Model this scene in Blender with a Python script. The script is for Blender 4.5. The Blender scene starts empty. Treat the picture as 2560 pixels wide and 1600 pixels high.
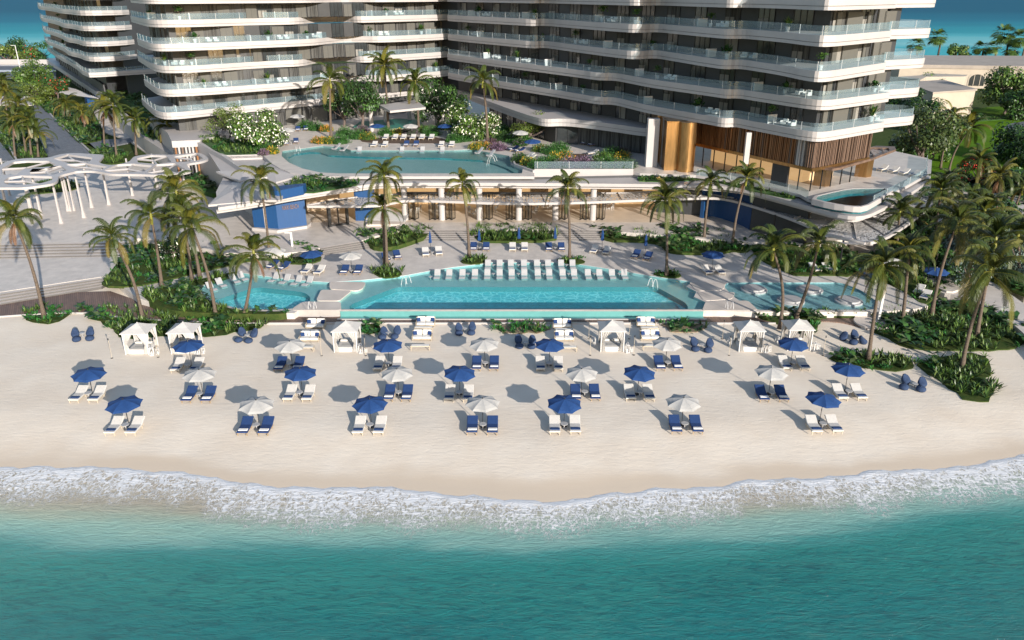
import bpy, math, random
from mathutils import Vector, Matrix
from mathutils.geometry import tessellate_polygon
R = random.Random(7)
S = bpy.context.scene
COL = S.collection
rad = math.radians
# ------------------------------------------------------------------ camera model
H, F, PIT = 30.0, 1984.0, math.atan(820 / 4800.0 * 2.42)
PIT = rad(22.46)
SN, CS = math.sin(PIT), math.cos(PIT)

def P(x, y, z=0.0):
    """photo pixel -> point on the horizontal plane at height z"""
    u, v = (x - 1280) / F, (800 - y) / F
    t = (z - H) / (-SN + v * CS)
    return Vector((u * t, (CS + v * SN) * t, z))

def PY(x, y, Y):
    """photo pixel -> point at distance Y"""
    u, v = (x - 1280) / F, (800 - y) / F
    t = Y / (CS + v * SN)
    return Vector((u * t, Y, H + (-SN + v * CS) * t))

def PL(pts, z):
    return [P(a, b, z).xy for a, b in pts]

def crop(x0, y0, k):
    return lambda a, b: (x0 + a / k, y0 + b / k)
r0, r1, r2, r3 = (crop(640 * i, 760, 3.78) for i in range(4))
q5, q6, q7, q8 = (crop(640 * i, 400, 3.78) for i in range(4))
t1, t2, t3, t4 = (crop(640 * i, 0, 3.78) for i in range(4))
e4 = crop(480, 260, 5.04)
e5 = crop(1600, 280, 3.78)
e6 = crop(1180, 300, 5.04)

# ------------------------------------------------------------------ materials
MATS = {}
def nodes_of(name):
    m = bpy.data.materials.new(name); m.use_nodes = True
    nt = m.node_tree; b = nt.nodes['Principled BSDF']
    MATS[name] = m
    return m, nt, b

def N(nt, typ, **kw):
    n = nt.nodes.new(typ)
    for k, v in kw.items():
        if k.startswith('i_'):
            key = k[2:]
            n.inputs[int(key) if key.isdigit() else key].default_value = v
        else:
            setattr(n, k, v)
    return n

def mat(name, col, rough=0.6, var=0.12, scale=3.0, bump=0.0, bscale=40.0, metal=0.0, spec=0.5, attr=False, col2=None, detail=6, stretch=None):
    m, nt, b = nodes_of(name)
    L = nt.links.new
    tc = N(nt, 'ShaderNodeTexCoord')
    src = tc.outputs['Object']
    if stretch:
        mp = N(nt, 'ShaderNodeMapping'); mp.inputs['Scale'].default_value = stretch
        L(src, mp.inputs['Vector']); src = mp.outputs['Vector']
    nz = N(nt, 'ShaderNodeTexNoise', i_Scale=scale, i_Detail=detail, i_Roughness=0.6)
    L(src, nz.inputs['Vector'])
    mr = N(nt, 'ShaderNodeMapRange'); mr.inputs['From Min'].default_value = .3; mr.inputs['From Max'].default_value = .7
    L(nz.outputs['Fac'], mr.inputs['Value'])
    mx = N(nt, 'ShaderNodeMix', data_type='RGBA')
    c2 = col2 if col2 else [c * (1 - var * 2) for c in col]
    mx.inputs['A'].default_value = (*c2, 1); mx.inputs['B'].default_value = (*[min(1, c * (1 + var * .5)) for c in col], 1)
    L(mr.outputs['Result'], mx.inputs['Factor'])
    out = mx.outputs['Result']
    if attr:
        at = N(nt, 'ShaderNodeAttribute', attribute_name='Col')
        mm = N(nt, 'ShaderNodeMix', data_type='RGBA', blend_type='MULTIPLY'); mm.inputs['Factor'].default_value = 1
        L(out, mm.inputs['A']); L(at.outputs['Color'], mm.inputs['B']); out = mm.outputs['Result']
    L(out, b.inputs['Base Color'])
    b.inputs['Roughness'].default_value = rough
    b.inputs['Metallic'].default_value = metal
    b.inputs['Specular IOR Level'].default_value = spec
    if bump:
        n2 = N(nt, 'ShaderNodeTexNoise', i_Scale=bscale, i_Detail=5)
        L(src, n2.inputs['Vector'])
        bp = N(nt, 'ShaderNodeBump'); bp.inputs['Strength'].default_value = bump; bp.inputs['Distance'].default_value = .05
        L(n2.outputs['Fac'], bp.inputs['Height']); L(bp.outputs['Normal'], b.inputs['Normal'])
    return m

def tile_mat(name, c1, c2, cm, scale, ratio=1.0, rot=0.0, mortar=.012, bump=.3, rough=.6, noise=.5):
    """brick / plank / paver pattern on horizontal ground, world metres"""
    m, nt, b = nodes_of(name); L = nt.links.new
    tc = N(nt, 'ShaderNodeTexCoord'); mp = N(nt, 'ShaderNodeMapping'); mp.inputs['Rotation'].default_value[2] = rot
    L(tc.outputs['Object'], mp.inputs['Vector'])
    br = N(nt, 'ShaderNodeTexBrick', i_Scale=1.0)
    br.inputs['Color1'].default_value = (*c1, 1); br.inputs['Color2'].default_value = (*c2, 1); br.inputs['Mortar'].default_value = (*cm, 1)
    br.inputs['Mortar Size'].default_value = mortar; br.inputs['Brick Width'].default_value = scale * ratio; br.inputs['Row Height'].default_value = scale
    br.inputs['Bias'].default_value = 0
    L(mp.outputs['Vector'], br.inputs['Vector'])
    nz = N(nt, 'ShaderNodeTexNoise', i_Scale=.9, i_Detail=8, i_Roughness=.65); L(tc.outputs['Object'], nz.inputs['Vector'])
    mr = N(nt, 'ShaderNodeMapRange'); mr.inputs['From Min'].default_value = .3; mr.inputs['From Max'].default_value = .7
    mr.inputs['To Min'].default_value = 1 - noise * .4; mr.inputs['To Max'].default_value = 1 + noise * .12
    L(nz.outputs['Fac'], mr.inputs['Value'])
    mm = N(nt, 'ShaderNodeVectorMath', operation='SCALE'); L(br.outputs['Color'], mm.inputs[0]); L(mr.outputs['Result'], mm.inputs['Scale'])
    L(mm.outputs['Vector'], b.inputs['Base Color'])
    b.inputs['Roughness'].default_value = rough
    bp = N(nt, 'ShaderNodeBump'); bp.inputs['Strength'].default_value = bump; bp.inputs['Distance'].default_value = .01; bp.invert = True
    L(br.outputs['Fac'], bp.inputs['Height']); L(bp.outputs['Normal'], b.inputs['Normal'])
    return m

def glass_mat(name, tint, fac=.35, rough=.03, gcol=(1, 1, 1)):
    """thin clear sheet: part transparent, part mirror"""
    m, nt, b = nodes_of(name); L = nt.links.new
    out = nt.nodes['Material Output']; nt.nodes.remove(b)
    tr = N(nt, 'ShaderNodeBsdfTransparent'); tr.inputs['Color'].default_value = (*tint, 1)
    gl = N(nt, 'ShaderNodeBsdfGlossy'); gl.inputs['Roughness'].default_value = rough; gl.inputs['Color'].default_value = (*gcol, 1)
    lw = N(nt, 'ShaderNodeLayerWeight'); lw.inputs['Blend'].default_value = .5
    pw = N(nt, 'ShaderNodeMath', operation='POWER'); pw.inputs[1].default_value = 4; L(lw.outputs['Facing'], pw.inputs[0])
    ad = N(nt, 'ShaderNodeMath', operation='MULTIPLY_ADD'); ad.inputs[1].default_value = .6; ad.inputs[2].default_value = fac * .35; L(pw.outputs[0], ad.inputs[0])
    mx = N(nt, 'ShaderNodeMixShader'); L(ad.outputs[0], mx.inputs[0]); L(tr.outputs[0], mx.inputs[1]); L(gl.outputs[0], mx.inputs[2])
    L(mx.outputs[0], out.inputs['Surface'])
    return m

def water_mat(name, tint, ripple=.25, rscale=2.2, refl=.12, sx=1.0):
    m, nt, b = nodes_of(name); L = nt.links.new
    out = nt.nodes['Material Output']; nt.nodes.remove(b)
    tc = N(nt, 'ShaderNodeTexCoord'); mp = N(nt, 'ShaderNodeMapping'); mp.inputs['Scale'].default_value = (sx, 1, 1); L(tc.outputs['Object'], mp.inputs['Vector'])
    nz = N(nt, 'ShaderNodeTexNoise', i_Scale=rscale, i_Detail=6, i_Roughness=.6, i_Distortion=.6); L(mp.outputs['Vector'], nz.inputs['Vector'])
    bp = N(nt, 'ShaderNodeBump'); bp.inputs['Strength'].default_value = ripple; bp.inputs['Distance'].default_value = .12; L(nz.outputs['Fac'], bp.inputs['Height'])
    tr = N(nt, 'ShaderNodeBsdfTransparent'); tr.inputs['Color'].default_value = (*tint, 1)
    gl = N(nt, 'ShaderNodeBsdfGlossy'); gl.inputs['Roughness'].default_value = .04; L(bp.outputs['Normal'], gl.inputs['Normal'])
    fr = N(nt, 'ShaderNodeLayerWeight'); fr.inputs['Blend'].default_value = .5; L(bp.outputs['Normal'], fr.inputs['Normal'])
    pw = N(nt, 'ShaderNodeMath', operation='POWER'); pw.inputs[1].default_value = 5; L(fr.outputs['Facing'], pw.inputs[0])
    ad = N(nt, 'ShaderNodeMath', operation='MULTIPLY_ADD'); ad.inputs[1].default_value = .42; ad.inputs[2].default_value = refl; L(pw.outputs[0], ad.inputs[0])
    mx = N(nt, 'ShaderNodeMixShader'); L(ad.outputs[0], mx.inputs[0]); L(tr.outputs[0], mx.inputs[1]); L(gl.outputs[0], mx.inputs[2])
    L(mx.outputs[0], out.inputs['Surface'])
    return m

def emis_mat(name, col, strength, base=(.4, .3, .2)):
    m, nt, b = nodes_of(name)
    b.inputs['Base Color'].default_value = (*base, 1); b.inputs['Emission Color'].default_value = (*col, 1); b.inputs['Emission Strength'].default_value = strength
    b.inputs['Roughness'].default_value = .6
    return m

mat('stone', (.57, .50, .44), .55, .10, .35, .08, 12, detail=9)
tile_mat('terrace_paving', (.59, .53, .475), (.555, .50, .45), (.44, .40, .36), 1.2, 2.0, 0, .006, .15, .5)
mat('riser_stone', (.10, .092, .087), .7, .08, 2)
mat('white_render', (.415, .385, .37), .5, .04, .5)
mat('white_paint', (.58, .565, .55), .4, .03, 2)
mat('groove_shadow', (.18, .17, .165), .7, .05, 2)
mat('beige_wall', (.2, .18, .15), .6, .05, .6)
mat('screen_beige', (.092, .088, .076), .7, .04, 1)
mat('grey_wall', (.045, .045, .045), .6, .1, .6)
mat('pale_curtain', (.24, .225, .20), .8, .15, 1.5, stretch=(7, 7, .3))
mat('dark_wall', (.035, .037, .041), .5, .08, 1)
mat('black_metal', (.015, .015, .016), .35, .1, 3)
mat('window_glass', (.045, .05, .052), .13, .3, .25, spec=.8)
mat('curtain_glass', (.10, .098, .092), .6, .35, .7, stretch=(6, 6, .4), spec=.08)
mat('blue_panel', (.006, .055, .17), .55, .08, 2, .3, 3, stretch=(9, 9, .15))
mat('bronze_letters', (.20, .13, .11), .4, .1, 3)
mat('blue_fabric', (.007, .034, .125), .9, .10, 4, .15, 60)
mat('towel_blue', (.010, .038, .125), .95, .12, 6, .2, 90)
mat('white_fabric', (.49, .47, .445), .9, .05, 5, .1, 60)
mat('towel_white', (.70, .68, .66), .95, .05, 6, .2, 90)
mat('grey_canvas', (.38, .37, .355), .9, .06, 3, .1, 50)
mat('blue_canvas', (.005, .042, .155), .85, .08, 3, .1, 50)
mat('beanbag_blue', (.022, .045, .105), .9, .18, 5, .3, 25)
mat('teak', (.36, .25, .14), .6, .15, 4, .1, 20, stretch=(1, 8, 1))
mat('pale_wood', (.50, .42, .31), .65, .12, 4, .1, 20, stretch=(8, 1, 1))
mat('shell_white', (.36, .352, .35), .35, .03, 2)
mat('bronze', (.50, .29, .12), .28, .15, 1.2, metal=.9, stretch=(4, 4, .5))
mat('copper_slat', (.30, .14, .06), .4, .3, .8, metal=.4, stretch=(2, 2, .2))
mat('brown_slat', (.16, .10, .07), .5, .25, .8, stretch=(2, 2, .2))
mat('sofa_wood', (.42, .35, .26), .65, .12, 4)
mat('sofa_cushion', (.66, .63, .58), .9, .04, 4, .1, 40)
mat('trunk_bark', (.13, .095, .068), .85, .3, 4, .5, 14, stretch=(1, 1, 6))
mat('tree_bark', (.16, .12, .10), .85, .3, 5, .5, 14)
mat('leaf', (1, 1, 1), .42, .12, .6, attr=True, spec=.35)
mat('palm_leaf', (1, 1, 1), .45, .12, 1.2, attr=True, spec=.32)
mat('petal', (1, 1, 1), .7, .03, 1, attr=True)
mat('lawn', (.035, .10, .010), 1, .3, .8, .3, 30, detail=10)
mat('golf_lawn', (.085, .175, .006), 1, .2, .12, .2, 20, detail=10, spec=.08)
mat('soil', (.055, .065, .018), 1, .5, 1.6, .5, 14, col2=(.02, .05, .01), detail=10, spec=.1)
mat('sandy_soil', (.26, .2, .13), .95, .2, 1.6, .4, 14)
mat('upper_shelf', (.30, .29, .28), .4, .06, 1.5)
mat('pool_shelf', (.44, .47, .46), .4, .06, 1.5)
mat('pool_step', (.07, .20, .22), .4, .05, 2)
mat('beige_building', (.42, .355, .28), .7, .06, .3)
mat('building_roof', (.33, .28, .235), .8, .1, .3)
mat('asphalt', (.10, .11, .13), .8, .12, .5)
tile_mat('paver_grey', (.17, .18, .20), (.13, .14, .16), (.07, .07, .08), .35, 2.6, rad(52), .03, .4, .7)
tile_mat('deck_wood', (.20, .125, .09), (.135, .085, .065), (.04, .025, .02), .16, 22, rad(90), .012, .5, .65)
tile_mat('deck_wood_slant', (.215, .14, .105), (.15, .10, .08), (.06, .04, .03), .19, 24, rad(62), .014, .5, .65)
tile_mat('terrace_dark_deck', (.12, .075, .05), (.09, .055, .04), (.03, .02, .015), .18, 20, 0, .012, .5, .6)
tile_mat('mosaic_deep', (.16, .62, .66), (.12, .55, .62), (.25, .70, .72), .35, 1.0, .3, .02, .1, .3)
tile_mat('mosaic_upper', (.022, .16, .18), (.018, .13, .16), (.05, .22, .24), .5, 1.0, .3, .02, .1, .3)
mat('overflow_tile', (.12, .31, .295), .25, .04, 2)
mat('kid_pool_floor', (.30, .44, .46), .4, .22, 2.4, detail=10)
glass_mat('rail_glass', (.74, .86, .90), .25, .25, (.5, .6, .65))
def film(name, col, f):
    m = MATS[name]; nt = m.node_tree; out = nt.nodes['Material Output']; src = out.inputs['Surface'].links[0].from_socket
    df = N(nt, 'ShaderNodeBsdfDiffuse'); df.inputs['Color'].default_value = (*col, 1); mx = N(nt, 'ShaderNodeMixShader'); mx.inputs[0].default_value = f
    nt.links.new(src, mx.inputs[1]); nt.links.new(df.outputs[0], mx.inputs[2]); nt.links.new(mx.outputs[0], out.inputs['Surface'])
film('rail_glass', (.45, .58, .64), .16)
glass_mat('pool_glass', (.55, .86, .90), .3, .02)
glass_mat('shop_glass', (.9, .9, .88), .12, .02)
water_mat('pool_water', (.62, .92, .94), .35, 2.6, .04)
water_mat('upper_water', (.62, .9, .92), .3, 1.6, .02)
mat('painted_floor_shade', (.05, .22, .30), .35, .2, 2)  # shade along the pool's front wall, put in as colour
water_mat('shelf_water', (.80, .95, .96), .25, 3.0, .03)
emis_mat('wall_glow', (1, .62, .28), .35, (.55, .40, .25))  # wall emission standing in for the interior lights
mat('interior_wall', (.62, .47, .32), .6, .06, .5)
mat('interior_floor', (.60, .50, .40), .4, .08, .6)
emis_mat('lamp_glow', (1, .7, .4), 5)

def perforated(name, col, scale=5.0, thr=.40, z=1.0):
    m, nt, b = nodes_of(name); L = nt.links.new
    out = nt.nodes['Material Output']
    b.inputs['Base Color'].default_value = (*col, 1); b.inputs['Roughness'].default_value = .5
    tc = N(nt, 'ShaderNodeTexCoord'); vo = N(nt, 'ShaderNodeTexVoronoi', i_Scale=scale); L(tc.outputs['Object'], vo.inputs['Vector'])
    gt = N(nt, 'ShaderNodeMath', operation='GREATER_THAN'); gt.inputs[1].default_value = thr; L(vo.outputs['Distance'], gt.inputs[0])
    tr = N(nt, 'ShaderNodeBsdfTransparent'); mx = N(nt, 'ShaderNodeMixShader')
    L(gt.outputs[0], mx.inputs[0]); L(tr.outputs[0], mx.inputs[1]); L(b.outputs[0], mx.inputs[2]); L(mx.outputs[0], out.inputs['Surface'])
    return m
def caustic_web(name):  # paints a web of refracted light into the tile colour
    m = MATS[name]; nt = m.node_tree; L = nt.links.new; b = nt.nodes['Principled BSDF']; src = b.inputs['Base Color'].links[0].from_socket
    tc = N(nt, 'ShaderNodeTexCoord'); nz = N(nt, 'ShaderNodeTexNoise', i_Scale=.9, i_Detail=4); L(tc.outputs['Object'], nz.inputs['Vector'])
    va = N(nt, 'ShaderNodeVectorMath', operation='MULTIPLY_ADD'); va.inputs[1].default_value = (1.5, 1.5, 0); L(nz.outputs['Color'], va.inputs[0]); L(tc.outputs['Object'], va.inputs[2])
    vo = N(nt, 'ShaderNodeTexVoronoi', feature='DISTANCE_TO_EDGE', i_Scale=1.35); L(va.outputs[0], vo.inputs['Vector'])
    mr = N(nt, 'ShaderNodeMapRange', interpolation_type='SMOOTHSTEP'); mr.inputs['From Max'].default_value = .12; mr.inputs['To Min'].default_value = .85; mr.inputs['To Max'].default_value = 0; L(vo.outputs['Distance'], mr.inputs['Value'])
    mx = N(nt, 'ShaderNodeMix', data_type='RGBA'); mx.inputs['B'].default_value = (.62, .90, .90, 1); L(mr.outputs['Result'], mx.inputs['Factor']); L(src, mx.inputs['A']); L(mx.outputs['Result'], b.inputs['Base Color'])
caustic_web('mosaic_deep')
perforated('lattice_white', (.50, .48, .46), 4.2, .42)
perforated('lattice_brown', (.22, .15, .11), 4.0, .36)

# ------------------------------------------------------------------ mesh builder
KIDS = {}
class MB:
    def __init__(s):
        s.v, s.f, s.m, s.c, s.col = [], [], [], [], None
    def add(s, vs, fs, m=0, col=None):
        o = len(s.v); s.v.extend(tuple(v) for v in vs)
        for f in fs:
            s.f.append(tuple(i + o for i in f)); s.m.append(m)
        c = col or s.col
        if c is not None:
            s.c.extend([c] * len(vs))
        elif s.c:
            s.c.extend([(1, 1, 1)] * len(vs))
        return s
    def box(s, x0, y0, z0, x1, y1, z1, m=0, M=None):
        vs = [Vector(p) for p in ((x0, y0, z0), (x1, y0, z0), (x1, y1, z0), (x0, y1, z0), (x0, y0, z1), (x1, y0, z1), (x1, y1, z1), (x0, y1, z1))]
        if M: vs = [M @ v for v in vs]
        return s.add(vs, [(0, 3, 2, 1), (4, 5, 6, 7), (0, 1, 5, 4), (1, 2, 6, 5), (2, 3, 7, 6), (3, 0, 4, 7)], m)
    def rbox(s, x0, y0, z0, x1, y1, z1, r=.03, m=0, M=None):
        """box with rounded vertical and top edges"""
        n = 3; rings = []
        for (ins, z) in ((r * .5, z0), (0, z0 + r * .6), (0, z1 - r), (r * .3, z1 - r * .3), (r, z1)):
            ring = []
            for cx, cy, a0 in ((x1 - r, y1 - r, 0), (x0 + r, y1 - r, 90), (x0 + r, y0 + r, 180), (x1 - r, y0 + r, 270)):
                for k in range(n + 1):
                    a = rad(a0 + 90 * k / n); rr = r - ins * .9
                    ring.append(Vector((cx + rr * math.cos(a), cy + rr * math.sin(a), z)))
            rings.append(ring)
        vs = [v for rg in rings for v in rg]
        if M: vs = [M @ v for v in vs]
        k = len(rings[0]); fs = []
        for i in range(len(rings) - 1):
            for j in range(k): fs.append((i * k + j, i * k + (j + 1) % k, (i + 1) * k + (j + 1) % k, (i + 1) * k + j))
        fs.append(tuple(range(k))[::-1]); fs.append(tuple((len(rings) - 1) * k + j for j in range(k)))
        return s.add(vs, fs, m)
    def tube(s, pts, rr, n=8, m=0, col=None, cap=True):
        pts = [Vector(p) for p in pts]
        if not hasattr(rr, '__len__'): rr = [rr] * len(pts)
        vs, fs = [], []
        for i, p in enumerate(pts):
            d = (pts[min(i + 1, len(pts) - 1)] - pts[max(i - 1, 0)])
            d = d.normalized() if d.length > 1e-6 else Vector((0, 0, 1))
            a = d.cross(Vector((0, 1, 0))) if abs(d.y) < .9 else d.cross(Vector((1, 0, 0)))
            a.normalize(); b = d.cross(a)
            for k in range(n):
                t = 2 * math.pi * k / n; vs.append(p + (a * math.cos(t) + b * math.sin(t)) * rr[i])
        for i in range(len(pts) - 1):
            for k in range(n): fs.append((i * n + k, i * n + (k + 1) % n, (i + 1) * n + (k + 1) % n, (i + 1) * n + k))
        if cap: fs.append(tuple(range(n))[::-1]); fs.append(tuple((len(pts) - 1) * n + k for k in range(n)))
        return s.add(vs, fs, m, col)
    def lathe(s, prof, n=20, m=0, c=(0, 0, 0), M=None, sx=1, sy=1):
        vs, fs = [], []
        for (r, z) in prof:
            for k in range(n):
                t = 2 * math.pi * k / n; vs.append(Vector((c[0] + r * math.cos(t) * sx, c[1] + r * math.sin(t) * sy, c[2] + z)))
        if M: vs = [M @ v for v in vs]
        for i in range(len(prof) - 1):
            for k in range(n): fs.append((i * n + k, i * n + (k + 1) % n, (i + 1) * n + (k + 1) % n, (i + 1) * n + k))
        if prof[0][0] > .001: fs.append(tuple(range(n))[::-1])
        if prof[-1][0] > .001: fs.append(tuple((len(prof) - 1) * n + k for k in range(n)))
        return s.add(vs, fs, m)
    def prism(s, poly, z0, z1, m=0, holes=(), mside=None, bottom=False, zf=None, inner_sides=True):
        """poly: list of xy; top at z1, sides down to z0"""
        poly = [Vector(p).to_2d() if len(p) == 3 else Vector(p) for p in poly]
        ls = [poly] + [[Vector(p) for p in h] for h in holes]
        flat = [p for l in ls for p in l]
        tris = tessellate_polygon([[p.to_3d() for p in l] for l in ls])
        nf = len(flat); top = [(p.x, p.y, z1) for p in flat]; bot = [(p.x, p.y, z0) for p in flat]
        def up(t):
            a, b, c = (flat[i] for i in t)
            return t if (b - a).cross(c - a) > 0 else (t[0], t[2], t[1])
        s.add(top, [up(t) for t in tris], m)
        if bottom: s.add(bot, [up(t)[::-1] for t in tris], m)
        fs = []; o = 0
        for li, l in enumerate(ls):
            k = len(l)
            if li == 0 or inner_sides:
                area = sum(l[i].cross(l[(i + 1) % k]) for i in range(k))
                for i in range(k):
                    a, b = o + i, o + (i + 1) % k
                    f = (a, b, b + nf, a + nf)
                    fs.append(f if (area > 0) == (li == 0) else f[::-1])
            o += k
        s.add(bot + top, fs, m if mside is None else mside)
        return s
    def wallstrip(s, line, z0, z1, m=0, th=0.0):
        """vertical sheet (or thin wall) along a polyline"""
        line = [Vector(p) for p in line]
        if th:
            off = offset(line, th)
            return s.prism(line + off[::-1], z0, z1, m, bottom=True)
        vs = [(p.x, p.y, z0) for p in line] + [(p.x, p.y, z1) for p in line]; k = len(line)
        return s.add(vs, [(i, i + 1, i + 1 + k, i + k) for i in range(k - 1)], m)
    def blade(s, p, az, L, w, el, droop, col, m=0, seg=2):
        """one leaf: narrow base, wide middle, pointed tip"""
        d = Vector((math.cos(az), math.sin(az), 0)); side = Vector((-d.y, d.x, 0))
        ce, se = math.cos(el), math.sin(el)
        a = p + d * (L * .5 * ce) + Vector((0, 0, L * .5 * se))
        b = p + d * (L * ce) + Vector((0, 0, L * se - droop * L))
        o = len(s.v)
        s.v.extend((tuple(p - side * w * .2), tuple(p + side * w * .2), tuple(a + side * w * .5), tuple(a - side * w * .5), tuple(b)))
        s.f.extend(((o, o + 1, o + 2, o + 3), (o + 3, o + 2, o + 4))); s.m.extend((m, m)); s.c.extend([col] * 5)
    def build(s, name, mats, parent=None, loc=None, smooth=False, rot=0):
        me = bpy.data.meshes.new(name)
        me.from_pydata(s.v, [], s.f)
        for mm in (mats if isinstance(mats, (list, tuple)) else [mats]): me.materials.append(MATS[mm] if isinstance(mm, str) else mm)
        me.polygons.foreach_set('material_index', s.m)
        if smooth: me.polygons.foreach_set('use_smooth', [True] * len(s.f))
        if s.c and len(s.c) == len(s.v):
            ca = me.color_attributes.new('Col', 'FLOAT_COLOR', 'POINT')
            ca.data.foreach_set('color', [x for c in s.c for x in (c[0], c[1], c[2], 1)])
        me.update()
        o = bpy.data.objects.new(name, me); COL.objects.link(o)
        if parent:
            o.parent = parent; KIDS.setdefault(parent.name, []).append(o)
        if loc is not None: o.location = loc
        if rot: o.rotation_euler.z = rot
        return o

def offset(line, d):
    """mitred offset of an open polyline to its left"""
    line = [Vector(p).to_2d() if len(p) == 3 else Vector(p) for p in line]; out = []
    for i, p in enumerate(line):
        a = (p - line[i - 1]).normalized() if i else None
        b = (line[i + 1] - p).normalized() if i < len(line) - 1 else None
        if a is None: a = b
        if b is None: b = a
        na, nb = Vector((-a.y, a.x)), Vector((-b.y, b.x))
        n = (na + nb).normalized(); c = max(.35, n.dot(na))
        out.append(p + n * (d / c))
    return out

def smooth(line, it=2, closed=False):
    line = [Vector(p) for p in line]
    for _ in range(it):
        out = [] if closed else [line[0]]
        n = len(line)
        for i in range(n if closed else n - 1):
            a, b = line[i], line[(i + 1) % n]
            out += [a * .75 + b * .25, a * .25 + b * .75]
        if not closed: out.append(line[-1])
        line = out
    return line

def roundc(poly, r, n=4):
    poly = [Vector(p) for p in poly]; out = []; k = len(poly)
    for i, p in enumerate(poly):
        a, b = poly[i - 1], poly[(i + 1) % k]; ra = min(r, (a - p).length * .45); rb = min(r, (b - p).length * .45)
        p0 = p + (a - p).normalized() * ra; p1 = p + (b - p).normalized() * rb
        for j in range(n + 1):
            t = j / n; out.append(p0 * (1 - t) ** 2 + p * 2 * t * (1 - t) + p1 * t * t)
    return out

def tag(o, label=None, cat=None, group=None, kind=None):
    if label: o['label'] = label
    if cat: o['category'] = cat
    if group: o['group'] = group
    if kind: o['kind'] = kind
    return o

def empty(name, loc=(0, 0, 0), rz=0, label=None, cat=None, group=None):
    o = bpy.data.objects.new(name, None); COL.objects.link(o)
    o.location = loc; o.rotation_euler.z = rz; o.empty_display_size = .3
    return tag(o, label, cat, group)

def kids(o):
    return [c for c in KIDS.get(o.name, [])]
def copy_tree(o, parent=None):
    c = o.copy(); COL.objects.link(c); c.parent = parent
    for ch in kids(o): copy_tree(ch, c)
    return c
USED = set()
def place(proto, loc, rz=0, label=None, group=None, sc=None):
    if proto.name not in USED:
        USED.add(proto.name); o = proto
    else: o = copy_tree(proto)
    o.location = loc; o.rotation_euler.z = rz
    if sc: o.scale = (sc, sc, sc)
    if label: o['label'] = label
    if group: o['group'] = group
    return o

def struct(mb, name, mats, **kw):
    return tag(mb.build(name, mats, **kw), kind='structure')

ORD = ['first', 'second', 'third', 'fourth', 'fifth', 'sixth', 'seventh', 'eighth', 'ninth', 'tenth', 'eleventh', 'twelfth', 'thirteenth', 'fourteenth', 'fifteenth', 'sixteenth', 'seventeenth', 'eighteenth', 'nineteenth', 'twentieth']
ZB, ZD, ZT, ZR, ZU = .12, .75, 1.5, 6.9, 7.5      # boardwalk, pool deck, terrace, pavilion roof, upper terrace
# ================================================================== SETTING
SHORE = [(-400, 1150), (-200, 1160), (0, 1166), (60, 1166), (100, 1160), (130, 1168), (190, 1164), (300, 1166), (330, 1172), (400, 1176), (470, 1178), (520, 1190), (600, 1203), (700, 1215), (780, 1215), (860, 1217), (930, 1213), (1000, 1218), (1080, 1229), (1130, 1235), (1180, 1236), (1280, 1247), (1400, 1252), (1440, 1246), (1500, 1232), (1590, 1228), (1620, 1219), (1680, 1218), (1790, 1215), (1860, 1198), (1920, 1195), (2050, 1192), (2130, 1184), (2180, 1173), (2300, 1171), (2380, 1166), (2440, 1158), (2500, 1146), (2540, 1136), (2620, 1130), (2900, 1100)]
SW = [P(a, b, -.3) for a, b in SHORE]
DW = [P(a, b, -.3) for a, b in [(-400, 1330), (0, 1355), (500, 1372), (1280, 1376), (1700, 1358), (2100, 1330), (2400, 1285), (2900, 1230)]]
def interp(tab, x):
    if x <= tab[0].x: return tab[0].y
    for a, b in zip(tab, tab[1:]):
        if x <= b.x: return a.y + (b.y - a.y) * (x - a.x) / (b.x - a.x)
    return tab[-1].y
def wob(x, y): return .5 * math.sin(x * .31 + 1.3 * math.sin(y * .23)) + .3 * math.sin(y * .57 + x * .2) + .2 * math.sin(x * 1.1 - y * .8)

def grid(mb, xs, ys, zf, cf=None, m=0):
    o = len(mb.v); nx, ny = len(xs), len(ys)
    for y in ys:
        for x in xs:
            mb.v.append((x, y, zf(x, y)))
            if cf: mb.c.append(cf(x, y))
    for j in range(ny - 1):
        for i in range(nx - 1):
            a = o + j * nx + i; mb.f.append((a, a + 1, a + nx + 1, a + nx)); mb.m.append(m)
def frange(a, b, s):
    n = int(round((b - a) / s)); return [a + (b - a) * i / n for i in range(n + 1)]

def shoreY(x): return interp(SW, x) + .10 * math.sin(x * 2.1) + .07 * math.sin(x * 4.7 + 1)
def sand_z(x, y):
    d = y - shoreY(x)
    if d < 0: return -.38 + max(d, -40) * .07
    if y > 73.0 and -34 < x < 44: return -1.9
    t = min(1, d / 8); t = t * t * (3 - 2 * t)
    return -.38 + .38 * t + .03 * wob(x, y) * min(1, d / 6)
sb = MB()
grid(sb, frange(-150, 160, .8), frange(20, 78, .55) + frange(79, 112, 3), sand_z, lambda x, y: (max(0, min(1, 1 - (y - shoreY(x)) / (4.2 + 1.5 * wob(x * .5, 3)))), 0, 0))
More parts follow.
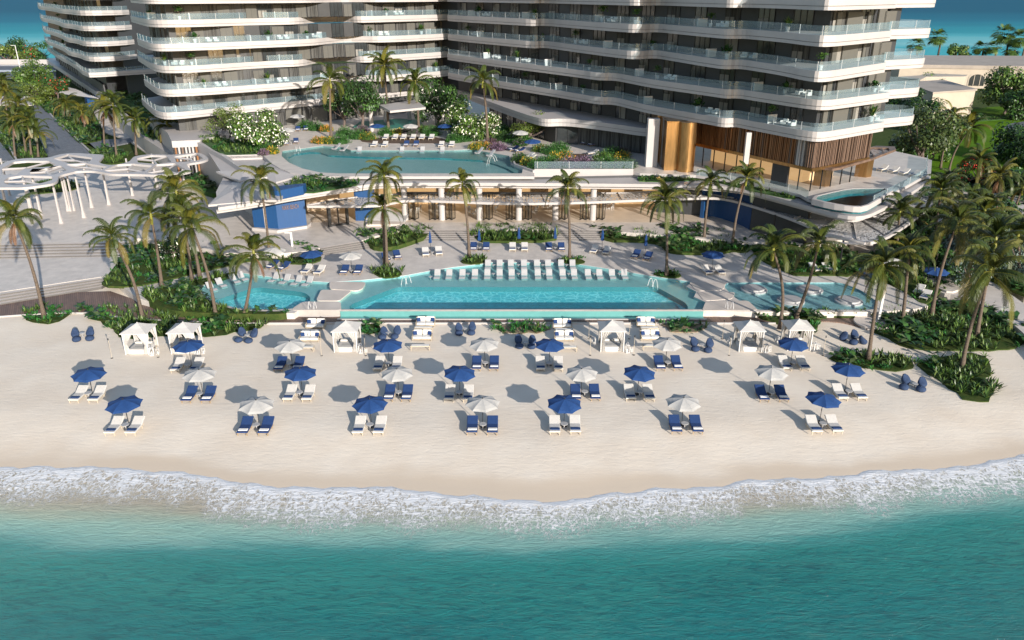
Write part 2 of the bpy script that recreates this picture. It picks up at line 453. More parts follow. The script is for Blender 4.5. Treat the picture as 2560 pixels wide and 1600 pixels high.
# sand: pale, fine wind ripples, tracks, darker where wet
m, nt, b = nodes_of('sand'); L = nt.links.new
tc = N(nt, 'ShaderNodeTexCoord'); nz = N(nt, 'ShaderNodeTexNoise', i_Scale=.22, i_Detail=9, i_Roughness=.6); L(tc.outputs['Object'], nz.inputs['Vector'])
cr = N(nt, 'ShaderNodeValToRGB'); cr.color_ramp.elements[0].position = .3; cr.color_ramp.elements[0].color = (.645, .55, .445, 1); cr.color_ramp.elements[1].position = .7; cr.color_ramp.elements[1].color = (.715, .635, .535, 1)
L(nz.outputs['Fac'], cr.inputs['Fac'])
at = N(nt, 'ShaderNodeAttribute', attribute_name='Col'); sp = N(nt, 'ShaderNodeSeparateColor'); L(at.outputs['Color'], sp.inputs['Color'])
nw = N(nt, 'ShaderNodeTexNoise', i_Scale=.35, i_Detail=3); mpw = N(nt, 'ShaderNodeMapping'); mpw.inputs['Scale'].default_value = (.35, 1, 1); L(tc.outputs['Object'], mpw.inputs['Vector']); L(mpw.outputs['Vector'], nw.inputs['Vector'])
aw = N(nt, 'ShaderNodeMath', operation='MULTIPLY_ADD'); aw.inputs[1].default_value = .9; L(nw.outputs['Fac'], aw.inputs[0]); L(sp.outputs['Red'], aw.inputs[2])
mw = N(nt, 'ShaderNodeMapRange', interpolation_type='SMOOTHSTEP'); mw.inputs['From Min'].default_value = .75; mw.inputs['From Max'].default_value = 1.3; L(aw.outputs[0], mw.inputs['Value'])
mx = N(nt, 'ShaderNodeMix', data_type='RGBA'); mx.inputs['B'].default_value = (.60, .49, .375, 1); L(mw.outputs['Result'], mx.inputs['Factor']); L(cr.outputs['Color'], mx.inputs['A']); L(mx.outputs['Result'], b.inputs['Base Color'])
b.inputs['Roughness'].default_value = .9
mp = N(nt, 'ShaderNodeMapping'); mp.inputs['Scale'].default_value = (.45, 1.5, 1); L(tc.outputs['Object'], mp.inputs['Vector'])
n2 = N(nt, 'ShaderNodeTexNoise', i_Scale=1.7, i_Detail=7, i_Roughness=.66, i_Distortion=.8); L(mp.outputs['Vector'], n2.inputs['Vector'])
n3 = N(nt, 'ShaderNodeTexVoronoi', i_Scale=1.5); L(tc.outputs['Object'], n3.inputs['Vector'])
m3 = N(nt, 'ShaderNodeMapRange'); m3.inputs['From Max'].default_value = .22; m3.inputs['To Min'].default_value = -.25; m3.inputs['To Max'].default_value = 0; L(n3.outputs['Distance'], m3.inputs['Value'])
ad = N(nt, 'ShaderNodeMath', operation='ADD'); L(n2.outputs['Fac'], ad.inputs[0]); L(m3.outputs['Result'], ad.inputs[1])
dr = N(nt, 'ShaderNodeMath', operation='MULTIPLY_ADD'); dr.inputs[1].default_value = -.18; dr.inputs[2].default_value = .21; L(mw.outputs['Result'], dr.inputs[0])
bp = N(nt, 'ShaderNodeBump'); bp.inputs['Distance'].default_value = .16; L(ad.outputs[0], bp.inputs['Height']); L(dr.outputs[0], bp.inputs['Strength']); L(bp.outputs['Normal'], b.inputs['Normal'])
struct(sb, 'sand_beach', 'sand', smooth=True)

# sea in front
wb = MB()
def seaz(x, y):
    d = shoreY(x) - y
    return -.33 + .012 * max(0, 1 - abs(d - .5) / 1.2) + .02 * math.sin(d * 1.6 + .7 * wob(x, y)) * (1 if d > 2 else 0)
xs = frange(-120, 130, .5); o = 0
rows = [0, .12, .3, .6, 1, 1.5, 2, 2.6, 3.3, 4, 5, 6, 7.5, 9, 11, 14, 18, 24, 32, 45, 70, 120]
for d in rows:
    for x in xs:
        y = shoreY(x) - d
        wb.v.append((x, y, (-.383 if d == 0 else -.362 if d < .2 else seaz(x, y)))); wb.c.append((d, interp(DW, x) - y, 0))
for j in range(len(rows) - 1):
    for i in range(len(xs) - 1):
        a = j * len(xs) + i; wb.f.append((a + len(xs), a + len(xs) + 1, a + 1, a)); wb.m.append(0)
m, nt, b = nodes_of('sea'); L = nt.links.new
def M_(op, a, bb=None, c=None, clamp=False):
    n = N(nt, 'ShaderNodeMath', operation=op); n.use_clamp = clamp
    for i, v in enumerate((a, bb, c)):
        if v is None: continue
        if isinstance(v, (int, float)): n.inputs[i].default_value = v
        else: L(v, n.inputs[i])
    return n.outputs[0]
def MR(v, a, b_, c=0., d=1., smooth_=True):
    n = N(nt, 'ShaderNodeMapRange'); n.interpolation_type = 'SMOOTHSTEP' if smooth_ else 'LINEAR'
    n.inputs['From Min'].default_value = a; n.inputs['From Max'].default_value = b_; n.inputs['To Min'].default_value = c; n.inputs['To Max'].default_value = d
    L(v, n.inputs['Value']); return n.outputs['Result']
def NZ(scale, sx=1, sy=1, detail=6, dist=0., rough=.6, rot=0):
    mp = N(nt, 'ShaderNodeMapping'); mp.inputs['Scale'].default_value = (sx, sy, 1); mp.inputs['Rotation'].default_value[2] = rot; L(tc.outputs['Object'], mp.inputs['Vector'])
    n = N(nt, 'ShaderNodeTexNoise', i_Scale=scale, i_Detail=detail, i_Roughness=rough, i_Distortion=dist); L(mp.outputs['Vector'], n.inputs['Vector']); return n.outputs['Fac']
tc = N(nt, 'ShaderNodeTexCoord'); at = N(nt, 'ShaderNodeAttribute', attribute_name='Col'); sp = N(nt, 'ShaderNodeSeparateColor'); L(at.outputs['Color'], sp.inputs['Color'])
d, g = sp.outputs['Red'], sp.outputs['Green']
big = NZ(.16, 1, 1, 4)
dd = M_('ADD', g, M_('MULTIPLY_ADD', NZ(.35, .25, 1, 8, .5), 3.0, -1.5))
cr = N(nt, 'ShaderNodeValToRGB'); e = cr.color_ramp.elements
e[0].position = 0; e[0].color = (.44, .36, .27, 1); e[1].position = 1; e[1].color = (.010, .18, .18, 1)
for p, c in ((.26, (.43, .38, .29)), (.34, (.37, .42, .33)), (.42, (.29, .46, .39)), (.52, (.20, .40, .36)), (.585, (.055, .26, .245)), (.66, (.022, .225, .205)), (.85, (.014, .20, .185))):
    q = e.new(p); q.color = (*c, 1)
L(MR(dd, -8, 6.2, 0, 1, False), cr.inputs['Fac'])
# drifting patches in the deep water
mx0 = N(nt, 'ShaderNodeMix', data_type='RGBA'); mx0.inputs['B'].default_value = (.03, .24, .21, 1)
L(cr.outputs['Color'], mx0.inputs['A']); L(M_('MULTIPLY', MR(NZ(.12, .5, 1.2, 8, .8), .48, .75), MR(dd, 1, 4)), mx0.inputs['Factor'])
mx0b = N(nt, 'ShaderNodeMix', data_type='RGBA'); mx0b.inputs['B'].default_value = (.003, .095, .11, 1)
L(mx0.outputs['Result'], mx0b.inputs['A']); L(M_('MULTIPLY', M_('ADD', MR(NZ(1.5, .5, 2.0, 9, .9, .68), .46, .66), M_('MULTIPLY', MR(NZ(.11, .7, 1.3, 5, 1.0, rot=.35), .5, .7), .7)), M_('MULTIPLY', MR(dd, .2, 3), .62)), mx0b.inputs['Factor'])
# swash line: net of foam threads that thins out seaward
fd = M_('ADD', d, M_('MULTIPLY_ADD', NZ(.14, 1, .1, 4, .5), -9.0, 4.3))
vor = N(nt, 'ShaderNodeTexVoronoi', feature='DISTANCE_TO_EDGE', i_Scale=2.9); mpv = N(nt, 'ShaderNodeMapping'); mpv.inputs['Scale'].default_value = (1.5, .62, 1); mpv.inputs['Rotation'].default_value[2] = .25
nd = N(nt, 'ShaderNodeTexNoise', i_Scale=1.1, i_Detail=6, i_Roughness=.7); L(tc.outputs['Object'], nd.inputs['Vector'])
va = N(nt, 'ShaderNodeVectorMath', operation='MULTIPLY_ADD'); va.inputs[1].default_value = (1.6, 1.6, 0); L(nd.outputs['Color'], va.inputs[0]); L(tc.outputs['Object'], va.inputs[2])
L(va.outputs[0], mpv.inputs['Vector']); L(mpv.outputs['Vector'], vor.inputs['Vector'])
thr = MR(fd, -.9, 4.2, .26, .006, False)
fine = M_('MULTIPLY_ADD', NZ(9, 1.2, .6, 5, .3), .20, -.10)
foam1 = M_('SUBTRACT', thr, M_('ADD', vor.outputs['Distance'], fine))
foam = M_("MULTIPLY", MR(foam1, -.03, .05), MR(fd, 3.0, 4.4, 1, 0))
edge = MR(M_('ADD', d, M_('MULTIPLY_ADD', NZ(.8, 1, .6, 6), -2.6, 1.05)), .0, .8, 1, 0)
foam = M_('MAXIMUM', foam, edge)
mist = M_('MULTIPLY', MR(fd, -.4, 4.8, .62, 0), MR(NZ(2.0, 1.7, .35, 9, .9, .68, .25), .34, .66))
foam = M_('MAXIMUM', foam, mist)
mx1 = N(nt, 'ShaderNodeMix', data_type='RGBA'); mx1.inputs['B'].default_value = (.80, .80, .81, 1)
L(mx0b.outputs['Result'], mx1.inputs['A']); L(foam, mx1.inputs['Factor']); L(mx1.outputs['Result'], b.inputs['Base Color'])
L(MR(foam, 0, 1, .16, .8), b.inputs['Roughness']); b.inputs['Specular IOR Level'].default_value = .35
hs = M_('ADD', M_('MULTIPLY', NZ(1.7, .5, 1.7, 9, .8, .74), 1.0), M_('MULTIPLY', foam, .5))
bp = N(nt, 'ShaderNodeBump'); bp.inputs['Strength'].default_value = .8; bp.inputs['Distance'].default_value = .30; L(hs, bp.inputs['Height']); L(bp.outputs['Normal'], b.inputs['Normal'])
struct(wb, 'sea', 'sea', smooth=True)

# far sea behind the resort, reaching the horizon
fs = MB(); fs.add([(-9000, 395, -1.2), (9000, 395, -1.2), (9000, 16000, -1.2), (-9000, 16000, -1.2)], [(0, 1, 2, 3)])
m, nt, b = nodes_of('far_sea'); L = nt.links.new
tc = N(nt, 'ShaderNodeTexCoord'); sx = N(nt, 'ShaderNodeSeparateXYZ'); L(tc.outputs['Object'], sx.inputs[0])
yy = M_('ADD', sx.outputs['Y'], M_('MULTIPLY_ADD', NZ(.008, .35, 1, 5, .4), 260, -130))
cr = N(nt, 'ShaderNodeValToRGB'); e = cr.color_ramp.elements
e[0].position = 0; e[0].color = (.06, .36, .39, 1); e[1].position = 1; e[1].color = (.012, .10, .16, 1)
for p, c in ((.07, (.06, .35, .39)), (.12, (.19, .45, .46)), (.2, (.08, .36, .40)), (.30, (.03, .25, .30)), (.5, (.018, .155, .22))):
    q = e.new(p); q.color = (*c, 1)
L(MR(yy, 420, 1500, 0, 1, False), cr.inputs['Fac']); L(cr.outputs['Color'], b.inputs['Base Color']); b.inputs['Roughness'].default_value = .7; b.inputs['Specular IOR Level'].default_value = .06
bp = N(nt, 'ShaderNodeBump'); bp.inputs['Strength'].default_value = .4; bp.inputs['Distance'].default_value = .5; L(NZ(.25, .4, 1, 6), bp.inputs['Height']); L(bp.outputs['Normal'], b.inputs['Normal'])
struct(fs, 'distant_sea', 'far_sea')

# land sheet under everything
def land_z(x, y):
    s = 108 if x < 46 else max(80, 100 - (x - 46) * 2)
    t = max(0, min(1, (y - s) / 7)); t = t * t * (3 - 2 * t)
    e_ = max(0, min(1, (y - 385) / 25))
    if -64 < x < 40 and y < 100: return -3
    return -.15 + 1.5 * t - 3.2 * e_
lb = MB(); grid(lb, frange(-460, 460, 6), frange(74, 120, 1.5) + frange(125, 425, 10), land_z)
struct(lb, 'ground', 'soil', smooth=True)
far = MB(); far.prism(PL([(-300, 156), (-40, 160), (120, 158), (140, 146), (-300, 144)], 1.4), 0, 1.5); struct(far, 'shore_path', 'stone')

# ---- boardwalk
bw = MB(); bw.prism(PL([(600, 806), (640, 806), (1280, 806), (1990, 806), (1990, 785), (1280, 785), (640, 785), (600, 784)], ZB), -.3, ZB)
struct(bw, 'boardwalk', 'deck_wood')
bw = MB(); bw.prism(smooth(PL([(-120, 799), (0, 789), (200, 777), (300, 792), (420, 800), (600, 806), (600, 784), (450, 779), (346, 752), (254, 720), (0, 762), (-120, 778)], ZB), 1, True), -.3, ZB)
struct(bw, 'boardwalk', 'deck_wood_slant')
bw = MB(); bw.prism(smooth(PL([(1990, 806), (2060, 802), (2110, 806), (2150, 816), (2175, 824), (2185, 800), (2120, 794), (2060, 788), (1990, 785)], ZB), 1, True), -.3, ZB)
struct(bw, 'boardwalk', 'deck_wood_slant')
kb = MB(); kb.wallstrip(PL([(600, 808), (1990, 808)], ZB), -.2, .17, th=.12); kb.wallstrip(smooth(PL([(-120, 801), (0, 791), (200, 779), (300, 794), (420, 802), (600, 808)], ZB), 1), -.2, .17, th=.1)
struct(kb, 'kerb', 'white_render')
dc = MB(); pc = P(2180, 806, .2); dc.lathe([(1.7, 0), (1.7, .26), (1.66, .3), (0, .3)], 32, c=(pc.x, pc.y, -.02)); struct(dc, 'paved_disc', 'stone')

# ---- pool deck with pools cut in
def water_outline(): return [(495, 720), (540, 700), (595, 680), (640, 687), (700, 695), (746, 700), (820, 705), (905, 700), (1010, 689), (1074, 677), (1130, 668), (1209, 659), (1225, 656), (1430, 656), (1445, 660), (1545, 675), (1624, 689), (1700, 700), (1730, 704), (1716, 716), (1741, 729), (1735, 742), (1764, 755), (1757, 773), (852, 773), (852, 756), (765, 755), (735, 771), (680, 775), (595, 771), (529, 754)]
W1 = PL(water_outline(), ZD)
W2 = roundc(PL([(1817, 706), (2102, 706), (2150, 724), (2196, 756), (2190, 774), (1893, 775), (1842, 748), (1810, 718)], ZD), .7)
dp = MB()
dp.prism(PL([(-250, 752), (0, 730), (280, 688), (300, 712), (346, 746), (450, 773), (560, 783), (735, 783), (745, 776.5), (1757, 776.5), (1893, 779), (2195, 780), (2290, 772), (2320, 765), (2300, 745), (2260, 728), (2190, 650), (1950, 590), (-250, 590)], ZD), -.2, ZD, holes=[W1, W2], inner_sides=False)
struct(dp, 'pool_deck', 'terrace_paving')
# shelf and basins of the main pools
B1 = roundc(PL([(872, 756), (992, 711), (1642, 711), (1718, 752), (1722, 770), (874, 770)], ZD), .8)
B2 = roundc(PL([(525, 748), (640, 711), (762, 724), (780, 741), (750, 764), (688, 771), (595, 768)], ZD), 1.0)
pf = MB(); sh = ZD - .30
W1o = offset(W1 + [W1[0]], 0)[:-1]
pf.prism(W1, sh, sh, 0, holes=[B1, B2], inner_sides=False)
def basin(mb, poly, zt, depth, mw_=0, mf=0):
    k = len(poly); mb.add([(p.x, p.y, zt) for p in poly] + [(p.x, p.y, zt - depth) for p in poly], [((i + 1) % k, i, i + k, (i + 1) % k + k) for i in range(k)], mw_)
    mb.prism(poly, zt - depth, zt - depth, mf)
    # the step band inside the basin
basin(pf, B1, sh, .55, 1, 2); basin(pf, B2, sh, .55, 1, 2)
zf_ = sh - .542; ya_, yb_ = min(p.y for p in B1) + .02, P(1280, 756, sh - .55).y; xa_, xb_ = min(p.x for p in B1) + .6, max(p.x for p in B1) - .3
pf.prism([(xa_, ya_), (xb_, ya_), (xb_ - .6, yb_), (xa_ + 1.6, yb_)], zf_, zf_, 3)  # painted shade strip on the floor behind the front wall
k = len(W1); pf.add([(p.x, p.y, ZD) for p in W1] + [(p.x, p.y, sh) for p in W1], [((i + 1) % k, i, i + k, (i + 1) % k + k) for i in range(k)], 0)
struct(pf, 'pool_basin', ['pool_shelf', 'pool_step', 'mosaic_deep', 'painted_floor_shade'])
wk = MB(); wk.prism(W1, ZD - .05, ZD - .05, 0, inner_sides=False); struct(wk, 'pool_water', 'pool_water')
kp = MB(); basin(kp, W2, ZD, .18, 0, 0); struct(kp, 'wading_pool_basin', 'kid_pool_floor')
wk = MB(); wk.prism(W2, ZD - .04, ZD - .04, 0, inner_sides=False); struct(wk, 'wading_pool_water', 'shelf_water')
# infinity edge: low tiled wall the water runs over, trough in front
iw = MB(); a, bq = P(852, 774.2, ZD), P(1757, 774.2, ZD); iw.box(a.x, a.y - .34, .0, bq.x, a.y + .02, ZD - .055, 0)
iw.box(a.x, a.y - .95, .0, bq.x, a.y - .34, .15, 0)
struct(iw, 'infinity_edge', 'overflow_tile')
kb = MB(); kb.box(a.x - .2, a.y - 1.15, 0, bq.x + .2, a.y - .95, .2); struct(kb, 'kerb', 'white_render')
# stepping slabs
for i, sl in enumerate(([(824, 705), (915, 706), (907, 722), (893, 728), (824, 723)], [(803, 725), (880, 727), (855, 747), (848, 752.5), (790, 752.5)], [(757, 755), (852, 755), (853, 776), (730, 776), (732, 771)],
                       [(1722, 706), (1814, 705), (1810, 722), (1800, 727), (1740, 728)], [(1742, 730), (1838, 731), (1830, 748), (1760, 753)], [(1764, 755), (1870, 752), (1895, 776), (1755, 777)])):
    sb_ = MB(); pp = roundc(PL(sl, ZD), .45); sb_.prism(pp, ZD - .31, ZD + .05 - .004 * (i % 3)); struct(sb_, 'stepping_slab', 'stone')
for x0, x1 in ((716, 868), (1748, 1925)):
    st = MB()
    for j in range(3):
        e0 = 8 * j; ins = 5 * j
        pp = PL([(x0 + ins * 2, 777 - j), (x0 + 6 + ins, 784 - j * 3.0), (x0 + 20 + ins, 788 - j * 3.6), (x1 - 20 - ins, 788 - j * 3.6), (x1 - 4 - ins, 784 - j * 3.0), (x1 - ins * 2, 777 - j)], .3)
        st.prism(smooth(pp, 2), .0, .2 + .17 * j)
    struct(st, 'steps', 'white_render')
# islands in the wading pool
for i, (x, y) in enumerate(((1885, 723), (2024, 724), (1977, 751), (2122, 752))):
    c = P(x, y, ZD); ib = MB(); ib.lathe([(1.38, -.2), (1.38, .05), (1.34, .09), (1.12, .09), (1.09, .22), (1.05, .25), (0, .25)], 40, c=(c.x, c.y, ZD - .03), sx=1.0, sy=1)
    tag(ib.build('pool_island', 'shell_white'), 'round white seat island in the wading pool, ' + ['beside the stepping slabs at the back', 'behind the curved palm trunk at the back', 'front left of four', 'nearest the right tip'][i], 'pool island', 'round islands in the wading pool')

# ---- flights of steps and the upper terrace slab
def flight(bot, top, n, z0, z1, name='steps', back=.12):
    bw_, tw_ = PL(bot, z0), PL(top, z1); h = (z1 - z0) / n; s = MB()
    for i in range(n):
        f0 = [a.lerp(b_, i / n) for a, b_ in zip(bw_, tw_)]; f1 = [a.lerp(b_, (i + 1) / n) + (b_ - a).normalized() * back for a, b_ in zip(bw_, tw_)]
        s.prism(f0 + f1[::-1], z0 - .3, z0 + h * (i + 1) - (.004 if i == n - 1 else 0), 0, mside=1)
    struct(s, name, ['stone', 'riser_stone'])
flight([(-200, 782), (0, 762.5), (254, 720)], [(-200, 752), (0, 732), (280, 690)], 4, ZB, ZD)
flight([(-200, 650), (0, 646), (318, 640)], [(-200, 613), (0, 609), (331, 602)], 5, ZD, ZT)
flight([(1016, 601), (1202, 601)], [(1021, 574), (1198, 574)], 5, ZD, ZT)
flight([(1390, 601), (1510, 601)], [(1394, 574), (1505, 574)], 5, ZD, ZT)
flight([(808, 638), (940, 618)], [(800, 620), (898, 603)], 4, ZD, ZT)
tp = MB()
tp.prism(PL([(-250, 613), (0, 609), (331, 602), (345, 596), (420, 600), (560, 632), (700, 634), (780, 626), (800, 620), (898, 603), (940, 590), (1005, 574), (1505, 574), (1560, 580), (1700, 592), (1850, 604), (1900, 606), (2030, 610), (2100, 600), (2300, 560), (2600, 540), (2600, 440), (1280, 470), (600, 420), (500, 410), (-250, 425)], ZT), .2, ZT)
struct(tp, 'terrace', 'terrace_paving')
# right-hand garden path
gp = MB(); gp.prism(smooth(PL([(2330, 700), (2400, 660), (2480, 700), (2560, 760), (2700, 860), (2700, 980), (2560, 830), (2480, 770), (2400, 740), (2340, 730)], .7), 2, True), 0, .7); struct(gp, 'garden_path', 'terrace_paving')
gp = MB(); gp.prism(smooth(PL([(2100, 600), (2200, 590), (2330, 640), (2420, 700), (2380, 740), (2300, 690), (2200, 640)], .9), 2, True), 0, .9); struct(gp, 'garden_path', 'terrace_paving')
# drive at the upper left
rd = MB(); rd.prism(PL([(84, 258), (102, 262), (228, 386), (235, 402), (125, 402), (92, 330)], 1.62), 1, 1.62); rd.prism(PL([(-200, 330), (-20, 330), (38, 402), (-200, 402)], 1.62), 1, 1.62)
rd.prism(PL([(115, 258), (205, 352), (330, 345), (345, 352), (240, 372), (170, 310)], 1.615), 1, 1.615)
struct(rd, 'driveway', 'paver_grey')
kb = MB(); kb.wallstrip(PL([(103, 261), (130, 292), (200, 358), (232, 388)], 1.6), 1, 1.8, th=.3); kb.wallstrip(PL([(-2, 328), (40, 402)], 1.6), 1, 1.8, th=.3)
struct(kb, 'kerb', 'white_render')
gp = MB(); gp.prism(PL([(225, 262), (260, 330), (320, 350), (380, 392), (470, 402), (440, 380), (330, 300), (250, 240)], 1.6), 1, 1.6); gp.prism(PL([(-100, 240), (90, 240), (150, 255), (90, 262), (-100, 262)], 1.6), 1, 1.6); struct(gp, 'pavement', 'stone')
# lawns on the right
lw = MB(); lw.prism(smooth(PL([(2250, 440), (2270, 360), (2330, 300), (2440, 268), (2600, 262), (2900, 262), (2900, 470), (2600, 500), (2400, 470)], 1.5), 2, True), .5, 1.5); struct(lw, 'lawn', 'golf_lawn')
gp = MB(); gp.prism(smooth(PL([(2505, 322), (2530, 305), (2640, 300), (2640, 335), (2520, 335)], 1.56), 1, True), 1, 1.56); struct(gp, 'garden_path', 'asphalt')
lw = MB(); lw.prism(PL([(-300, 235), (150, 235), (150, 210), (-300, 210)], 1.5), .5, 1.5); struct(lw, 'lawn', 'lawn')
rd = MB(); rd.prism(PL([(-300, 196), (140, 196), (140, 162), (-300, 162)], 1.52), 1, 1.52); struct(rd, 'road', 'asphalt')
rm = MB(); rm.prism(PL([(-300, 179), (140, 179), (140, 175), (-300, 175)], 1.56), 1.5, 1.56); rm.prism(PL([(-300, 164.5), (140, 164.5), (140, 163), (-300, 163)], 1.56), 1.5, 1.56); struct(rm, 'road_markings', 'white_paint')
bwll = MB(); bwll.wallstrip(PL([(-300, 160), (120, 162)], 1.5), 1, 3.6, th=.5); tag(bwll.build('boundary_wall', 'white_render'), 'long low white wall along the road at upper left', 'wall')
# ================================================================== BUILDINGS
def V2(pts): return [Vector(p) for p in pts]
def resample(line, step):
    line = [Vector(p) for p in line]; out = [line[0]]; acc = 0
    for a, b in zip(line, line[1:]):
        l = (b - a).length; d = step - acc
        while d <= l:
            out.append(a.lerp(b, d / l)); d += step
        acc = (l - (d - step)) if l >= (d - step) else acc + l
    return out
def along(line, s):
    for a, b in zip(line, line[1:]):
        l = (b - a).length
        if s <= l: return a.lerp(b, s / l), (b - a).normalized()
        s -= l
    return line[-1], (line[-1] - line[-2]).normalized()
def length(line): return sum((b - a).length for a, b in zip(line, line[1:]))
def frame(p, d, z):
    """local x along the wall, y into the building"""
    n = Vector((-d.y, d.x)); return Matrix(((d.x, n.x, 0, p.x), (d.y, n.y, 0, p.y), (0, 0, 1, z), (0, 0, 0, 1)))

FH, ZS0 = 3.55, 10.5
def zb(k): return ZS0 + FH * k

def slab_parts(root, edge, core, z, th=1.12, name='balcony_slab', groove=.36):
    """edge: rounded outer line; core: coarse inner line. Two bands with a shadow groove between"""
    mb = MB(); inner = core[::-1]
    mb.prism([tuple(p) for p in edge] + [tuple(p) for p in inner], z + groove + .07, z + th, 0, bottom=True)
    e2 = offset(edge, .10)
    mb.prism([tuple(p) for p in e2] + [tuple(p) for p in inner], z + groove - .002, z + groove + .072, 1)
    mb.prism([tuple(p) for p in offset(edge, .03)] + [tuple(p) for p in inner], z, z + groove, 0, bottom=True)
    return mb.build(name, ['white_render', 'groove_shadow'], root)

def rail(root, edge, z, h=.95, inset=.16):
    ln = offset(edge, inset); mb = MB(); mb.wallstrip(ln, z - .02, z + h, 0)
    # hand rail and clamps
    L_ = length(ln); s = .4
    while s < L_:
        p, d = along(ln, s); mb.box(-.02, -.02, -.02, .02, .02, h, 1, frame(p, d, z)); s += 4.3
    return mb.build('glass_railing', ['rail_glass', 'white_paint'], root)

def window_mesh(w, h, panes, curtain, lit=0):
    mb = MB()
    mb.box(0, -.04, 0, w, .02, h, 2 if curtain else 1)
    t = .07
    for i in range(panes + 1):
        x = i * (w - t) / panes; mb.box(x, -.10, 0, x + t, .03, h, 0)
    mb.box(t, -.09, h - t, w - t, .025, h, 0); mb.box(t, -.09, 0, w - t, .025, t, 0)
    if lit == 1: mb.box(t, -.06, .07, w * .62, .021, h * .5, 3)
    if lit == 2: mb.box(w * .35, -.06, .07, w - t, .021, h * .9, 3)
    me = bpy.data.meshes.new('window'); me.from_pydata(mb.v, [], mb.f)
    for mm in ('black_metal', 'window_glass', 'curtain_glass', 'pale_curtain'): me.materials.append(MATS[mm])
    me.polygons.foreach_set('material_index', mb.m); me.update(); return me

def facade(root, line, z, h, bay, wins, wall, rng, phase=0., screens=0.0, smin=0.):
    """wall behind the balconies with window openings' frames standing proud"""
    mb = MB(); mb.wallstrip(line, z, z + h, 0, th=.3)
    mb.build('facade_wall', wall, root)
    L_ = length(line); s = phase
    while s < L_ - bay * .6:
        wm = rng.choice(wins)
        p, d = along(line, s); q, _ = along(line, s + wm[1]); d = (q - p).normalized()
        if s >= smin:
            o = bpy.data.objects.new('window', wm[0]); COL.objects.link(o); o.parent = root; o.matrix_local = frame(p, d, z)
        s2 = s + wm[1] + .25
        if screens and rng.random() < screens:
            w_ = bay - wm[1] - .5
            if w_ > .5:
                p, d = along(line, s2); b2 = MB(); b2.box(0, -.22, 0, w_, -.02, h - .35, 0); b2.box(w_ * .5 - .02, -.24, 0, w_ * .5 + .02, -.21, h - .35, 1)
                SCR.append((b2, frame(p, d, z)))
        s += bay
SCR = []
def flush_screens(root, m1='screen_beige', m2='grey_wall'):
    for b2, M in SCR:
        o = b2.build('window_blind', [m1, m2], root); o.matrix_local = M
    SCR.clear()

def dividers(root, edge, z, pos, depth=1.7, h=1.15):
    for s in pos:
        p, d = along(edge, s); mb = MB(); mb.box(-.06, .25, 0, .06, depth, h); o = mb.build('divider_panel', 'white_paint', root); o.matrix_local = frame(p, d, z)

rng = random.Random(3)
# ---- right wing -----------------------------------------------------------
A_px = [(1120, 196), (1142, 201), (1280, 225), (1439, 251), (1495, 262), (1532, 261), (1575, 272), (1621, 284), (1769, 311), (1808, 319), (1838, 317), (1870, 324), (1930, 336), (2000, 350), (2046, 356), (2088, 350), (2208, 328)]
B_px = [(1120, 100), (1150, 104), (1280, 116.5), (1335, 121.5), (1362, 119), (1420, 128), (1552, 146), (1592, 149), (1637, 145), (1677, 152), (1783, 170), (1812, 173.5), (1850, 172), (1888, 178), (1950, 188), (2020, 204), (2058, 206), (2100, 200), (2212, 181)]
EA = [Vector(p) for p in PL(A_px, zb(1))]; EB = [Vector(p) for p in PL(B_px, zb(3))]
tip = [Vector(p) for p in PL([(2211, 322), (2255, 316), (2286, 309)], zb(1))]
coarse = [P(1120, 196, zb(1)).xy, P(1532, 261, zb(1)).xy, P(1838, 317, zb(1)).xy, P(2046, 356, zb(1)).xy, P(2208, 328, zb(1)).xy]
face_R = offset(coarse, 2.6); core_R = offset(coarse, 7.0)
right = empty('apartment_building', (0, 0, 0), 0, 'curved white apartment block on the right with bronze lobby beneath its balconies', 'building')
wins_R = [(window_mesh(w_, FH - 1.12, n_, c_, l_), w_) for w_, n_, c_, l_ in ((2.2, 2, 0, 1), (2.9, 3, 0, 0), (2.6, 3, 1, 1), (2.4, 2, 0, 2), (2.7, 3, 0, 1))]
LR = length(face_R)
tipw = []
for k in range(1, 8):
    ed = smooth(EA if k in (1, 2, 6, 7) else EB, 2)
    # every few metres tall white end panels and clear balustrade
    slab_parts(right, ed, core_R, zb(k))
    if k < 7:
        rail(right, ed, zb(k) + 1.12)
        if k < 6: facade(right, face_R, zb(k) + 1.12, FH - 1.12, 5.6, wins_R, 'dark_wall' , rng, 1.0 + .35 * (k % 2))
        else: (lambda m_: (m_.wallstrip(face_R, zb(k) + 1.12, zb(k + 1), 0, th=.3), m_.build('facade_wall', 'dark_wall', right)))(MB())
        if k < 6: dividers(right, ed, zb(k) + 1.0, [x + (k % 2) * 3 for x in ((14, 33, 55, 78) if k < 3 else (9, 27, 49, 74))])
    # the far-right balcony that steps back behind the nose
    tp_ = [Vector(p) for p in PL([(2205, 322), (2255, 316), (2280, 312), (2290, 307)], zb(1))]
    b0, d0 = tp_[0], (tp_[2] - tp_[0]).normalized(); nrm = Vector((-d0.y, d0.x))
    te = [b0 - d0 * 1.0 + nrm * .6, tp_[1] + nrm * .3, tp_[2], tp_[3] + nrm * .4, tp_[3] + nrm * 2.2, tp_[2] + nrm * 5.5]
    tcore = [b0 - d0 * 1.0 + nrm * 6.5, tp_[2] + nrm * 6.5]
    slab_parts(right, smooth(te, 2), tcore, zb(k) + .0)
    rail(right, smooth(te, 2), zb(k) + 1.12)
    m_ = MB(); q0 = b0 + nrm * 1.6; q1 = b0 + d0 * 2.2 + nrm * 1.6; m_.wallstrip([q0, q1, q1 + nrm * 5], zb(k) + 1.12, zb(k + 1), 0, th=.2)
    m_.build('facade_wall', 'dark_wall', right)
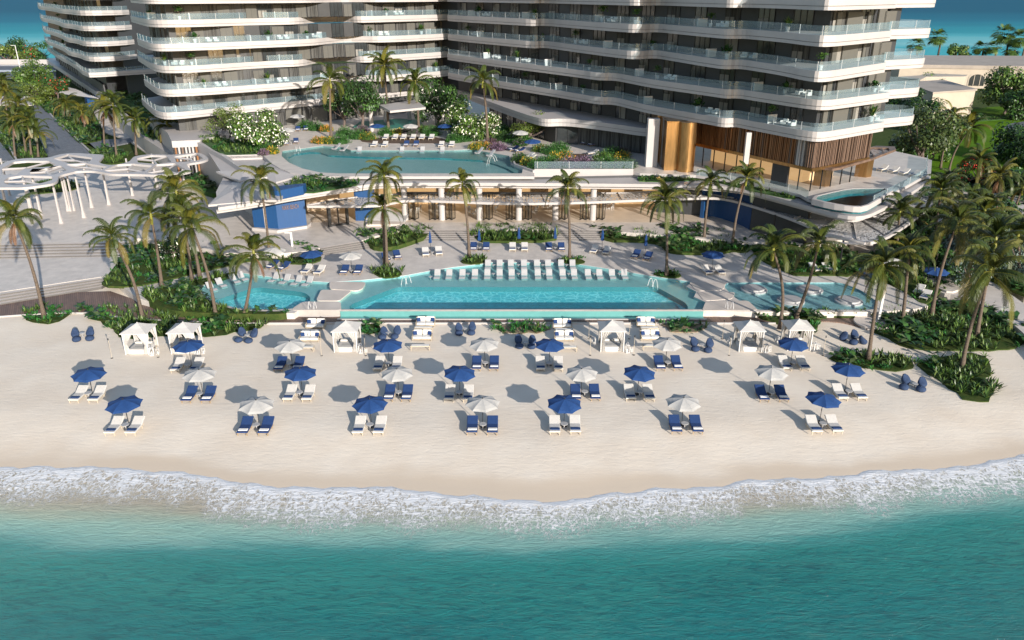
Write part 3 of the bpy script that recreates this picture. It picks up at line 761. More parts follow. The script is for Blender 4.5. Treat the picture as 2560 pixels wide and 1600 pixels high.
# facade pieces that catch the sun at the nose end: pale blinds
nose = [P(2000, 349, zb(1)).xy, P(2046, 356, zb(1)).xy, P(2208, 328, zb(1)).xy]
nf = offset(coarse, 2.35)[3:]
for k in range(1, 6):
    L_ = length(nf)
    for s, w_, ci in ((1.2, .9, 0), (3.2, 3.1, 0), (7.4, .55, 0), (9.6, 1.6, 1), (12.4, .5, 0), (14.2, 2.6, 0)):
        p, d = along(nf, s); b2 = MB(); b2.box(0, -.02, 0, w_, .2, FH - 1.5 + (.3 if ci else 0), 0); SCR.append((b2, frame(p, d, zb(k) + 1.12)))
flush_screens(right)
# ledge and ground storey of the long part (level 0)
L0 = [Vector(p) for p in PL([(1105, 230), (1140, 238), (1280, 292), (1335, 311), (1365, 317), (1400, 315), (1439, 317), (1530, 329), (1600, 340), (1630, 342)], zb(0))]
e0 = smooth(L0, 2); back0 = [face_R[0], face_R[0].lerp(face_R[1], .5), face_R[1] + Vector((.4, .3)), face_R[1].lerp(face_R[2], .42)]
slab_parts(right, e0, [p for p in back0], zb(0), 1.15, 'entrance_ledge', .5)
fl0 = offset(coarse, 2.4)[:2] + [offset(coarse, 2.4)[1].lerp(offset(coarse, 2.4)[2], .40)]
facade(right, fl0, zb(0) + 1.15, FH - 1.15, 5.6, wins_R, 'dark_wall', rng, 2.0, smin=8)
g0 = offset([P(1200, 262, zb(0)).xy, P(1370, 316, zb(0)).xy, P(1450, 318, zb(0)).xy, P(1620, 342, zb(0)).xy], 1.9)
gm = MB(); gm.wallstrip(g0, ZU, zb(0), 0, th=.3); gm.build('facade_wall', 'grey_wall', right)
Lg = length(g0)
for s, w_, kind_ in ((2, 4, 1), (8, 3, 0), (12, 4.5, 1), (20, 3.4, 1), (27.5, 3.4, 0), (31.3, 3.4, 2), (35.2, 3.6, 2), (39.2, 3.6, 2)):
    if s + w_ > Lg: break
    p, d = along(g0, s); q, _ = along(g0, s + w_); o = bpy.data.objects.new('window', window_mesh(w_, zb(0) - ZU - .1, 2, kind_ == 2)); COL.objects.link(o); o.parent = right; o.matrix_local = frame(p, (q - p).normalized(), ZU)
# white pillar, glass lift shaft, bronze drum at the lobby corner
pz = lambda x, y: P(x, y, ZU)
def pillar(name, x, y, w_, d_, z0, z1, m_, root, off=0):
    c = P(x, y, z0); b2 = MB(); b2.rbox(c.x - w_ / 2, c.y + 2.2, z0, c.x + w_ / 2, c.y + 2.2 + d_, z1, .06); return b2.build(name, m_, root)
pillar('white_pillar', 1634, 437, 1.6, 1.2, ZR, zb(1), 'white_render', right)
pillar('white_pillar', 1662, 436, .5, .5, ZR, zb(1), 'white_render', right)
pillar('bronze_wall', 1650, 425, .9, 5, ZR, zb(1), 'bronze', right)
c = P(1700, 432, ZU); b2 = MB(); b2.box(c.x - 1.9, c.y + 1.6, ZR, c.x + .9, c.y + 6, zb(1)); b2.build('bronze_wall', 'bronze', right)
c = P(1722, 437, ZU); b2 = MB(); b2.lathe([(1.15, ZR - ZU), (1.15, zb(1) - ZU)], 32, c=(c.x, c.y + 2.6, ZU)); b2.build('bronze_column', 'bronze', right, smooth=False)
c = P(1866, 470, ZU); b2 = MB(); b2.box(c.x - .3, c.y + 1.3, 10.2, c.x + .3, c.y + 1.8, zb(1)); b2.build('white_pillar', 'white_render', right)
# lobby: floor band, copper slats, glass
lob = offset(coarse, 1.3)[1:]
pA, _ = along(lob, length(lob[:2]) * .0)
lobl = [lob[0].lerp(lob[1], .62), lob[1], lob[2], lob[3]]
LL = length(lobl); sl = MB(); s = 0; i = 0
while s < LL:
    p, d = along(lobl, s); ci = 0 if s < LL * .56 and rng.random() < .85 else 1
    if .56 * LL < s < .60 * LL: ci = 2
    sl.box(-.05, rng.uniform(-.22, 0), 0, rng.uniform(.05, .12), .3, zb(1) - 10.7, ci, frame(p, d, 10.7)); s += .26
sl.build('slat_screen', ['copper_slat', 'brown_slat', 'white_render'], right)
lb2 = MB(); lb2.wallstrip(offset(lobl, .55), 10.3, zb(1), 0, th=.2); lb2.build('screen_backing', 'copper_slat', right)
lb2 = MB(); ol = offset(lobl, -.15); lb2.prism([tuple(p) for p in ol] + [tuple(p) for p in offset(lobl, 5)[::-1]], 10.3, 10.68, 0, bottom=True); lb2.build('lobby_ceiling', 'bronze', right)
gl_ = offset(lobl, 1.0); lb2 = MB(); lb2.wallstrip(gl_, ZU, 10.3, 0); s = 0; Lx = length(gl_)
while s < Lx:
    p, d = along(gl_, s); lb2.box(-.05, -.06, 0, .05, .06, 2.8, 1, frame(p, d, ZU)); s += 2.1
lb2.build('lobby_glazing', ['shop_glass', 'black_metal'], right)
lb2 = MB(); lb2.wallstrip(offset(lobl, 4.6), ZU, 10.3, 0); lb2.build('lobby_wall', 'wall_glow', right)
lb2 = MB(); p, d = along(gl_, Lx * .47); lb2.box(0, -.15, 0, 2.6, .1, 2.75, 0, frame(p, d, ZU)); lb2.build('grey_panel', 'dark_wall', right)
# bronze lattice canopy over the corner terrace
cz = 10.35; cp = PL([(1962, 404), (2030, 418), (2080, 424), (2100, 421), (2180, 398), (2240, 375), (2236, 368), (2190, 366), (2110, 385), (2036, 398)], cz)
cb = MB(); inner_ = [Vector(p) for p in cp]; cen = sum(inner_, Vector((0, 0))) / len(inner_); hole = [cen + (p - cen) * .86 for p in inner_]
cb.prism(cp, cz - .18, cz + .1, 0, holes=[hole], bottom=True); cb.prism(hole, cz - .1, cz - .1, 1)
x0 = min(p.x for p in inner_)
for t in frange(.12, .9, .11):
    a_ = P(1962 + 278 * t, 402 - 30 * t, cz); b_ = P(1990 + 245 * t, 421 - 40 * t, cz); cb.tube([(a_.x, a_.y + 1, cz), (b_.x, b_.y - .2, cz)], .09, 6, 2)
cb.build('lattice_canopy', ['brown_slat', 'lattice_brown', 'copper_slat'], right)
for x, y in ((2059, 467), (2162, 444)):
    c = P(x, y, ZU); b2 = MB(); b2.prism([(c.x - 1.1, c.y + .8), (c.x + .1, c.y), (c.x + 1.1, c.y + .6), (c.x + .3, c.y + 2)], ZU, cz - .15); b2.build('bronze_column', 'bronze', right)
lw_ = MB(); a_, c_ = P(1085, 196, zb(1)).xy, P(1150, 200, zb(1)).xy; lw_.wallstrip([(a_.x, a_.y + 9), (c_.x, c_.y + 9)], 6, zb(7), 0, th=.4); lw_.build('link_wall', 'dark_wall', right)
roof_ = MB(); roof_.prism([tuple(p) for p in offset(coarse, 3)] + [(60, 150), (0, 190)], zb(7) + 1.1, zb(7) + 1.3); roof_.build('roof', 'building_roof', right)

# ---- left wing -------------------------------------------------------------
C_px = [(362, 214), (385, 232), (400, 240), (425, 242.5), (475, 240), (529, 237), (640, 229), (760, 220), (800, 216), (840, 207), (872, 203), (910, 203), (955, 204), (1020, 200), (1103, 192.5), (1143, 186)]
D_px = [(345, 152), (378, 174), (395, 181), (425, 183.5), (503, 181), (640, 171), (700, 168), (755, 166), (790, 158), (830, 153), (870, 153.5), (905, 157), (944, 155), (1020, 150), (1103, 144.5), (1146, 140)]
EC = [Vector(p) for p in PL(C_px, zb(1))]; ED = [Vector(p) for p in PL(D_px, zb(2))]
coL = [P(352, 205, zb(1)).xy, P(405, 241, zb(1)).xy, P(640, 229, zb(1)).xy, P(1103, 193, zb(1)).xy, P(1146, 186, zb(1)).xy]
face_L = offset(coL, 3.0); core_L = offset(coL, 7.5)
left = empty('apartment_building', (0, 0, 0), 0, 'sunlit white apartment block with beige blinds behind the courtyard palms, left of centre', 'building')
wins_L = [(window_mesh(w_, FH - 1.12, n_, c_, l_), w_) for w_, n_, c_, l_ in ((2.2, 3, 1, 0), (1.6, 2, 1, 0), (2.5, 3, 0, 0), (1.9, 2, 0, 0), (2.6, 4, 0, 1))]
for k in range(0, 7):
    ed = smooth(ED if k % 2 == 0 and k else EC, 2)
    if k == 0: ed = smooth([Vector(p) for p in PL([(356, 262), (380, 285), (394, 295), (420, 300), (480, 295), (560, 286), (640, 279), (825, 260), (957, 246), (1024, 239), (1090, 232), (1140, 226)], zb(0))], 2)
    slab_parts(left, ed, core_L, zb(k))
    if k < 6:
        rail(left, ed, zb(k) + 1.12)
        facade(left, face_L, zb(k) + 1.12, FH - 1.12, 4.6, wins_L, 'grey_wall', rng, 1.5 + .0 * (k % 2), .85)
        dividers(left, ed, zb(k) + 1.0, [24, 35, 50, 62, 75])
facade(left, offset(coL, 2.2)[1:4], ZU, zb(0) - ZU, 5.2, wins_L, 'grey_wall', rng, 1.0, .95)
flush_screens(left)
roof_ = MB(); roof_.prism([tuple(p) for p in offset(coL, 3)] + [(5, 200), (-60, 200)], zb(6) + 1.1, zb(6) + 1.3); roof_.build('roof', 'building_roof', left)
lp = MB(); lp.prism([tuple(p) for p in offset(coL, .4)[:2]] + [tuple(offset(coL, .4)[2])] + [tuple(p) for p in offset(coL, 9)[:3][::-1]], 1, ZU + .02); lp.build('plinth', 'white_render', left)
pl_ = MB(); e1, e2 = P(431, 361, ZU).xy, P(498, 358, ZU).xy; LE = (e2 - e1).length; s = .2
while s < LE:
    p, d = along([e1, e2], s); pl_.box(0, .25, 0, .26, .5, 5.3, R.choice((0, 0, 1, 2)), frame(p, d, 1.6)); s += .52
pl_.box(0, .8, 0, LE, 1.0, 5.3, 3, frame(e1, (e2 - e1).normalized(), 1.6)); pl_.build('slatted_entrance', ['white_render', 'copper_slat', 'brown_slat', 'dark_wall'], left)
pl_ = MB(); q = P(430, 338, ZU); pl_.prism(PL([(418, 335), (555, 322), (555, 345), (500, 357), (430, 360)], ZU), 6.9, ZU + .45); pl_.build('garden_terrace', 'white_render', left)

# ---- third block at the far left -------------------------------------------
E_px = [(112, 100), (118, 112), (134, 117), (160, 128), (172, 139), (200, 145), (212, 151), (228, 154), (262, 154), (320, 150), (345, 146)]
EE = [Vector(p) for p in PL(E_px, zb(1))]
coE = [P(112, 100, zb(1)).xy, P(228, 154, zb(1)).xy, P(345, 146, zb(1)).xy]
face_E = offset(coE, 3.4); core_E = offset(coE, 8)
third = empty('apartment_building', (0, 0, 0), 0, 'white apartment block with jutting stepped balconies at the upper left edge', 'building')
for k in range(0, 7):
    ed = smooth(EE, 1)
    if k == 0: ed = smooth([Vector(p) for p in PL([(120, 128), (150, 150), (185, 168), (215, 194), (250, 193), (320, 188), (400, 183)], zb(0))], 1)
    slab_parts(third, ed, core_E, zb(k))
    if k < 6:
        rail(third, ed, zb(k) + 1.12)
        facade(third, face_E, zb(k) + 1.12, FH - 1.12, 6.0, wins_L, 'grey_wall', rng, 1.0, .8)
        L1 = (face_E[1] - face_E[0]).length
        for s in (22, 36, 50):
            if s < L1:
                p, d = along(face_E, s); b2 = MB(); b2.box(-.12, -3.2, 0, .12, 0, FH - 1.12); o = b2.build('divider_wall', 'white_render', third); o.matrix_local = frame(p, d, zb(k) + 1.12)
facade(third, offset(coE, 3.2), 1.5, zb(0) - 1.5, 6, [(window_mesh(2.4, 6.5, 2, 0), 2.4), (window_mesh(1.6, 6.5, 1, 1), 1.6)], 'dark_wall', rng, 1.0)
flush_screens(third)
roof_ = MB(); roof_.prism([tuple(p) for p in offset(coE, 3)] + [(-90, 240), (-130, 270)], zb(6) + 1.1, zb(6) + 1.3); roof_.build('roof', 'building_roof', third)
lw_ = MB(); a_, c_ = P(288, 153, zb(1)).xy, P(430, 140, zb(1)).xy; lw_.wallstrip([(a_.x, a_.y + 4.5), (c_.x, c_.y + 4.5)], 1.5, zb(6), 0, th=.4); lw_.build('link_wall', 'dark_wall', third)
# sloping service wing beside it
low = empty('podium_wing', (0, 0, 0), 0, 'low angular white podium wing with a slatted ramp canopy below the far left block', 'building')
a1 = PL([(118, 150), (165, 180), (262, 243), (272, 250), (262, 228), (222, 190), (150, 140)], 5.5)
b2 = MB(); b2.prism(a1, 4.2, 5.5, 0, bottom=True); b2.build('roof_slab', 'white_render', low)
b2 = MB(); b2.wallstrip(PL([(140, 150), (185, 182), (262, 236)], 5.5), 5.5, 7.9, th=.3); b2.build('facade_wall', 'dark_wall', low)
b2 = MB(); b2.prism(PL([(272, 250), (330, 300), (395, 345), (470, 395), (440, 402), (360, 350), (255, 262)], 4), 1, 4.4); b2.build('retaining_wall', 'white_render', low)
for i in range(11):
    t = i / 10; a_, c_ = P(165 - 18 * t, 218 + 15 * t, 4.0), P(190 + 55 * t, 224 + 22 * t, 4.0); b2 = MB(); b2.tube([a_, c_], .16, 4); b2.build('slat', 'white_render', low)
b2 = MB(); b2.prism(PL([(214, 262), (246, 262), (242, 272), (222, 272)], 1.6), 1, 4.0); b2.build('blue_kiosk', 'blue_panel', low)

# ---- beige arched building, upper right ------------------------------------
arch = empty('arched_building', (0, 0, 0), 0, 'long low beige building with arched windows at the upper right', 'building')
zr = 7.5; AX = [P(2300, 160, zr), P(2700, 167, zr)]
fy0 = P(2420, 185, zr); b2 = MB(); f0, f1 = Vector((P(2250, 168, zr).x, P(2250, 168, zr).y)), Vector((P(2760, 176, zr).x, P(2760, 176, zr).y))
b2.prism([tuple(f0), tuple(f1), (f1.x + 20, f1.y + 60), (f0.x, f0.y + 55)], 1, zr); b2.build('wall', ['beige_building'], arch)
b2 = MB(); b2.wallstrip([f0 + Vector((0, -.25)), f1 + Vector((0, -.25))], zr - .2, zr + .9, th=.5); b2.prism([tuple(f0 + Vector((0, .5))), tuple(f1 + Vector((0, .5))), (f1.x + 19, f1.y + 58), (f0.x, f0.y + 53)], zr, zr + .05); b2.build('roof', 'building_roof', arch)
dd_ = (f1 - f0).normalized()
for i in range(7):
    p = f0 + dd_ * (14 + i * 9.6); wv = MB(); n = 10; z0_ = 2.2
    prof = [(-2.6, 0)] + [(-2.6 * math.cos(math.pi * j / n), 2.2 + 1.9 * math.sin(math.pi * j / n)) for j in range(n + 1)] + [(2.6, 0)]
    for sc_, yo, mi in ((1.0, -.10, 0), (.86, -.16, 1)):
        wv.add([(x * sc_, yo, z * sc_) for x, z in prof], [tuple(range(len(prof)))[::-1]], mi)
    for x in (-.9, .9): wv.box(x - .08, -.3, 0, x + .08, -.17, 3.3, 0)
    o = wv.build('arched_window', ['beige_building', 'window_glass'], arch); o.matrix_local = frame(p, dd_, z0_)
c0 = P(2308, 190, 9); b2 = MB(); b2.prism(PL([(2240, 192), (2300, 188), (2316, 183), (2420, 187), (2414, 191), (2316, 192), (2300, 200)], 8.2), 1, 8.2); b2.build('wall', 'beige_building', arch)
b2 = MB(); a_, c_ = P(2320, 300, 1.5), P(2425, 290, 1.5); b2.prism([(a_.x, a_.y), (c_.x, c_.y), (c_.x + 3, c_.y + 22), (a_.x + 3, a_.y + 22)], 1, 7.6); b2.build('wing_wall', 'beige_building', arch)
b2 = MB(); b2.prism([(a_.x - .2, a_.y - .2), (c_.x + .3, c_.y - .2), (c_.x + 3.3, c_.y + 22.3), (a_.x + 2.8, a_.y + 22.3)], 7.6, 8.0); b2.build('roof', 'building_roof', arch)

# ---- pavilion and upper terrace (podium) -----------------------------------
pav = empty('beach_pavilion', (0, 0, 0), 0, 'long flat-roofed pavilion with open bronze-framed doors behind the pool', 'pavilion')
RF = [(545, 519), (640, 505), (759, 484), (911, 462), (960, 457), (1280, 457), (1700, 461), (1790, 464), (1859, 472), (1951, 496), (2052, 524), (2110, 539), (2150, 542), (2185, 533), (2285, 478), (2317, 453), (2327, 440)]
RFw = [Vector(p) for p in PL(RF, ZR)]
backs = PL([(2330, 400), (2200, 370), (1500, 340), (900, 330), (560, 345), (500, 352), (520, 380), (560, 440), (540, 480)], ZR)
b2 = MB(); rr_ = smooth(RFw, 1); b2.prism([tuple(p) for p in rr_] + [tuple(p) for p in backs], 6.48, ZR, 0, bottom=True); b2.prism([tuple(p) for p in offset(rr_, .75)] + [tuple(p) for p in offset(backs, .75)], 6.03, 6.478, 0, bottom=True); b2.build('roof', 'white_render', pav)
# upper terrace, with pool cuts
UP = [(480, 349), (555, 391), (657, 388), (668, 398), (680, 409), (698, 420), (725, 431), (758, 437), (817, 441), (1336, 441), (1336, 430), (1583, 430), (1600, 433), (1740, 438), (1860, 454), (2000, 486), (2020, 497), (2080, 513), (2128, 522), (2150, 523), (2172, 514), (2270, 463), (2318, 436), (2318, 395), (2200, 370), (1700, 335), (1300, 270), (1180, 240), (1000, 262), (640, 300), (470, 330)]
U1 = PL([(706, 377), (760, 370), (807, 364), (851, 367), (877, 375), (1135, 375), (1180, 373), (1220, 380), (1273, 389), (1277, 411), (1307, 422), (1305, 433.5), (850, 433.5), (800, 431), (755, 421), (722, 406), (704, 390)], ZU)
U1b = smooth(PL([(716, 383), (790, 372), (832, 386), (1190, 390), (1262, 411), (1296, 431), (850, 431), (802, 428), (758, 418), (728, 403)], ZU), 1, True)
U2 = smooth(PL([(2026, 494), (2100, 476), (2140, 470), (2235, 471), (2190, 498), (2160, 515), (2125, 514), (2080, 507)], ZU + .35), 1, True)
b2 = MB(); b2.wallstrip(offset([Vector(p) for p in PL([(700, 421), (758, 437), (841, 441), (1336, 441), (1583, 436), (1740, 440), (1860, 454), (2000, 486), (2080, 513), (2150, 523), (2172, 514), (2270, 463), (2318, 436)], ZU)], .9), ZR - .1, 7.2, 0); b2.build('shadow_gap', 'dark_wall', pav)
b2 = MB(); b2.prism(PL(UP, ZU), 7.14, ZU, 0, holes=[U1, U2], mside=1, inner_sides=False); b2.build('upper_terrace', ['terrace_paving', 'white_render'], pav)
b2 = MB(); b2.prism(U1, ZU - .35, ZU - .35, 0, holes=[U1b], inner_sides=False); basin(b2, U1b, ZU - .35, 1.0, 1, 2); k = len(U1)
b2.add([(p.x, p.y, ZU + .003) for p in U1] + [(p.x, p.y, ZU - .35) for p in U1], [((i + 1) % k, i, i + k, (i + 1) % k + k) for i in range(k)], 0)
struct(b2, 'upper_pool_basin', ['upper_shelf', 'mosaic_upper', 'mosaic_upper'])
b2 = MB(); b2.prism(U1, ZU - .06, ZU - .06, 0, inner_sides=False); struct(b2, 'upper_pool_water', 'upper_water')
# curved hull under the pool
hull = [Vector(p) for p in PL([(650, 388), (664, 400), (678, 413), (700, 427), (735, 442), (790, 450), (840, 452), (1336, 452)], 7.1)]
b2 = MB(); b2.wallstrip(smooth(hull[:6], 2), 6.75, 7.3, 0, th=1.0); b2.build('pool_hull', 'white_render', pav)
b2 = MB(); a_, c_ = P(850, 433.6, ZU), P(1305, 433.6, ZU); b2.wallstrip([Vector(p) for p in PL([(704, 391), (722, 407), (755, 422), (800, 432), (850, 434.6), (1305, 434.6)], ZU)], ZU - .5, ZU - .075, 0, th=.1); b2.build('overflow_edge', 'overflow_tile', pav)
b2 = MB(); b2.wallstrip([Vector(p) for p in PL([(1336, 431), (1583, 431)], ZU)], 6.9, ZU + .45, 0, th=.3); b2.wallstrip([Vector(p) for p in PL([(1336, 431), (1290, 415), (1284, 402)], ZU)], 7.2, ZU + .3, 0, th=.25); b2.build('planter_wall', 'white_render', pav)
# right raised pool
rim = MB(); U2c = sum((Vector(p) for p in U2), Vector((0, 0))) / len(U2)
rimo = [U2c + (Vector(p) - U2c) * 1.10 for p in U2]; rim.prism(rimo, ZU - .3, ZU + .35, 0, holes=[U2], bottom=False); tag(rim.build('pool_rim', 'white_render'), kind='structure')
b2 = MB(); basin(b2, U2, ZU + .3, .9, 0, 0); struct(b2, 'plunge_pool_basin', 'mosaic_upper')
b2 = MB(); b2.prism(U2, ZU + .24, ZU + .24, 0, inner_sides=False); struct(b2, 'plunge_pool_water', 'upper_water')
for ln in ([(1740, 438), (1860, 454), (2000, 486), (2018, 496)], [(2183, 508), (2270, 463), (2318, 436), (2318, 398)], [(1336, 429), (1583, 429)]):
    rail(pav, [Vector(p) for p in PL(ln, ZU)], ZU + (.45 if ln[0][0] == 1336 else 0), .9, .1)
# long white walls at the left end of the podium (ramp parapets)
b2 = MB(); b2.wallstrip([Vector(p) for p in PL([(478, 349), (555, 391), (622, 436), (650, 462)], ZU)], 1.5, ZU + .1, 0, th=.6); b2.build('parapet_wall', 'white_render', pav)
b2 = MB(); b2.wallstrip([Vector(p) for p in PL([(555, 391), (657, 388)], ZU)], 4, ZU + .12, 0, th=.4); b2.build('parapet_wall', 'white_render', pav)
for i, (pts, z0_, z1_) in enumerate(((((540, 428), (640, 428), (668, 442), (598, 452)), 7.1, 7.5), (((520, 512), (588, 448), (625, 455), (668, 500)), 6.4, 7.0), (((665, 403), (745, 440), (690, 455), (640, 440)), 6.6, 7.2), (((575, 470), (610, 452), (720, 470), (700, 500), (640, 500)), 6.9, 7.3))):
    pp = PL(pts, z1_); b2 = MB(); cc = sum((Vector(p) for p in pp), Vector((0, 0))) / len(pp)
    b2.add([(p.x, p.y, z1_ - .25) for p in pp] + [(p.x, p.y, z1_) for p in pp] + [(cc.x, cc.y + .5, z1_ + .5)], [(i_, (i_ + 1) % len(pp), (i_ + 1) % len(pp) + len(pp), i_ + len(pp)) for i_ in range(len(pp))] + [(i_ + len(pp), (i_ + 1) % len(pp) + len(pp), 2 * len(pp)) for i_ in range(len(pp))])
    b2.build('folded_roof_plate', 'white_render', pav)
# interior
xl, xr = P(905, 545, ZT).x, P(1660, 545, ZT).x; yc = P(1280, 551, ZT).y
b2 = MB(); b2.prism([(-27, yc - 1), (xr + 6, yc - 1), (xr + 6, yc + 12), (-27, yc + 12)], ZT, ZT + .004); b2.build('interior_floor', 'interior_floor', pav)
b2 = MB(); b2.box(-25, yc + 9, ZT, xr + 4, yc + 9.4, 6.03, 0); b2.build('back_wall', 'wall_glow', pav)  # wall itself glows in place of the ceiling lights
for x in frange(-20, xr, 4.6):
    if rng.random() < .7:
        b2 = MB(); b2.box(x, yc + 8.7, ZT + .9, x + 2.6, yc + 8.98, ZT + 3.2); b2.build('wall_shelf', 'teak', pav)
cxs = [P(x, 551, ZT).x for x in (1013, 1105, 1199, 1297, 1388, 1482)]
for x in cxs:
    b2 = MB(); b2.lathe([(.42, 0), (.42, 6.03 - ZT)], 20, c=(x, yc + .3, ZT)); b2.build('round_column', 'white_render', pav, smooth=False)
for i, x in enumerate(cxs):
    for sgn in ((-1, 1) if i % 2 else (1,)):
        for j in range(3):
            x_ = x + sgn * (.75 + j * .36); b2 = MB(); b2.box(-.03, -.55, 0, .03, -.47, 3.6, 0); b2.box(-.03, .47, 0, .03, .55, 3.6, 0); b2.box(-.03, -.47, 0, .03, .47, .1, 0); b2.box(-.03, -.47, 3.5, .03, .47, 3.6, 0); b2.box(-.005, -.47, .1, .005, .47, 3.5, 1); o = b2.build('folding_door', ['black_metal', 'shop_glass'], pav); o.location = (x_, yc + .6, ZT + .004); o.rotation_euler.z = (.5 if j % 2 else -.5)
b2 = MB(); b2.box(cxs[0] - 1, yc + .1, 5.1, cxs[-1] + 1, yc + .5, 5.3); b2.build('door_head', 'black_metal', pav)
# diagonal left wall with doors
dl = [Vector(p) for p in PL([(745, 532), (870, 500), (905, 497)], ZT)]
# freestanding dark door frame
for (x0_, y0_, x1_, y1_) in ((822, 567, 872, 560),):
    a_, c_ = P(x0_, y0_, ZT), P(x1_, y1_, ZT); d = (c_.xy - a_.xy); M = frame(a_.xy, d.normalized(), ZT); w_ = d.length; b2 = MB()
    b2.box(0, -.25, 0, .35, .25, 3.4, 0, M); b2.box(w_ - .3, -.25, 0, w_, .25, 3.4, 0, M); b2.box(0, -.12, 0, w_, .12, .25, 0, M); b2.box(w_ / 2 - .07, -.1, .25, w_ / 2 + .07, .1, 3.4, 0, M); b2.box(.3, -.1, 3.2, w_ - .3, .1, 3.4, 0, M)
    tag(b2.build('door_frame', 'black_metal'), 'dark freestanding door frame beside the blue wall', 'door frame')
b2 = MB(); b2.wallstrip([Vector(p) for p in PL([(768, 531), (805, 527), (850, 524)], ZT)], ZT, 6.0, 0, th=.3); b2.build('back_wall', 'interior_wall', pav)
# blue panelled volume with lettering
p0, p1, p2 = P(636, 574, ZT), P(697, 579, ZT), P(768, 569, ZT)
blue = empty('blue_wall', (0, 0, 0), 0, 'tall blue panelled wall with small bronze capital letters under the roof edge', 'wall')
b2 = MB(); b2.prism([tuple(p0.xy), tuple(p1.xy), tuple(p2.xy), (p2.x - 1.2, p2.y + 4.5), (p0.x + .5, p0.y + 6)], ZT + .35, 6.02); b2.build('panel', 'blue_panel', blue)
b2 = MB(); b2.prism([(p0.x - .3, p0.y - .3), (p1.x, p1.y - .7), (p2.x + .1, p2.y - .45), (p2.x + .3, p2.y + 1)], ZT - .1, ZT + .35); b2.build('plinth', 'white_render', blue)
q0, q1, q2 = P(650, 500, ZR), P(693, 502, ZR), P(757, 489, ZR)
b2 = MB(); b2.prism([(q0.x, q0.y + .6), (q1.x, q1.y + .4), (q2.x, q2.y + .5), (q2.x, q2.y + 2.0), (q0.x, q0.y + 2.0)], ZR, ZR + 1.1); b2.build('parapet', ['blue_panel'], blue)
tx = bpy.data.curves.new('lettering', 'FONT'); tx.body = 'NIKKI BEACH'; tx.size = .8; tx.extrude = .04; tx.space_character = 1.05
to = bpy.data.objects.new('lettering', tx); COL.objects.link(to); tx.materials.append(MATS['bronze_letters'])
dB = (p2.xy - p1.xy).normalized(); M = frame(p1.xy, dB, 0); to.parent = blue
to.matrix_local = M @ Matrix.Translation((.75, -.09, 4.25)) @ Matrix.Rotation(rad(90), 4, 'X') @ Matrix.Diagonal((.42, 1, 1, 1))
c = P(912, 552, ZT); b2 = MB(); b2.box(c.x - 1.2, c.y, ZT, c.x + 1.3, c.y + 1.5, 6.0); tag(b2.build('blue_pier', 'blue_panel'), 'narrow blue panelled pier behind the folded white seat', 'wall')
# curved blue wall on the right
bl = [Vector(p) for p in PL([(1757, 546), (1775, 540), (1800, 545), (1850, 562), (1873, 574)], ZT)]
b2 = MB(); b2.wallstrip(smooth(bl, 2), ZT - .3, 6.0, 0, th=.5); tag(b2.build('blue_wall', 'blue_panel'), 'deep blue curved wall in shade behind the right-hand palms', 'wall')
b2 = MB(); b2.wallstrip([Vector(p) for p in PL([(1874, 575), (1930, 590), (2010, 610)], ZT)], .5, 6.0, 0, th=.5); b2.build('facade_wall', 'grey_wall', pav)
b2 = MB(); b2.wallstrip([Vector(p) for p in PL([(1640, 530), (1760, 540)], ZT)], ZT, 6.0, 0, th=.3); b2.build('facade_wall', 'dark_wall', pav)

# perforated white canopy running in front of the pavilion
zc = 4.7
ca = empty('perforated_canopy', (0, 0, 0), 0, 'long thin white perforated canopy wrapping the front of the pavilion', 'canopy')
cf = [Vector(p) for p in PL([(769, 516), (940, 516), (980, 508), (1010, 501), (1100, 503), (1280, 510), (1450, 507), (1640, 499), (1740, 496), (1790, 495), (1830, 501), (1900, 521), (1990, 551), (2060, 583), (2120, 600), (2185, 612), (2270, 560), (2330, 510)], zc)]
cbk = [Vector(p) for p in PL([(769, 514), (860, 497), (960, 487), (1100, 484), (1280, 485), (1500, 485), (1700, 477), (1770, 486), (1860, 500), (2000, 525), (2100, 545), (2150, 550), (2200, 540), (2300, 490)], zc)]
cfs, cbs = smooth(cf, 2), smooth(cbk, 1)
b2 = MB(); b2.prism([tuple(p) for p in cfs] + [tuple(p) for p in cbs[::-1]], zc, zc); b2.build('mesh_panel', 'lattice_white', ca)
b2 = MB(); b2.wallstrip(offset(cfs, -.25), zc - .14, zc + .16, 0, th=.35); b2.wallstrip(cbs, zc - .1, zc + .12, 0, th=.22)
for s in frange(6, length(cfs) - 4, 5.2):
    p, d = along(cfs, s); q, _ = min(((c_, 0) for c_ in resample(cbs, .8)), key=lambda t: (t[0] - p).length); b2.tube([(p.x, p.y, zc + .06), (q.x, q.y, zc + .06)], .08, 4)
b2.build('edge_beam', 'white_render', ca)
for x, y in ((1930, 600), (1968, 575), (2100, 655), (2010, 610)):
    c = P(x, y, ZT); b2 = MB(); b2.tube([(c.x, c.y, 1), (c.x, c.y, zc)], .12, 8); b2.build('post', 'black_metal', ca)
# stepped lower lattice louvres on the right
for i in range(5):
    a_, c_ = P(2000 + 8 * i, 548 + 14 * i, zc - .2), P(2230 - 12 * i, 548 + 16 * i, zc - .2); b2 = MB(); b2.tube([a_, c_], .14, 4); b2.build('louvre_beam', 'white_render', ca)

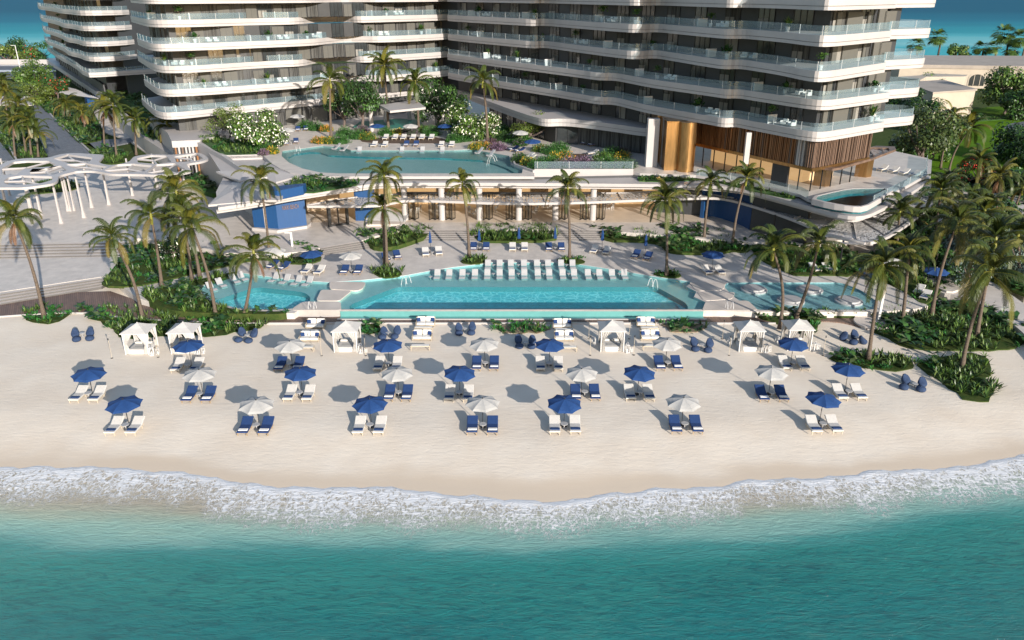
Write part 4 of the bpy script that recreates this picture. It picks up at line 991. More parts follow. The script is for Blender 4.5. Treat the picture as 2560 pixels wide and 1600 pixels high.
# tree-like white canopy on the left plaza
z6 = 7.4
tc_ = empty('plaza_canopy', (0, 0, 0), 0, 'large flat white canopy of linked hexagonal frames on slender tapered legs at the left', 'canopy')
g3 = crop(0, 360, 4.32)
outer = [(-300, 440), (-100, 470), (0, 470), (280, 470), (560, 430), (620, 400), (635, 340), (740, 315), (830, 290), (1000, 288), (1080, 300), (1200, 325), (1500, 325), (1700, 335), (1900, 325), (2040, 300), (2070, 285), (2000, 215), (2180, 190), (2260, 160), (2200, 110), (2130, 90), (1850, 118), (1620, 108), (1450, 130), (1390, 195), (1250, 225), (1150, 225), (1060, 200), (1130, 115), (1000, 108), (790, 95), (640, 110), (520, 150), (330, 150), (190, 160), (60, 190), (0, 230), (-200, 250), (-400, 330)]
holes = [[(50, 262), (160, 200), (280, 188), (500, 190), (570, 225), (480, 262), (260, 265), (190, 322), (50, 320)], [(600, 160), (740, 118), (980, 150), (940, 195), (760, 205)], [(340, 300), (370, 262), (640, 240), (700, 285), (560, 325), (350, 325)],
         [(70, 395), (110, 365), (240, 345), (530, 355), (540, 385), (420, 420), (160, 438), (75, 425)], [(740, 225), (930, 212), (1140, 245), (1080, 272), (860, 280)], [(1150, 280), (1280, 225), (1430, 218), (1620, 235), (1540, 290), (1260, 312)],
         [(1500, 155), (1640, 125), (1780, 130), (1830, 190), (1700, 210), (1510, 195)], [(1900, 135), (2110, 105), (2180, 155), (2100, 180), (1920, 190)], [(1610, 300), (1700, 225), (1880, 215), (1980, 270), (1900, 305), (1700, 318)]]
po = roundc(PL([g3(*p) for p in outer], z6), 1.1); hc_ = []
ph = []
for h in holes:
    w_ = [Vector(p) for p in PL([g3(*p) for p in h], z6)]; c_ = sum(w_, Vector((0, 0))) / len(w_); hc_.append((w_, c_)); ph.append(roundc([c_ + (p - c_) * 1.13 for p in w_], .25, 2))
b2 = MB(); b2.prism(po, z6 - .3, z6, 0, holes=ph, bottom=True); b2.build('frame', 'white_render', tc_)
b2 = MB()
for h, c_ in hc_:
    c3 = Vector((c_.x, c_.y, z6 - .2)); n = len(h)
    for j in (0, n // 3, (2 * n) // 3): q_ = c_ + (h[j] - c_) * 1.14; b2.tube([c3, (q_.x, q_.y, z6 - .2)], .15, 4)
b2.build('spokes', 'white_render', tc_)
for bx, by, tx_, ty_ in ((660, 862, 560, 440), (760, 728, 710, 350), (800, 722, 740, 345), (735, 728, 670, 350), (905, 800, 800, 320), (990, 690, 930, 320), (1175, 660, 1110, 330), (440, 775, 375, 470), (335, 775, 295, 490), (350, 775, 260, 490), (65, 690, 25, 490), (100, 560, 85, 490), (1700, 500, 1660, 330), (2110, 290, 2100, 190), (1430, 560, 1400, 330)):
    a_ = P(*g3(bx, by), ZT); t_ = PY(*g3(tx_, ty_), a_.y); b2 = MB(); w_ = rng.choice((.22, .25, .13))
    hgt = z6 - .5 - ZT; topx = a_.x + (t_.x - a_.x) * .0
    b2.add([(a_.x - w_, a_.y, ZT), (a_.x + w_, a_.y, ZT), (a_.x + w_, a_.y + .3, ZT), (a_.x - w_, a_.y + .3, ZT), (a_.x - w_ * .55, a_.y, ZT + 1.0), (a_.x + w_ * .55, a_.y, ZT + 1.0), (a_.x + w_ * .55, a_.y + .3, ZT + 1.0), (a_.x - w_ * .55, a_.y + .3, ZT + 1.0),
            (a_.x - .08, a_.y, z6 - .28), (a_.x + .08, a_.y, z6 - .28), (a_.x + .08, a_.y + .2, z6 - .28), (a_.x - .08, a_.y + .2, z6 - .28)],
           [(0, 1, 5, 4), (1, 2, 6, 5), (2, 3, 7, 6), (3, 0, 4, 7), (4, 5, 9, 8), (5, 6, 10, 9), (6, 7, 11, 10), (7, 4, 8, 11)])
    b2.build('leg', 'white_render', tc_)
# white courtyard pergola far back
pg = empty('pergola', (0, 0, 0), 0, 'white flat pergola on round posts over the green court between the blocks', 'pergola')
zp = 12.2; b2 = MB(); b2.prism(PL([(948, 262), (1040, 250), (1064, 268), (975, 277)], zp), zp - .35, zp, 0, bottom=True); b2.build('roof', 'white_render', pg)
for x, y in ((930, 328), (1092, 310), (1024, 300), (965, 306)):
    c = P(x, y, ZU); b2 = MB(); b2.tube([(c.x, c.y, ZU), (c.x, c.y, zp - .3)], .38, 12); b2.build('post', 'white_render', pg)
gcourt = MB(); gcourt.prism(PL([(880, 318), (960, 322), (1062, 318), (1050, 300), (1000, 296), (900, 304)], ZU + .03), ZU, ZU + .03); m_ = mat('court_green', (.02, .19, .15), .5, .1, .5); struct(gcourt, 'court', 'court_green')
# ================================================================== FURNITURE
def slabcurve(prof, x0, x1, th, m=0, mb=None, r=.0):
    """a pad that follows a side profile [(y,z)...]"""
    mb = mb or MB(); n = len(prof); up = []
    for i in range(n):
        a, b = prof[max(0, i - 1)], prof[min(n - 1, i + 1)]; dy, dz = b[0] - a[0], b[1] - a[1]; l = math.hypot(dy, dz); up.append((-dz / l, dy / l))
    vs = []
    for (x, ins) in ((x0, .35), (x0 + .03, 0), (x1 - .03, 0), (x1, .35)):
        for i, (y, z) in enumerate(prof):
            t = th * (1 - ins); vs.append((x, y + up[i][0] * t, z + up[i][1] * t)); vs.append((x, y, z))
    k = 2 * n; fs = []
    for c in range(3):
        for i in range(n - 1):
            a = c * k + 2 * i; fs.append((a, a + k, a + k + 2, a + 2)); fs.append((a + 1, a + 3, a + k + 3, a + k + 1))
    for c in (0, 3):
        for i in range(n - 1):
            a = c * k + 2 * i; f = (a, a + 2, a + 3, a + 1); fs.append(f if c == 0 else f[::-1])
    for c in range(3):
        for i in (0, n - 1):
            a = c * k + 2 * i; f = (a, a + 1, a + k + 1, a + k); fs.append(f if i == 0 else f[::-1])
    mb.add(vs, fs, m); return mb

def make_lounger(white, cat_label):
    root = empty('sun_lounger', (0, -60, 0), 0, cat_label, 'sun lounger')
    f = MB()
    for x in (-.38, .34): f.box(x, .02, .20, x + .04, 1.20, .27)
    for y in (.06, .6, 1.12): f.box(-.34, y, .21, .34, y + .05, .26)
    for x in (-.37, .34):
        f.tube([(x + .015, 1.16, .24), (x + .015, 1.78, .60)], .018, 6); f.tube([(x + .015, 1.35, .35), (x + .015, 1.45, .04)], .014, 5)
    f.build('frame', 'pale_wood' if white else 'teak', root)
    for x in (-.36, .31):
        for y in (.05, 1.15):
            l_ = MB(); l_.box(x, y, 0, x + .05, y + .06, .21); l_.build('leg', 'pale_wood' if white else 'teak', root)
    p = slabcurve([(.0, .27), (.5, .275), (1.05, .28), (1.12, .30), (1.45, .47), (1.78, .64)], -.405, .405, .10)
    p.build('mattress', 'white_fabric' if white else 'blue_fabric', root)
    tw = MB(); tw.rbox(-.32, .16, .362, .36, .44, .435, .03); tw.build('folded_towel', 'towel_blue' if white else 'towel_white', root)
    return root
LW = make_lounger(True, 'white lounger'); LB = make_lounger(False, 'blue lounger')

def make_parasol(colr, r=1.34, h=2.34, drop=.46, tilt=4):
    root = empty('beach_parasol', (0, -60, 0), 0, 'parasol', 'parasol')
    b_ = MB(); b_.rbox(-.2, -.2, 0, .2, .2, .07, .05); b_.build('base', 'black_metal', root)
    p = MB(); p.tube([(0, 0, .05), (0, 0, h - .04)], .022, 8); p.tube([(0, 0, 1.0), (0, 0, 1.16)], .032, 8); p.build('pole', 'black_metal', root)
    c = MB(); n = 8; seg = 5; rows = [(.06, 0), (.35, .12), (.7, .27), (1.0, 1.0)]
    vs = [(0, 0, h)]; prof = [(.30, .085), (.62, .19), (.86, .30), (1.0, .40)]
    for (rr, dz) in prof:
        for k in range(n):
            for j in range(seg):
                t = j / seg; a = 2 * math.pi * (k + t) / n; sag = math.sin(math.pi * t)
                chord = math.cos(math.pi / n) / math.cos(math.pi / n - 2 * math.pi / n * t)
                rr2 = rr * r * (chord * (1 - .055 * sag * rr)); vs.append((rr2 * math.cos(a), rr2 * math.sin(a), h - dz * drop * 2.4 - .03 * sag * rr + .0))
    K = n * seg; fs = [(0, 1 + i, 1 + (i + 1) % K) for i in range(K)]
    for q in range(len(prof) - 1):
        for i in range(K): fs.append((1 + q * K + i, 1 + (q + 1) * K + i, 1 + (q + 1) * K + (i + 1) % K, 1 + q * K + (i + 1) % K))
    T = Matrix.Translation((0, 0, h)) @ Matrix.Rotation(rad(tilt), 4, 'X') @ Matrix.Translation((0, 0, -h))
    c.add([T @ Vector(v) for v in vs], fs); c.build('canopy', colr, root)
    f_ = MB(); f_.lathe([(.05, 0), (.05, .05), (.02, .12), (0, .13)], 8, c=(0, 0, h - .02)); f_.build('finial', 'black_metal', root)
    for k in range(n):
        a = 2 * math.pi * k / n; rb = MB(); q = [Vector((pr[0] * r * math.cos(a) * .98, pr[0] * r * math.sin(a) * .98, h - pr[1] * drop * 2.4 - .025)) for pr in prof]
        rb.tube([T @ Vector((0, 0, h - .03))] + [T @ v for v in q], .010, 4); rb.build('rib', 'pale_wood', root)
    return root
UBp = make_parasol('blue_canvas'); UWp = make_parasol('grey_canvas')
def make_closed():
    root = empty('closed_parasol', (0, -60, 0), 0, 'closed parasol', 'parasol')
    b_ = MB(); b_.rbox(-.2, -.2, 0, .2, .2, .07, .05); b_.build('base', 'black_metal', root)
    p = MB(); p.tube([(0, 0, .05), (0, 0, 2.7)], .022, 8); p.build('pole', 'black_metal', root)
    c = MB(); vs = []; fs = []; n = 16; prof = [(.02, 2.68), (.07, 2.45), (.13, 2.0), (.11, 1.75), (.15, 1.55), (.17, 1.25), (.13, 1.2)]
    for r_, z in prof:
        for k in range(n):
            a = 2 * math.pi * k / n; q = r_ * (1 + (.25 if k % 2 else -.15)); vs.append((q * math.cos(a), q * math.sin(a), z))
    for i in range(len(prof) - 1):
        for k in range(n): fs.append((i * n + k, i * n + (k + 1) % n, (i + 1) * n + (k + 1) % n, (i + 1) * n + k))
    c.add(vs, fs); c.build('canopy', 'blue_canvas', root)
    return root
UC = make_closed()
def make_table():
    root = empty('side_table', (0, -60, 0), 0, 'side table', 'side table')
    t = MB(); t.lathe([(.27, 0), (.28, .015), (.28, .035), (.27, .045), (0, .045)], 24, c=(0, 0, .40)); t.build('table_top', 'shell_white', root)
    t = MB(); t.lathe([(.17, 0), (.16, .02), (.045, .05), (.035, .2), (.05, .37), (.12, .40)], 16); t.build('pedestal', 'shell_white', root)
    return root
TB = make_table()

ROWN = {'front': 'row nearest the sea', 'middle': 'middle beach row', 'back': 'rear beach row'}
SETS = [  # colour of parasol (B/W), pole base, lounger feet
    ('B', r0(875, 872), r0(700, 938), r0(881, 938), 'middle'), ('B', r0(1225, 1167), r0(1037, 1250), r0(1233, 1250), 'front'), ('B', r0(1812, 592), r0(1653, 656), r0(1830, 656), 'back'),
    ('W', r0(1917, 873), r0(1758, 944), r0(1943, 944), 'middle'), ('W', r1(30, 1172), r0(2290, 1249), r1(68, 1249), 'front'),
    ('W', r1(342, 582), r1(207, 646), r1(382, 646), 'back'), ('B', r1(440, 862), r1(298, 931), r1(478, 931), 'middle'), ('B', r1(1092, 1167), r1(960, 1248), r1(1155, 1248), 'front'),
    ('B', r1(1262, 583), r1(1147, 645), r1(1322, 645), 'back'), ('W', r1(1352, 862), r1(1247, 928), r1(1417, 928), 'middle'), ('B', r1(1924, 857), r1(1822, 931), r1(2000, 931), 'middle'),
    ('W', r1(2166, 572), r1(2082, 641), r1(2248, 641), 'back'), ('W', r1(2142, 1162), r1(2040, 1245), r1(2233, 1245), 'front'),
    ('B', r2(352, 582), r2(272, 645), r2(440, 645), 'back'), ('W', r2(656, 858), r2(605, 924), r2(790, 924), 'middle'), ('B', r2(490, 1157), r2(405, 1241), r2(600, 1241), 'front'),
    ('B', r2(1182, 857), r2(1125, 926), r2(1305, 926), 'middle'), ('W', r2(1453, 567), r2(1408, 638), r2(1573, 638), 'back'), ('W', r2(1605, 1152), r2(1557, 1237), r2(1757, 1237), 'front'),
    ('B', r3(215, 572), r3(187, 638), r3(357, 638), 'back'), ('W', r3(8, 852), r3(-33, 932), r3(152, 932), 'middle'), ('B', r3(730, 827), r3(710, 919), r3(893, 919), 'middle'), ('B', r3(487, 1122), r3(462, 1236), r3(660, 1236), 'front')]
for row in ('front', 'middle', 'back'):
    ss = sorted([s for s in SETS if s[4] == row], key=lambda s: s[1][0])
    for i, (c, ub, f1_, f2_, _) in enumerate(ss):
        pos = ORD[i] + ' from left in ' + ROWN[row]
        a, b_, u = P(*f1_), P(*f2_), P(*ub)
        y0 = (a.y + b_.y) / 2
        pu_ = place(UBp if c == 'B' else UWp, (u.x, u.y + .05, 0), rad(22.5 + R.uniform(-14, 14)), ('blue' if c == 'B' else 'pale grey') + ' open beach parasol, ' + pos, 'open parasols on the sand'); pu_.rotation_euler.x = rad(R.uniform(-2.5, 2.5)); pu_.rotation_euler.y = rad(R.uniform(-2.5, 2.5))
        pr = LW if c == 'B' else LB; cl = 'white lounger' if c == 'B' else 'blue lounger'
        place(pr, (a.x, y0 + R.uniform(-.04, .04), 0), rad(R.uniform(-1.5, 1.5)), cl + ', left of the pair ' + pos, 'sun loungers on the sand')
        place(pr, (b_.x, y0 + R.uniform(-.04, .04), 0), rad(R.uniform(-1.5, 1.5)), cl + ', right of the pair ' + pos, 'sun loungers on the sand')
        place(TB, ((a.x + b_.x) / 2 + R.uniform(-.05, .05), y0 + .98, 0), 0, 'round white side table between the pair ' + pos, 'side tables on the sand')

# pool deck pairs: colour, parasol kind, base px, lounger px + heading, text
def deckpair(c, kind, base, feet, ang, txt, z=ZD, grp='sun loungers on the pool deck', table=True, pr_=None):
    ps = [P(x, y, z) for x, y in feet]; pr = LW if c == 'W' else LB
    cl = 'white lounger' if c == 'W' else 'blue lounger'
    for i, p in enumerate(ps):
        w_ = ('left' if i == 0 else 'right') + ' of the pair' if len(ps) == 2 else ORD[i] + ' of three'
        place(pr, (p.x, p.y, z), rad(ang), cl + ', ' + w_ + ' ' + txt, grp)
    d = Vector((-math.sin(rad(ang)), math.cos(rad(ang)), 0))
    if table and len(ps) == 2:
        m_ = (ps[0] + ps[1]) / 2 + d * .8; place(TB, (m_.x, m_.y, z), 0, 'round white side table between the pair ' + txt, 'side tables by the pools', .8)
    if kind:
        u = P(base[0], base[1], z)
        if kind == 'C': place(UC, (u.x, u.y, z), R.random(), 'closed blue parasol behind the pair ' + txt, 'closed parasols on the pool deck')
        else: place(UBp if kind == 'B' else UWp, (u.x, u.y, z), rad(22.5), ('blue' if kind == 'B' else 'pale grey') + ' open parasol over the pair ' + txt, 'open parasols by the pools')
deckpair('B', 'W', q6(190, 1010), (q6(108, 1040), q6(215, 1055)), -24, 'left of the rounded pool')
deckpair('W', 'B', q6(546, 1045), (q6(452, 1083), q6(572, 1093)), -12, 'behind the rounded pool')
deckpair('B', 'W', q6(905, 1060), (q6(822, 1092), q6(952, 1092)), -2, 'near the stepping slabs')
deckpair('B', '', None, (q6(1238, 968), q6(1347, 945)), 17, 'beside the forked palm')
deckpair('W', 'C', q6(1650, 872), (q6(1607, 918), q6(1733, 908)), 9, 'below the first closed parasol')
deckpair('B', 'C', q6(2110, 850), (q6(2053, 867), q6(2173, 867)), 0, 'by the straight central palm')
deckpair('W', 'C', q7(65, 830), (q7(5, 870), q7(120, 870)), 0, 'in front of the long hedge')
deckpair('B', 'C', q7(405, 830), (q7(350, 870), q7(470, 870)), 0, 'left of the curved palm')
deckpair('W', 'C', q7(850, 850), (q7(762, 890), q7(878, 903)), -18, 'right of the central steps')
deckpair('B', 'C', q7(1257, 900), (q7(1148, 938), q7(1262, 957)), -24, 'beside the planting at right')
deckpair('W', 'B', q7(1893, 1050), (q7(1865, 1093), q7(1987, 1093)), 8, 'behind the right stepping slabs')
deckpair('W', '', None, (q8(478, 1068), q8(604, 1070)), 10, 'behind the wading pool')
deckpair('W', 'B', q8(1565, 1215), (q8(1400, 1275), q8(1460, 1330)), -40, 'among the right garden shrubs', .72)
deckpair('B', 'W', q8(1150, 1120), (q8(995, 1120), q8(1090, 1175)), 35, 'under the right-hand palms')
# upper terrace
deckpair('B', 'W', t2(305, 1345), (t2(285, 1378), t2(380, 1362)), 14, 'at the left end of the upper pool', ZU)
deckpair('B', 'W', t2(400, 1205), (t2(395, 1245), t2(472, 1240)), 12, 'before the apartment doors', ZU)
deckpair('W', '', None, (t2(1105, 1395), t2(1205, 1395)), -5, 'behind the upper pool, left', ZU)
deckpair('B', '', None, (t2(1415, 1390), t2(1507, 1390)), 0, 'behind the upper pool, middle', ZU)
deckpair('W', '', None, (t2(1745, 1395), t2(1843, 1395)), -3, 'behind the upper pool, right', ZU)
for i, x in enumerate((1215, 1305, 1385, 1475, 1560, 1650)):
    p = P(*t2(x, 1325), ZU + .04); place(LW, p, rad(-4), 'white lounger on the dark timber platform, ' + ORD[i] + ' from left of six', 'sun loungers on the upper terrace')
dk = MB(); dk.prism(PL([(900, 349), (965, 343), (1090, 343), (1120, 350), (1110, 358), (940, 358), (905, 354)], ZU + .04), ZU, ZU + .04); struct(dk, 'timber_platform', 'terrace_dark_deck')
for (x, y), pr, tx_ in ((t2(1155, 1275), UBp, 'left end of the timber platform'), (t2(1465, 1275), UWp, 'middle of the timber platform'), (t2(1795, 1275), UBp, 'right end of the timber platform')):
    p = P(x, y + 8, ZU); place(pr, (p.x, p.y, ZU), .4, 'open parasol at the ' + tx_, 'open parasols on the upper terrace', 1.0)
deckpair('B', '', None, (e6(1130, 262), e6(1210, 278)), -62, 'by the ground floor windows, left', ZU)
deckpair('B', '', None, (e6(1380, 315), e6(1465, 335)), -62, 'by the ground floor windows, right', ZU)
deckpair('B', 'B', e6(770, 440), (e6(460, 395), e6(540, 415)), -58, 'at the right end of the upper pool', ZU)
deckpair('W', '', None, (e6(1450, 440), e6(1455, 480), e6(1470, 520)), -68, 'on the brown rug', ZU)
deckpair('W', '', None, (e6(640, 480), e6(660, 505)), -64, 'behind the flower border', ZU, table=False)
u = P(*e6(610, 320), ZU); place(UWp, (u.x, u.y, ZU), .3, 'pale open parasol behind the courtyard shrubs', 'open parasols on the upper terrace')
rg = MB(); rg.prism(PL([e6(1215, 425), e6(1440, 425), e6(1470, 520), e6(1240, 520)], ZU + .02), ZU, ZU + .02); tag(rg.build('rug', 'terrace_dark_deck'), 'dark brown rectangular rug beside three striped loungers', 'rug')
for i, (x, y) in enumerate((q8(1045, 110), q8(1150, 125), q8(1250, 145), q8(1360, 165))):
    p = P(x, y, ZU); place(LW, p, rad(-52), 'white lounger on the shaded corner terrace, ' + ORD[i] + ' from left', 'loungers on the corner terrace')

# wave-shaped in-water loungers
def make_wave():
    root = empty('pool_lounger', (0, -60, 0), 0, 'wave lounger', 'pool lounger')
    pr = [(-.0, .10), (.25, .20), (.5, .25), (.75, .18), (1.0, .08), (1.2, .12), (1.45, .38), (1.65, .62), (1.78, .74)]
    p = slabcurve(pr, -.34, .34, .07); p.build('shell', 'shell_white', root, smooth=False)
    f = MB(); f.box(-.30, .2, -.02, .30, .9, .12); f.box(-.28, 1.25, -.02, .28, 1.4, .2); f.build('foot', 'shell_white', root)
    return root
WV = make_wave()
zw = ZD - .26
r1x = [1219, 1248.5, 1277, 1310, 1343, 1371, 1404, 1433]; r2x = [1091, 1121, 1154.5, 1186, 1217.5, 1248.5, 1279, 1311, 1345, 1374, 1408, 1437, 1472, 1501, 1533, 1564]
for i, x in enumerate(r1x): place(WV, P(x, 677, zw), 0, 'white wave lounger on the pool shelf, ' + ORD[i] + ' from left in the rear row', 'wave loungers in the main pool')
for i, x in enumerate(r2x): place(WV, P(x, 702, zw), 0, 'white wave lounger on the pool shelf, ' + ORD[i] + ' from left in the front row', 'wave loungers in the main pool')
for i, x in enumerate((q6(2245, 1015), q7(60, 1015), q7(290, 1015), q7(515, 1015))): p = P(*x, zw); place(TB, p, 0, 'small white table standing in the pool rear row, ' + ORD[i] + ' from left', 'tables in the main pool', .8)
for i, x in enumerate((q6(1650, 1128), q6(2003, 1100), q6(2243, 1100), q7(60, 1100), q7(298, 1100), q7(535, 1100), q7(777, 1100), q7(1013, 1100))): p = P(*x, zw); place(TB, p, 0, 'small white table standing in the pool front row, ' + ORD[i] + ' from left', 'tables in the main pool', .8)
for i, (x, y) in enumerate((q6(125, 1172), q6(230, 1188), q6(342, 1200), q6(447, 1208))): place(WV, P(x, y, zw), rad(-17), 'white wave lounger at the back of the rounded pool, ' + ORD[i] + ' from left', 'wave loungers in the rounded pool')
g7 = crop(480, 640, 5.04)
for i, (x, y) in enumerate((g7(300, 462), g7(420, 412), g7(590, 362), g7(692, 330))): place(WV, P(x, y, zw), rad(42), 'white wave lounger along the left side of the rounded pool, ' + ORD[i] + ' from front', 'wave loungers in the rounded pool')
for i, (x, y) in enumerate((t2(965, 1452), t2(1370, 1452), t2(1565, 1452), t2(1755, 1452))): place(WV, P(x, y, ZU - .3), 0, 'white wave lounger on the upper pool shelf, ' + ORD[i] + ' from left', 'wave loungers in the upper pool')
def ring_lounger(px, txt, ang):
    root = empty('ring_lounger', P(px[0], px[1], ZU - .3), rad(ang), 'white looped frame lounge chair standing in the upper pool, ' + txt, 'pool chair', 'looped lounge chairs in the upper pool')
    b_ = MB(); b_.tube([(.42 * math.cos(t), .42 * math.sin(t), .32) for t in [2 * math.pi * k / 18 for k in range(19)]], .05, 6); b_.build('ring_frame', 'shell_white', root)
    b_ = slabcurve([(-.1, .30), (.3, .34), (.8, .75), (1.1, 1.05)], -.3, .3, .05); b_.build('seat', 'shell_white', root)
for px, tx_, an in ((t2(740, 1425), 'leftmost', -50), (t2(815, 1440), 'second from left', -50), (t2(2090, 1465), 'third from left', -50), (t2(2200, 1490), 'rightmost', -50)): ring_lounger(px, tx_, an)

# cabanas
def make_cabana():
    root = empty('cabana', (0, -60, 0), 0, 'cabana', 'cabana'); w_, hh = 1.02, 2.08
    b_ = MB(); ov = 1.18
    vs = [(-ov, -ov, hh), (ov, -ov, hh), (ov, ov, hh), (-ov, ov, hh), (-ov, -ov, hh - .07), (ov, -ov, hh - .07), (ov, ov, hh - .07), (-ov, ov, hh - .07), (0, 0, hh + .62)]
    for t in (.5,):
        pass
    mids = [(0, -ov * .52, hh + .27), (ov * .52, 0, hh + .27), (0, ov * .52, hh + .27), (-ov * .52, 0, hh + .27)]
    vs += [(-ov * .5, -ov * .5, hh + .27), (ov * .5, -ov * .5, hh + .27), (ov * .5, ov * .5, hh + .27), (-ov * .5, ov * .5, hh + .27)]
    fs = []
    for i in range(4):
        j = (i + 1) % 4; fs += [(i, j, 9 + j, 9 + i), (9 + i, 9 + j, 8), (i + 4, j + 4, j, i)]
    b_.add(vs, fs); b_.lathe([(.05, 0), (.04, .05), (0, .08)], 8, c=(0, 0, hh + .60)); b_.build('roof', 'white_fabric', root)
    b_ = MB()
    for y in (-w_, w_): b_.box(-w_, y - .03, hh - .12, w_, y + .03, hh - .06)
    for x in (-w_, w_): b_.box(x - .03, -w_, hh - .12, x + .03, w_, hh - .06)
    b_.build('top_frame', 'white_paint', root)
    for sx_ in (-1, 1):
        for sy_ in (-1, 1):
            b_ = MB(); b_.box(sx_ * w_ - .04, sy_ * w_ - .04, 0, sx_ * w_ + .04, sy_ * w_ + .04, hh - .06); b_.build('post', 'white_paint', root)
            # gathered curtain: wide at the rail, tied in at the middle
            c_ = MB(); n = 15; vs = []
            for (z, half) in ((hh - .1, .40), (1.6, .30), (1.15, .15), (.95, .11), (.7, .15), (.05, .22)):
                for i in range(n):
                    t = i / (n - 1); x = sx_ * (w_ - .02) - sx_ * t * half * 2; y = sy_ * w_ + .045 * math.sin(i * 2.3) * (1 + half) - sy_ * .03; vs.append((x, y, z))
            fs = [(r_ * n + i, r_ * n + i + 1, (r_ + 1) * n + i + 1, (r_ + 1) * n + i) for r_ in range(5) for i in range(n - 1)]
            c_.add(vs, fs); vs2 = [(sx_ * w_ + .04 * math.sin(i * 2.3), sy_ * (w_ - .02) - sy_ * (i / 9) * .45 * (1 if z > 1.3 else .35), z) for z in (hh - .1, 1.5, 1.0, .05) for i in range(10)]
            c_.add(vs2, [(r_ * 10 + i, r_ * 10 + i + 1, (r_ + 1) * 10 + i + 1, (r_ + 1) * 10 + i) for r_ in range(3) for i in range(9)])
            c_.build('curtain', 'white_fabric', root)
    b_ = MB(); b_.rbox(-.86, -.95, .0, .86, .8, .30, .05); b_.build('bed_base', 'white_paint', root)
    b_ = MB(); b_.rbox(-.84, -.93, .30, .84, .8, .46, .08); b_.build('mattress', 'white_fabric', root)
    b_ = MB(); b_.box(-.45, -.62, .462, .45, -.1, .475); b_.build('throw', 'grey_canvas', root)
    for x in (-.42, .42):
        b_ = MB(); b_.rbox(x - .34, .35, .46, x + .34, .72, .62, .09); b_.build('pillow', 'sofa_cushion', root)
    return root
CB = make_cabana()
CABS = [(r0(1300, 478), 'leftmost of the six, in front of the big shrubs'), (r0(1732, 472), 'second from left, behind a blue parasol'), (r1(850, 457), 'third from left, between sofa groups'), (r2(945, 452), 'fourth from left'), (r2(2250, 452), 'fifth from left'), (r3(290, 440), 'rightmost, behind a blue parasol')]
for (px, tx_) in CABS:
    p = P(*px); place(CB, (p.x, p.y + 1.0, 0), 0, 'white curtained cabana on the sand, ' + tx_, 'cabanas on the sand')
def make_lantern():
    root = empty('lantern', (0, -60, 0), 0, 'lantern', 'lantern')
    for (h_, x) in ((.62, 0),):
        b_ = MB()
        for sx_ in (-1, 1):
            for sy_ in (-1, 1): b_.box(sx_ * .12 - .015, sy_ * .12 - .015, 0, sx_ * .12 + .015, sy_ * .12 + .015, h_)
        b_.box(-.14, -.14, 0, .14, .14, .03); b_.box(-.14, -.14, h_ - .03, .14, .14, h_); b_.tube([(-.09, 0, h_), (-.06, 0, h_ + .14), (.06, 0, h_ + .14), (.09, 0, h_)], .012, 5); b_.build('frame', 'white_paint', root)
        b_ = MB(); b_.tube([(0, 0, .03), (0, 0, .28)], .045, 8); b_.build('candle', 'sofa_cushion', root)
    return root
LN = make_lantern()
for i, (px, tx_) in enumerate(CABS):
    tx_ = ('first', 'second', 'third', 'fourth', 'fifth', 'sixth')[i]
    p = P(*px)
    place(LN, (p.x + 1.35, p.y - .1, 0), .3, 'larger white lantern right of the ' + tx_ + ' cabana from left', 'lanterns beside the cabanas', 1.25)
    place(LN, (p.x + 1.78, p.y + .12, 0), .1, 'smaller white lantern right of the ' + tx_ + ' cabana from left', 'lanterns beside the cabanas', .9)
    if i in (3, 4, 5): place(LN, (p.x - 1.5, p.y + 1.5, 0), .1, 'white lantern at the left rear of the ' + tx_ + ' cabana from left', 'lanterns beside the cabanas', 1.1)

# sofas and bench tables on the sand
def make_sofa():
    root = empty('outdoor_sofa', (0, -60, 0), 0, 'sofa', 'sofa'); W_ = .92
    b_ = MB(); b_.box(-W_, -.40, .16, W_, .42, .24); b_.box(-W_, .38, .24, W_, .44, .78)
    for x in (-W_, W_ - .06): b_.box(x, -.4, .24, x + .06, .38, .52)
    b_.build('frame', 'sofa_wood', root)
    for x in (-W_ + .03, W_ - .09):
        for y in (-.36, .34): l_ = MB(); l_.box(x, y, 0, x + .06, y + .06, .16); l_.build('leg', 'sofa_wood', root)
    for x in (-.425, .425):
        c_ = MB(); c_.rbox(x - .415, -.40, .24, x + .415, .25, .42, .05); c_.build('seat_cushion', 'sofa_cushion', root)
        c_ = MB(); c_.rbox(x - .40, -.07, 0, x + .40, .10, .46, .07, 0, Matrix.Translation((0, .28, .40)) @ Matrix.Rotation(rad(-14), 4, 'X')); c_.build('back_cushion', 'sofa_cushion', root)
    for x, a_ in ((-.66, 12), (.66, -12)):
        c_ = MB(); c_.rbox(-.19, -.06, 0, .19, .06, .36, .055, 0, Matrix.Translation((x, .1, .42)) @ Matrix.Rotation(rad(a_), 4, 'Z') @ Matrix.Rotation(rad(-24), 4, 'X')); c_.build('pillow', 'blue_fabric', root)
    return root
SF = make_sofa()
def make_bench():
    root = empty('low_table', (0, -60, 0), 0, 'table', 'table')
    b_ = MB(); b_.box(-.88, -.25, .36, .88, .25, .42); b_.build('table_top', 'pale_wood', root)
    for x in (-.86, .78):
        for y in (-.24, .18): l_ = MB(); l_.box(x, y, 0, x + .06, y + .06, .36); l_.build('leg', 'sofa_wood', root)
    b_ = MB(); b_.box(-.80, -.20, .42, .80, .20, .44); b_.build('runner', 'sofa_cushion', root)
    return root
BN = make_bench()
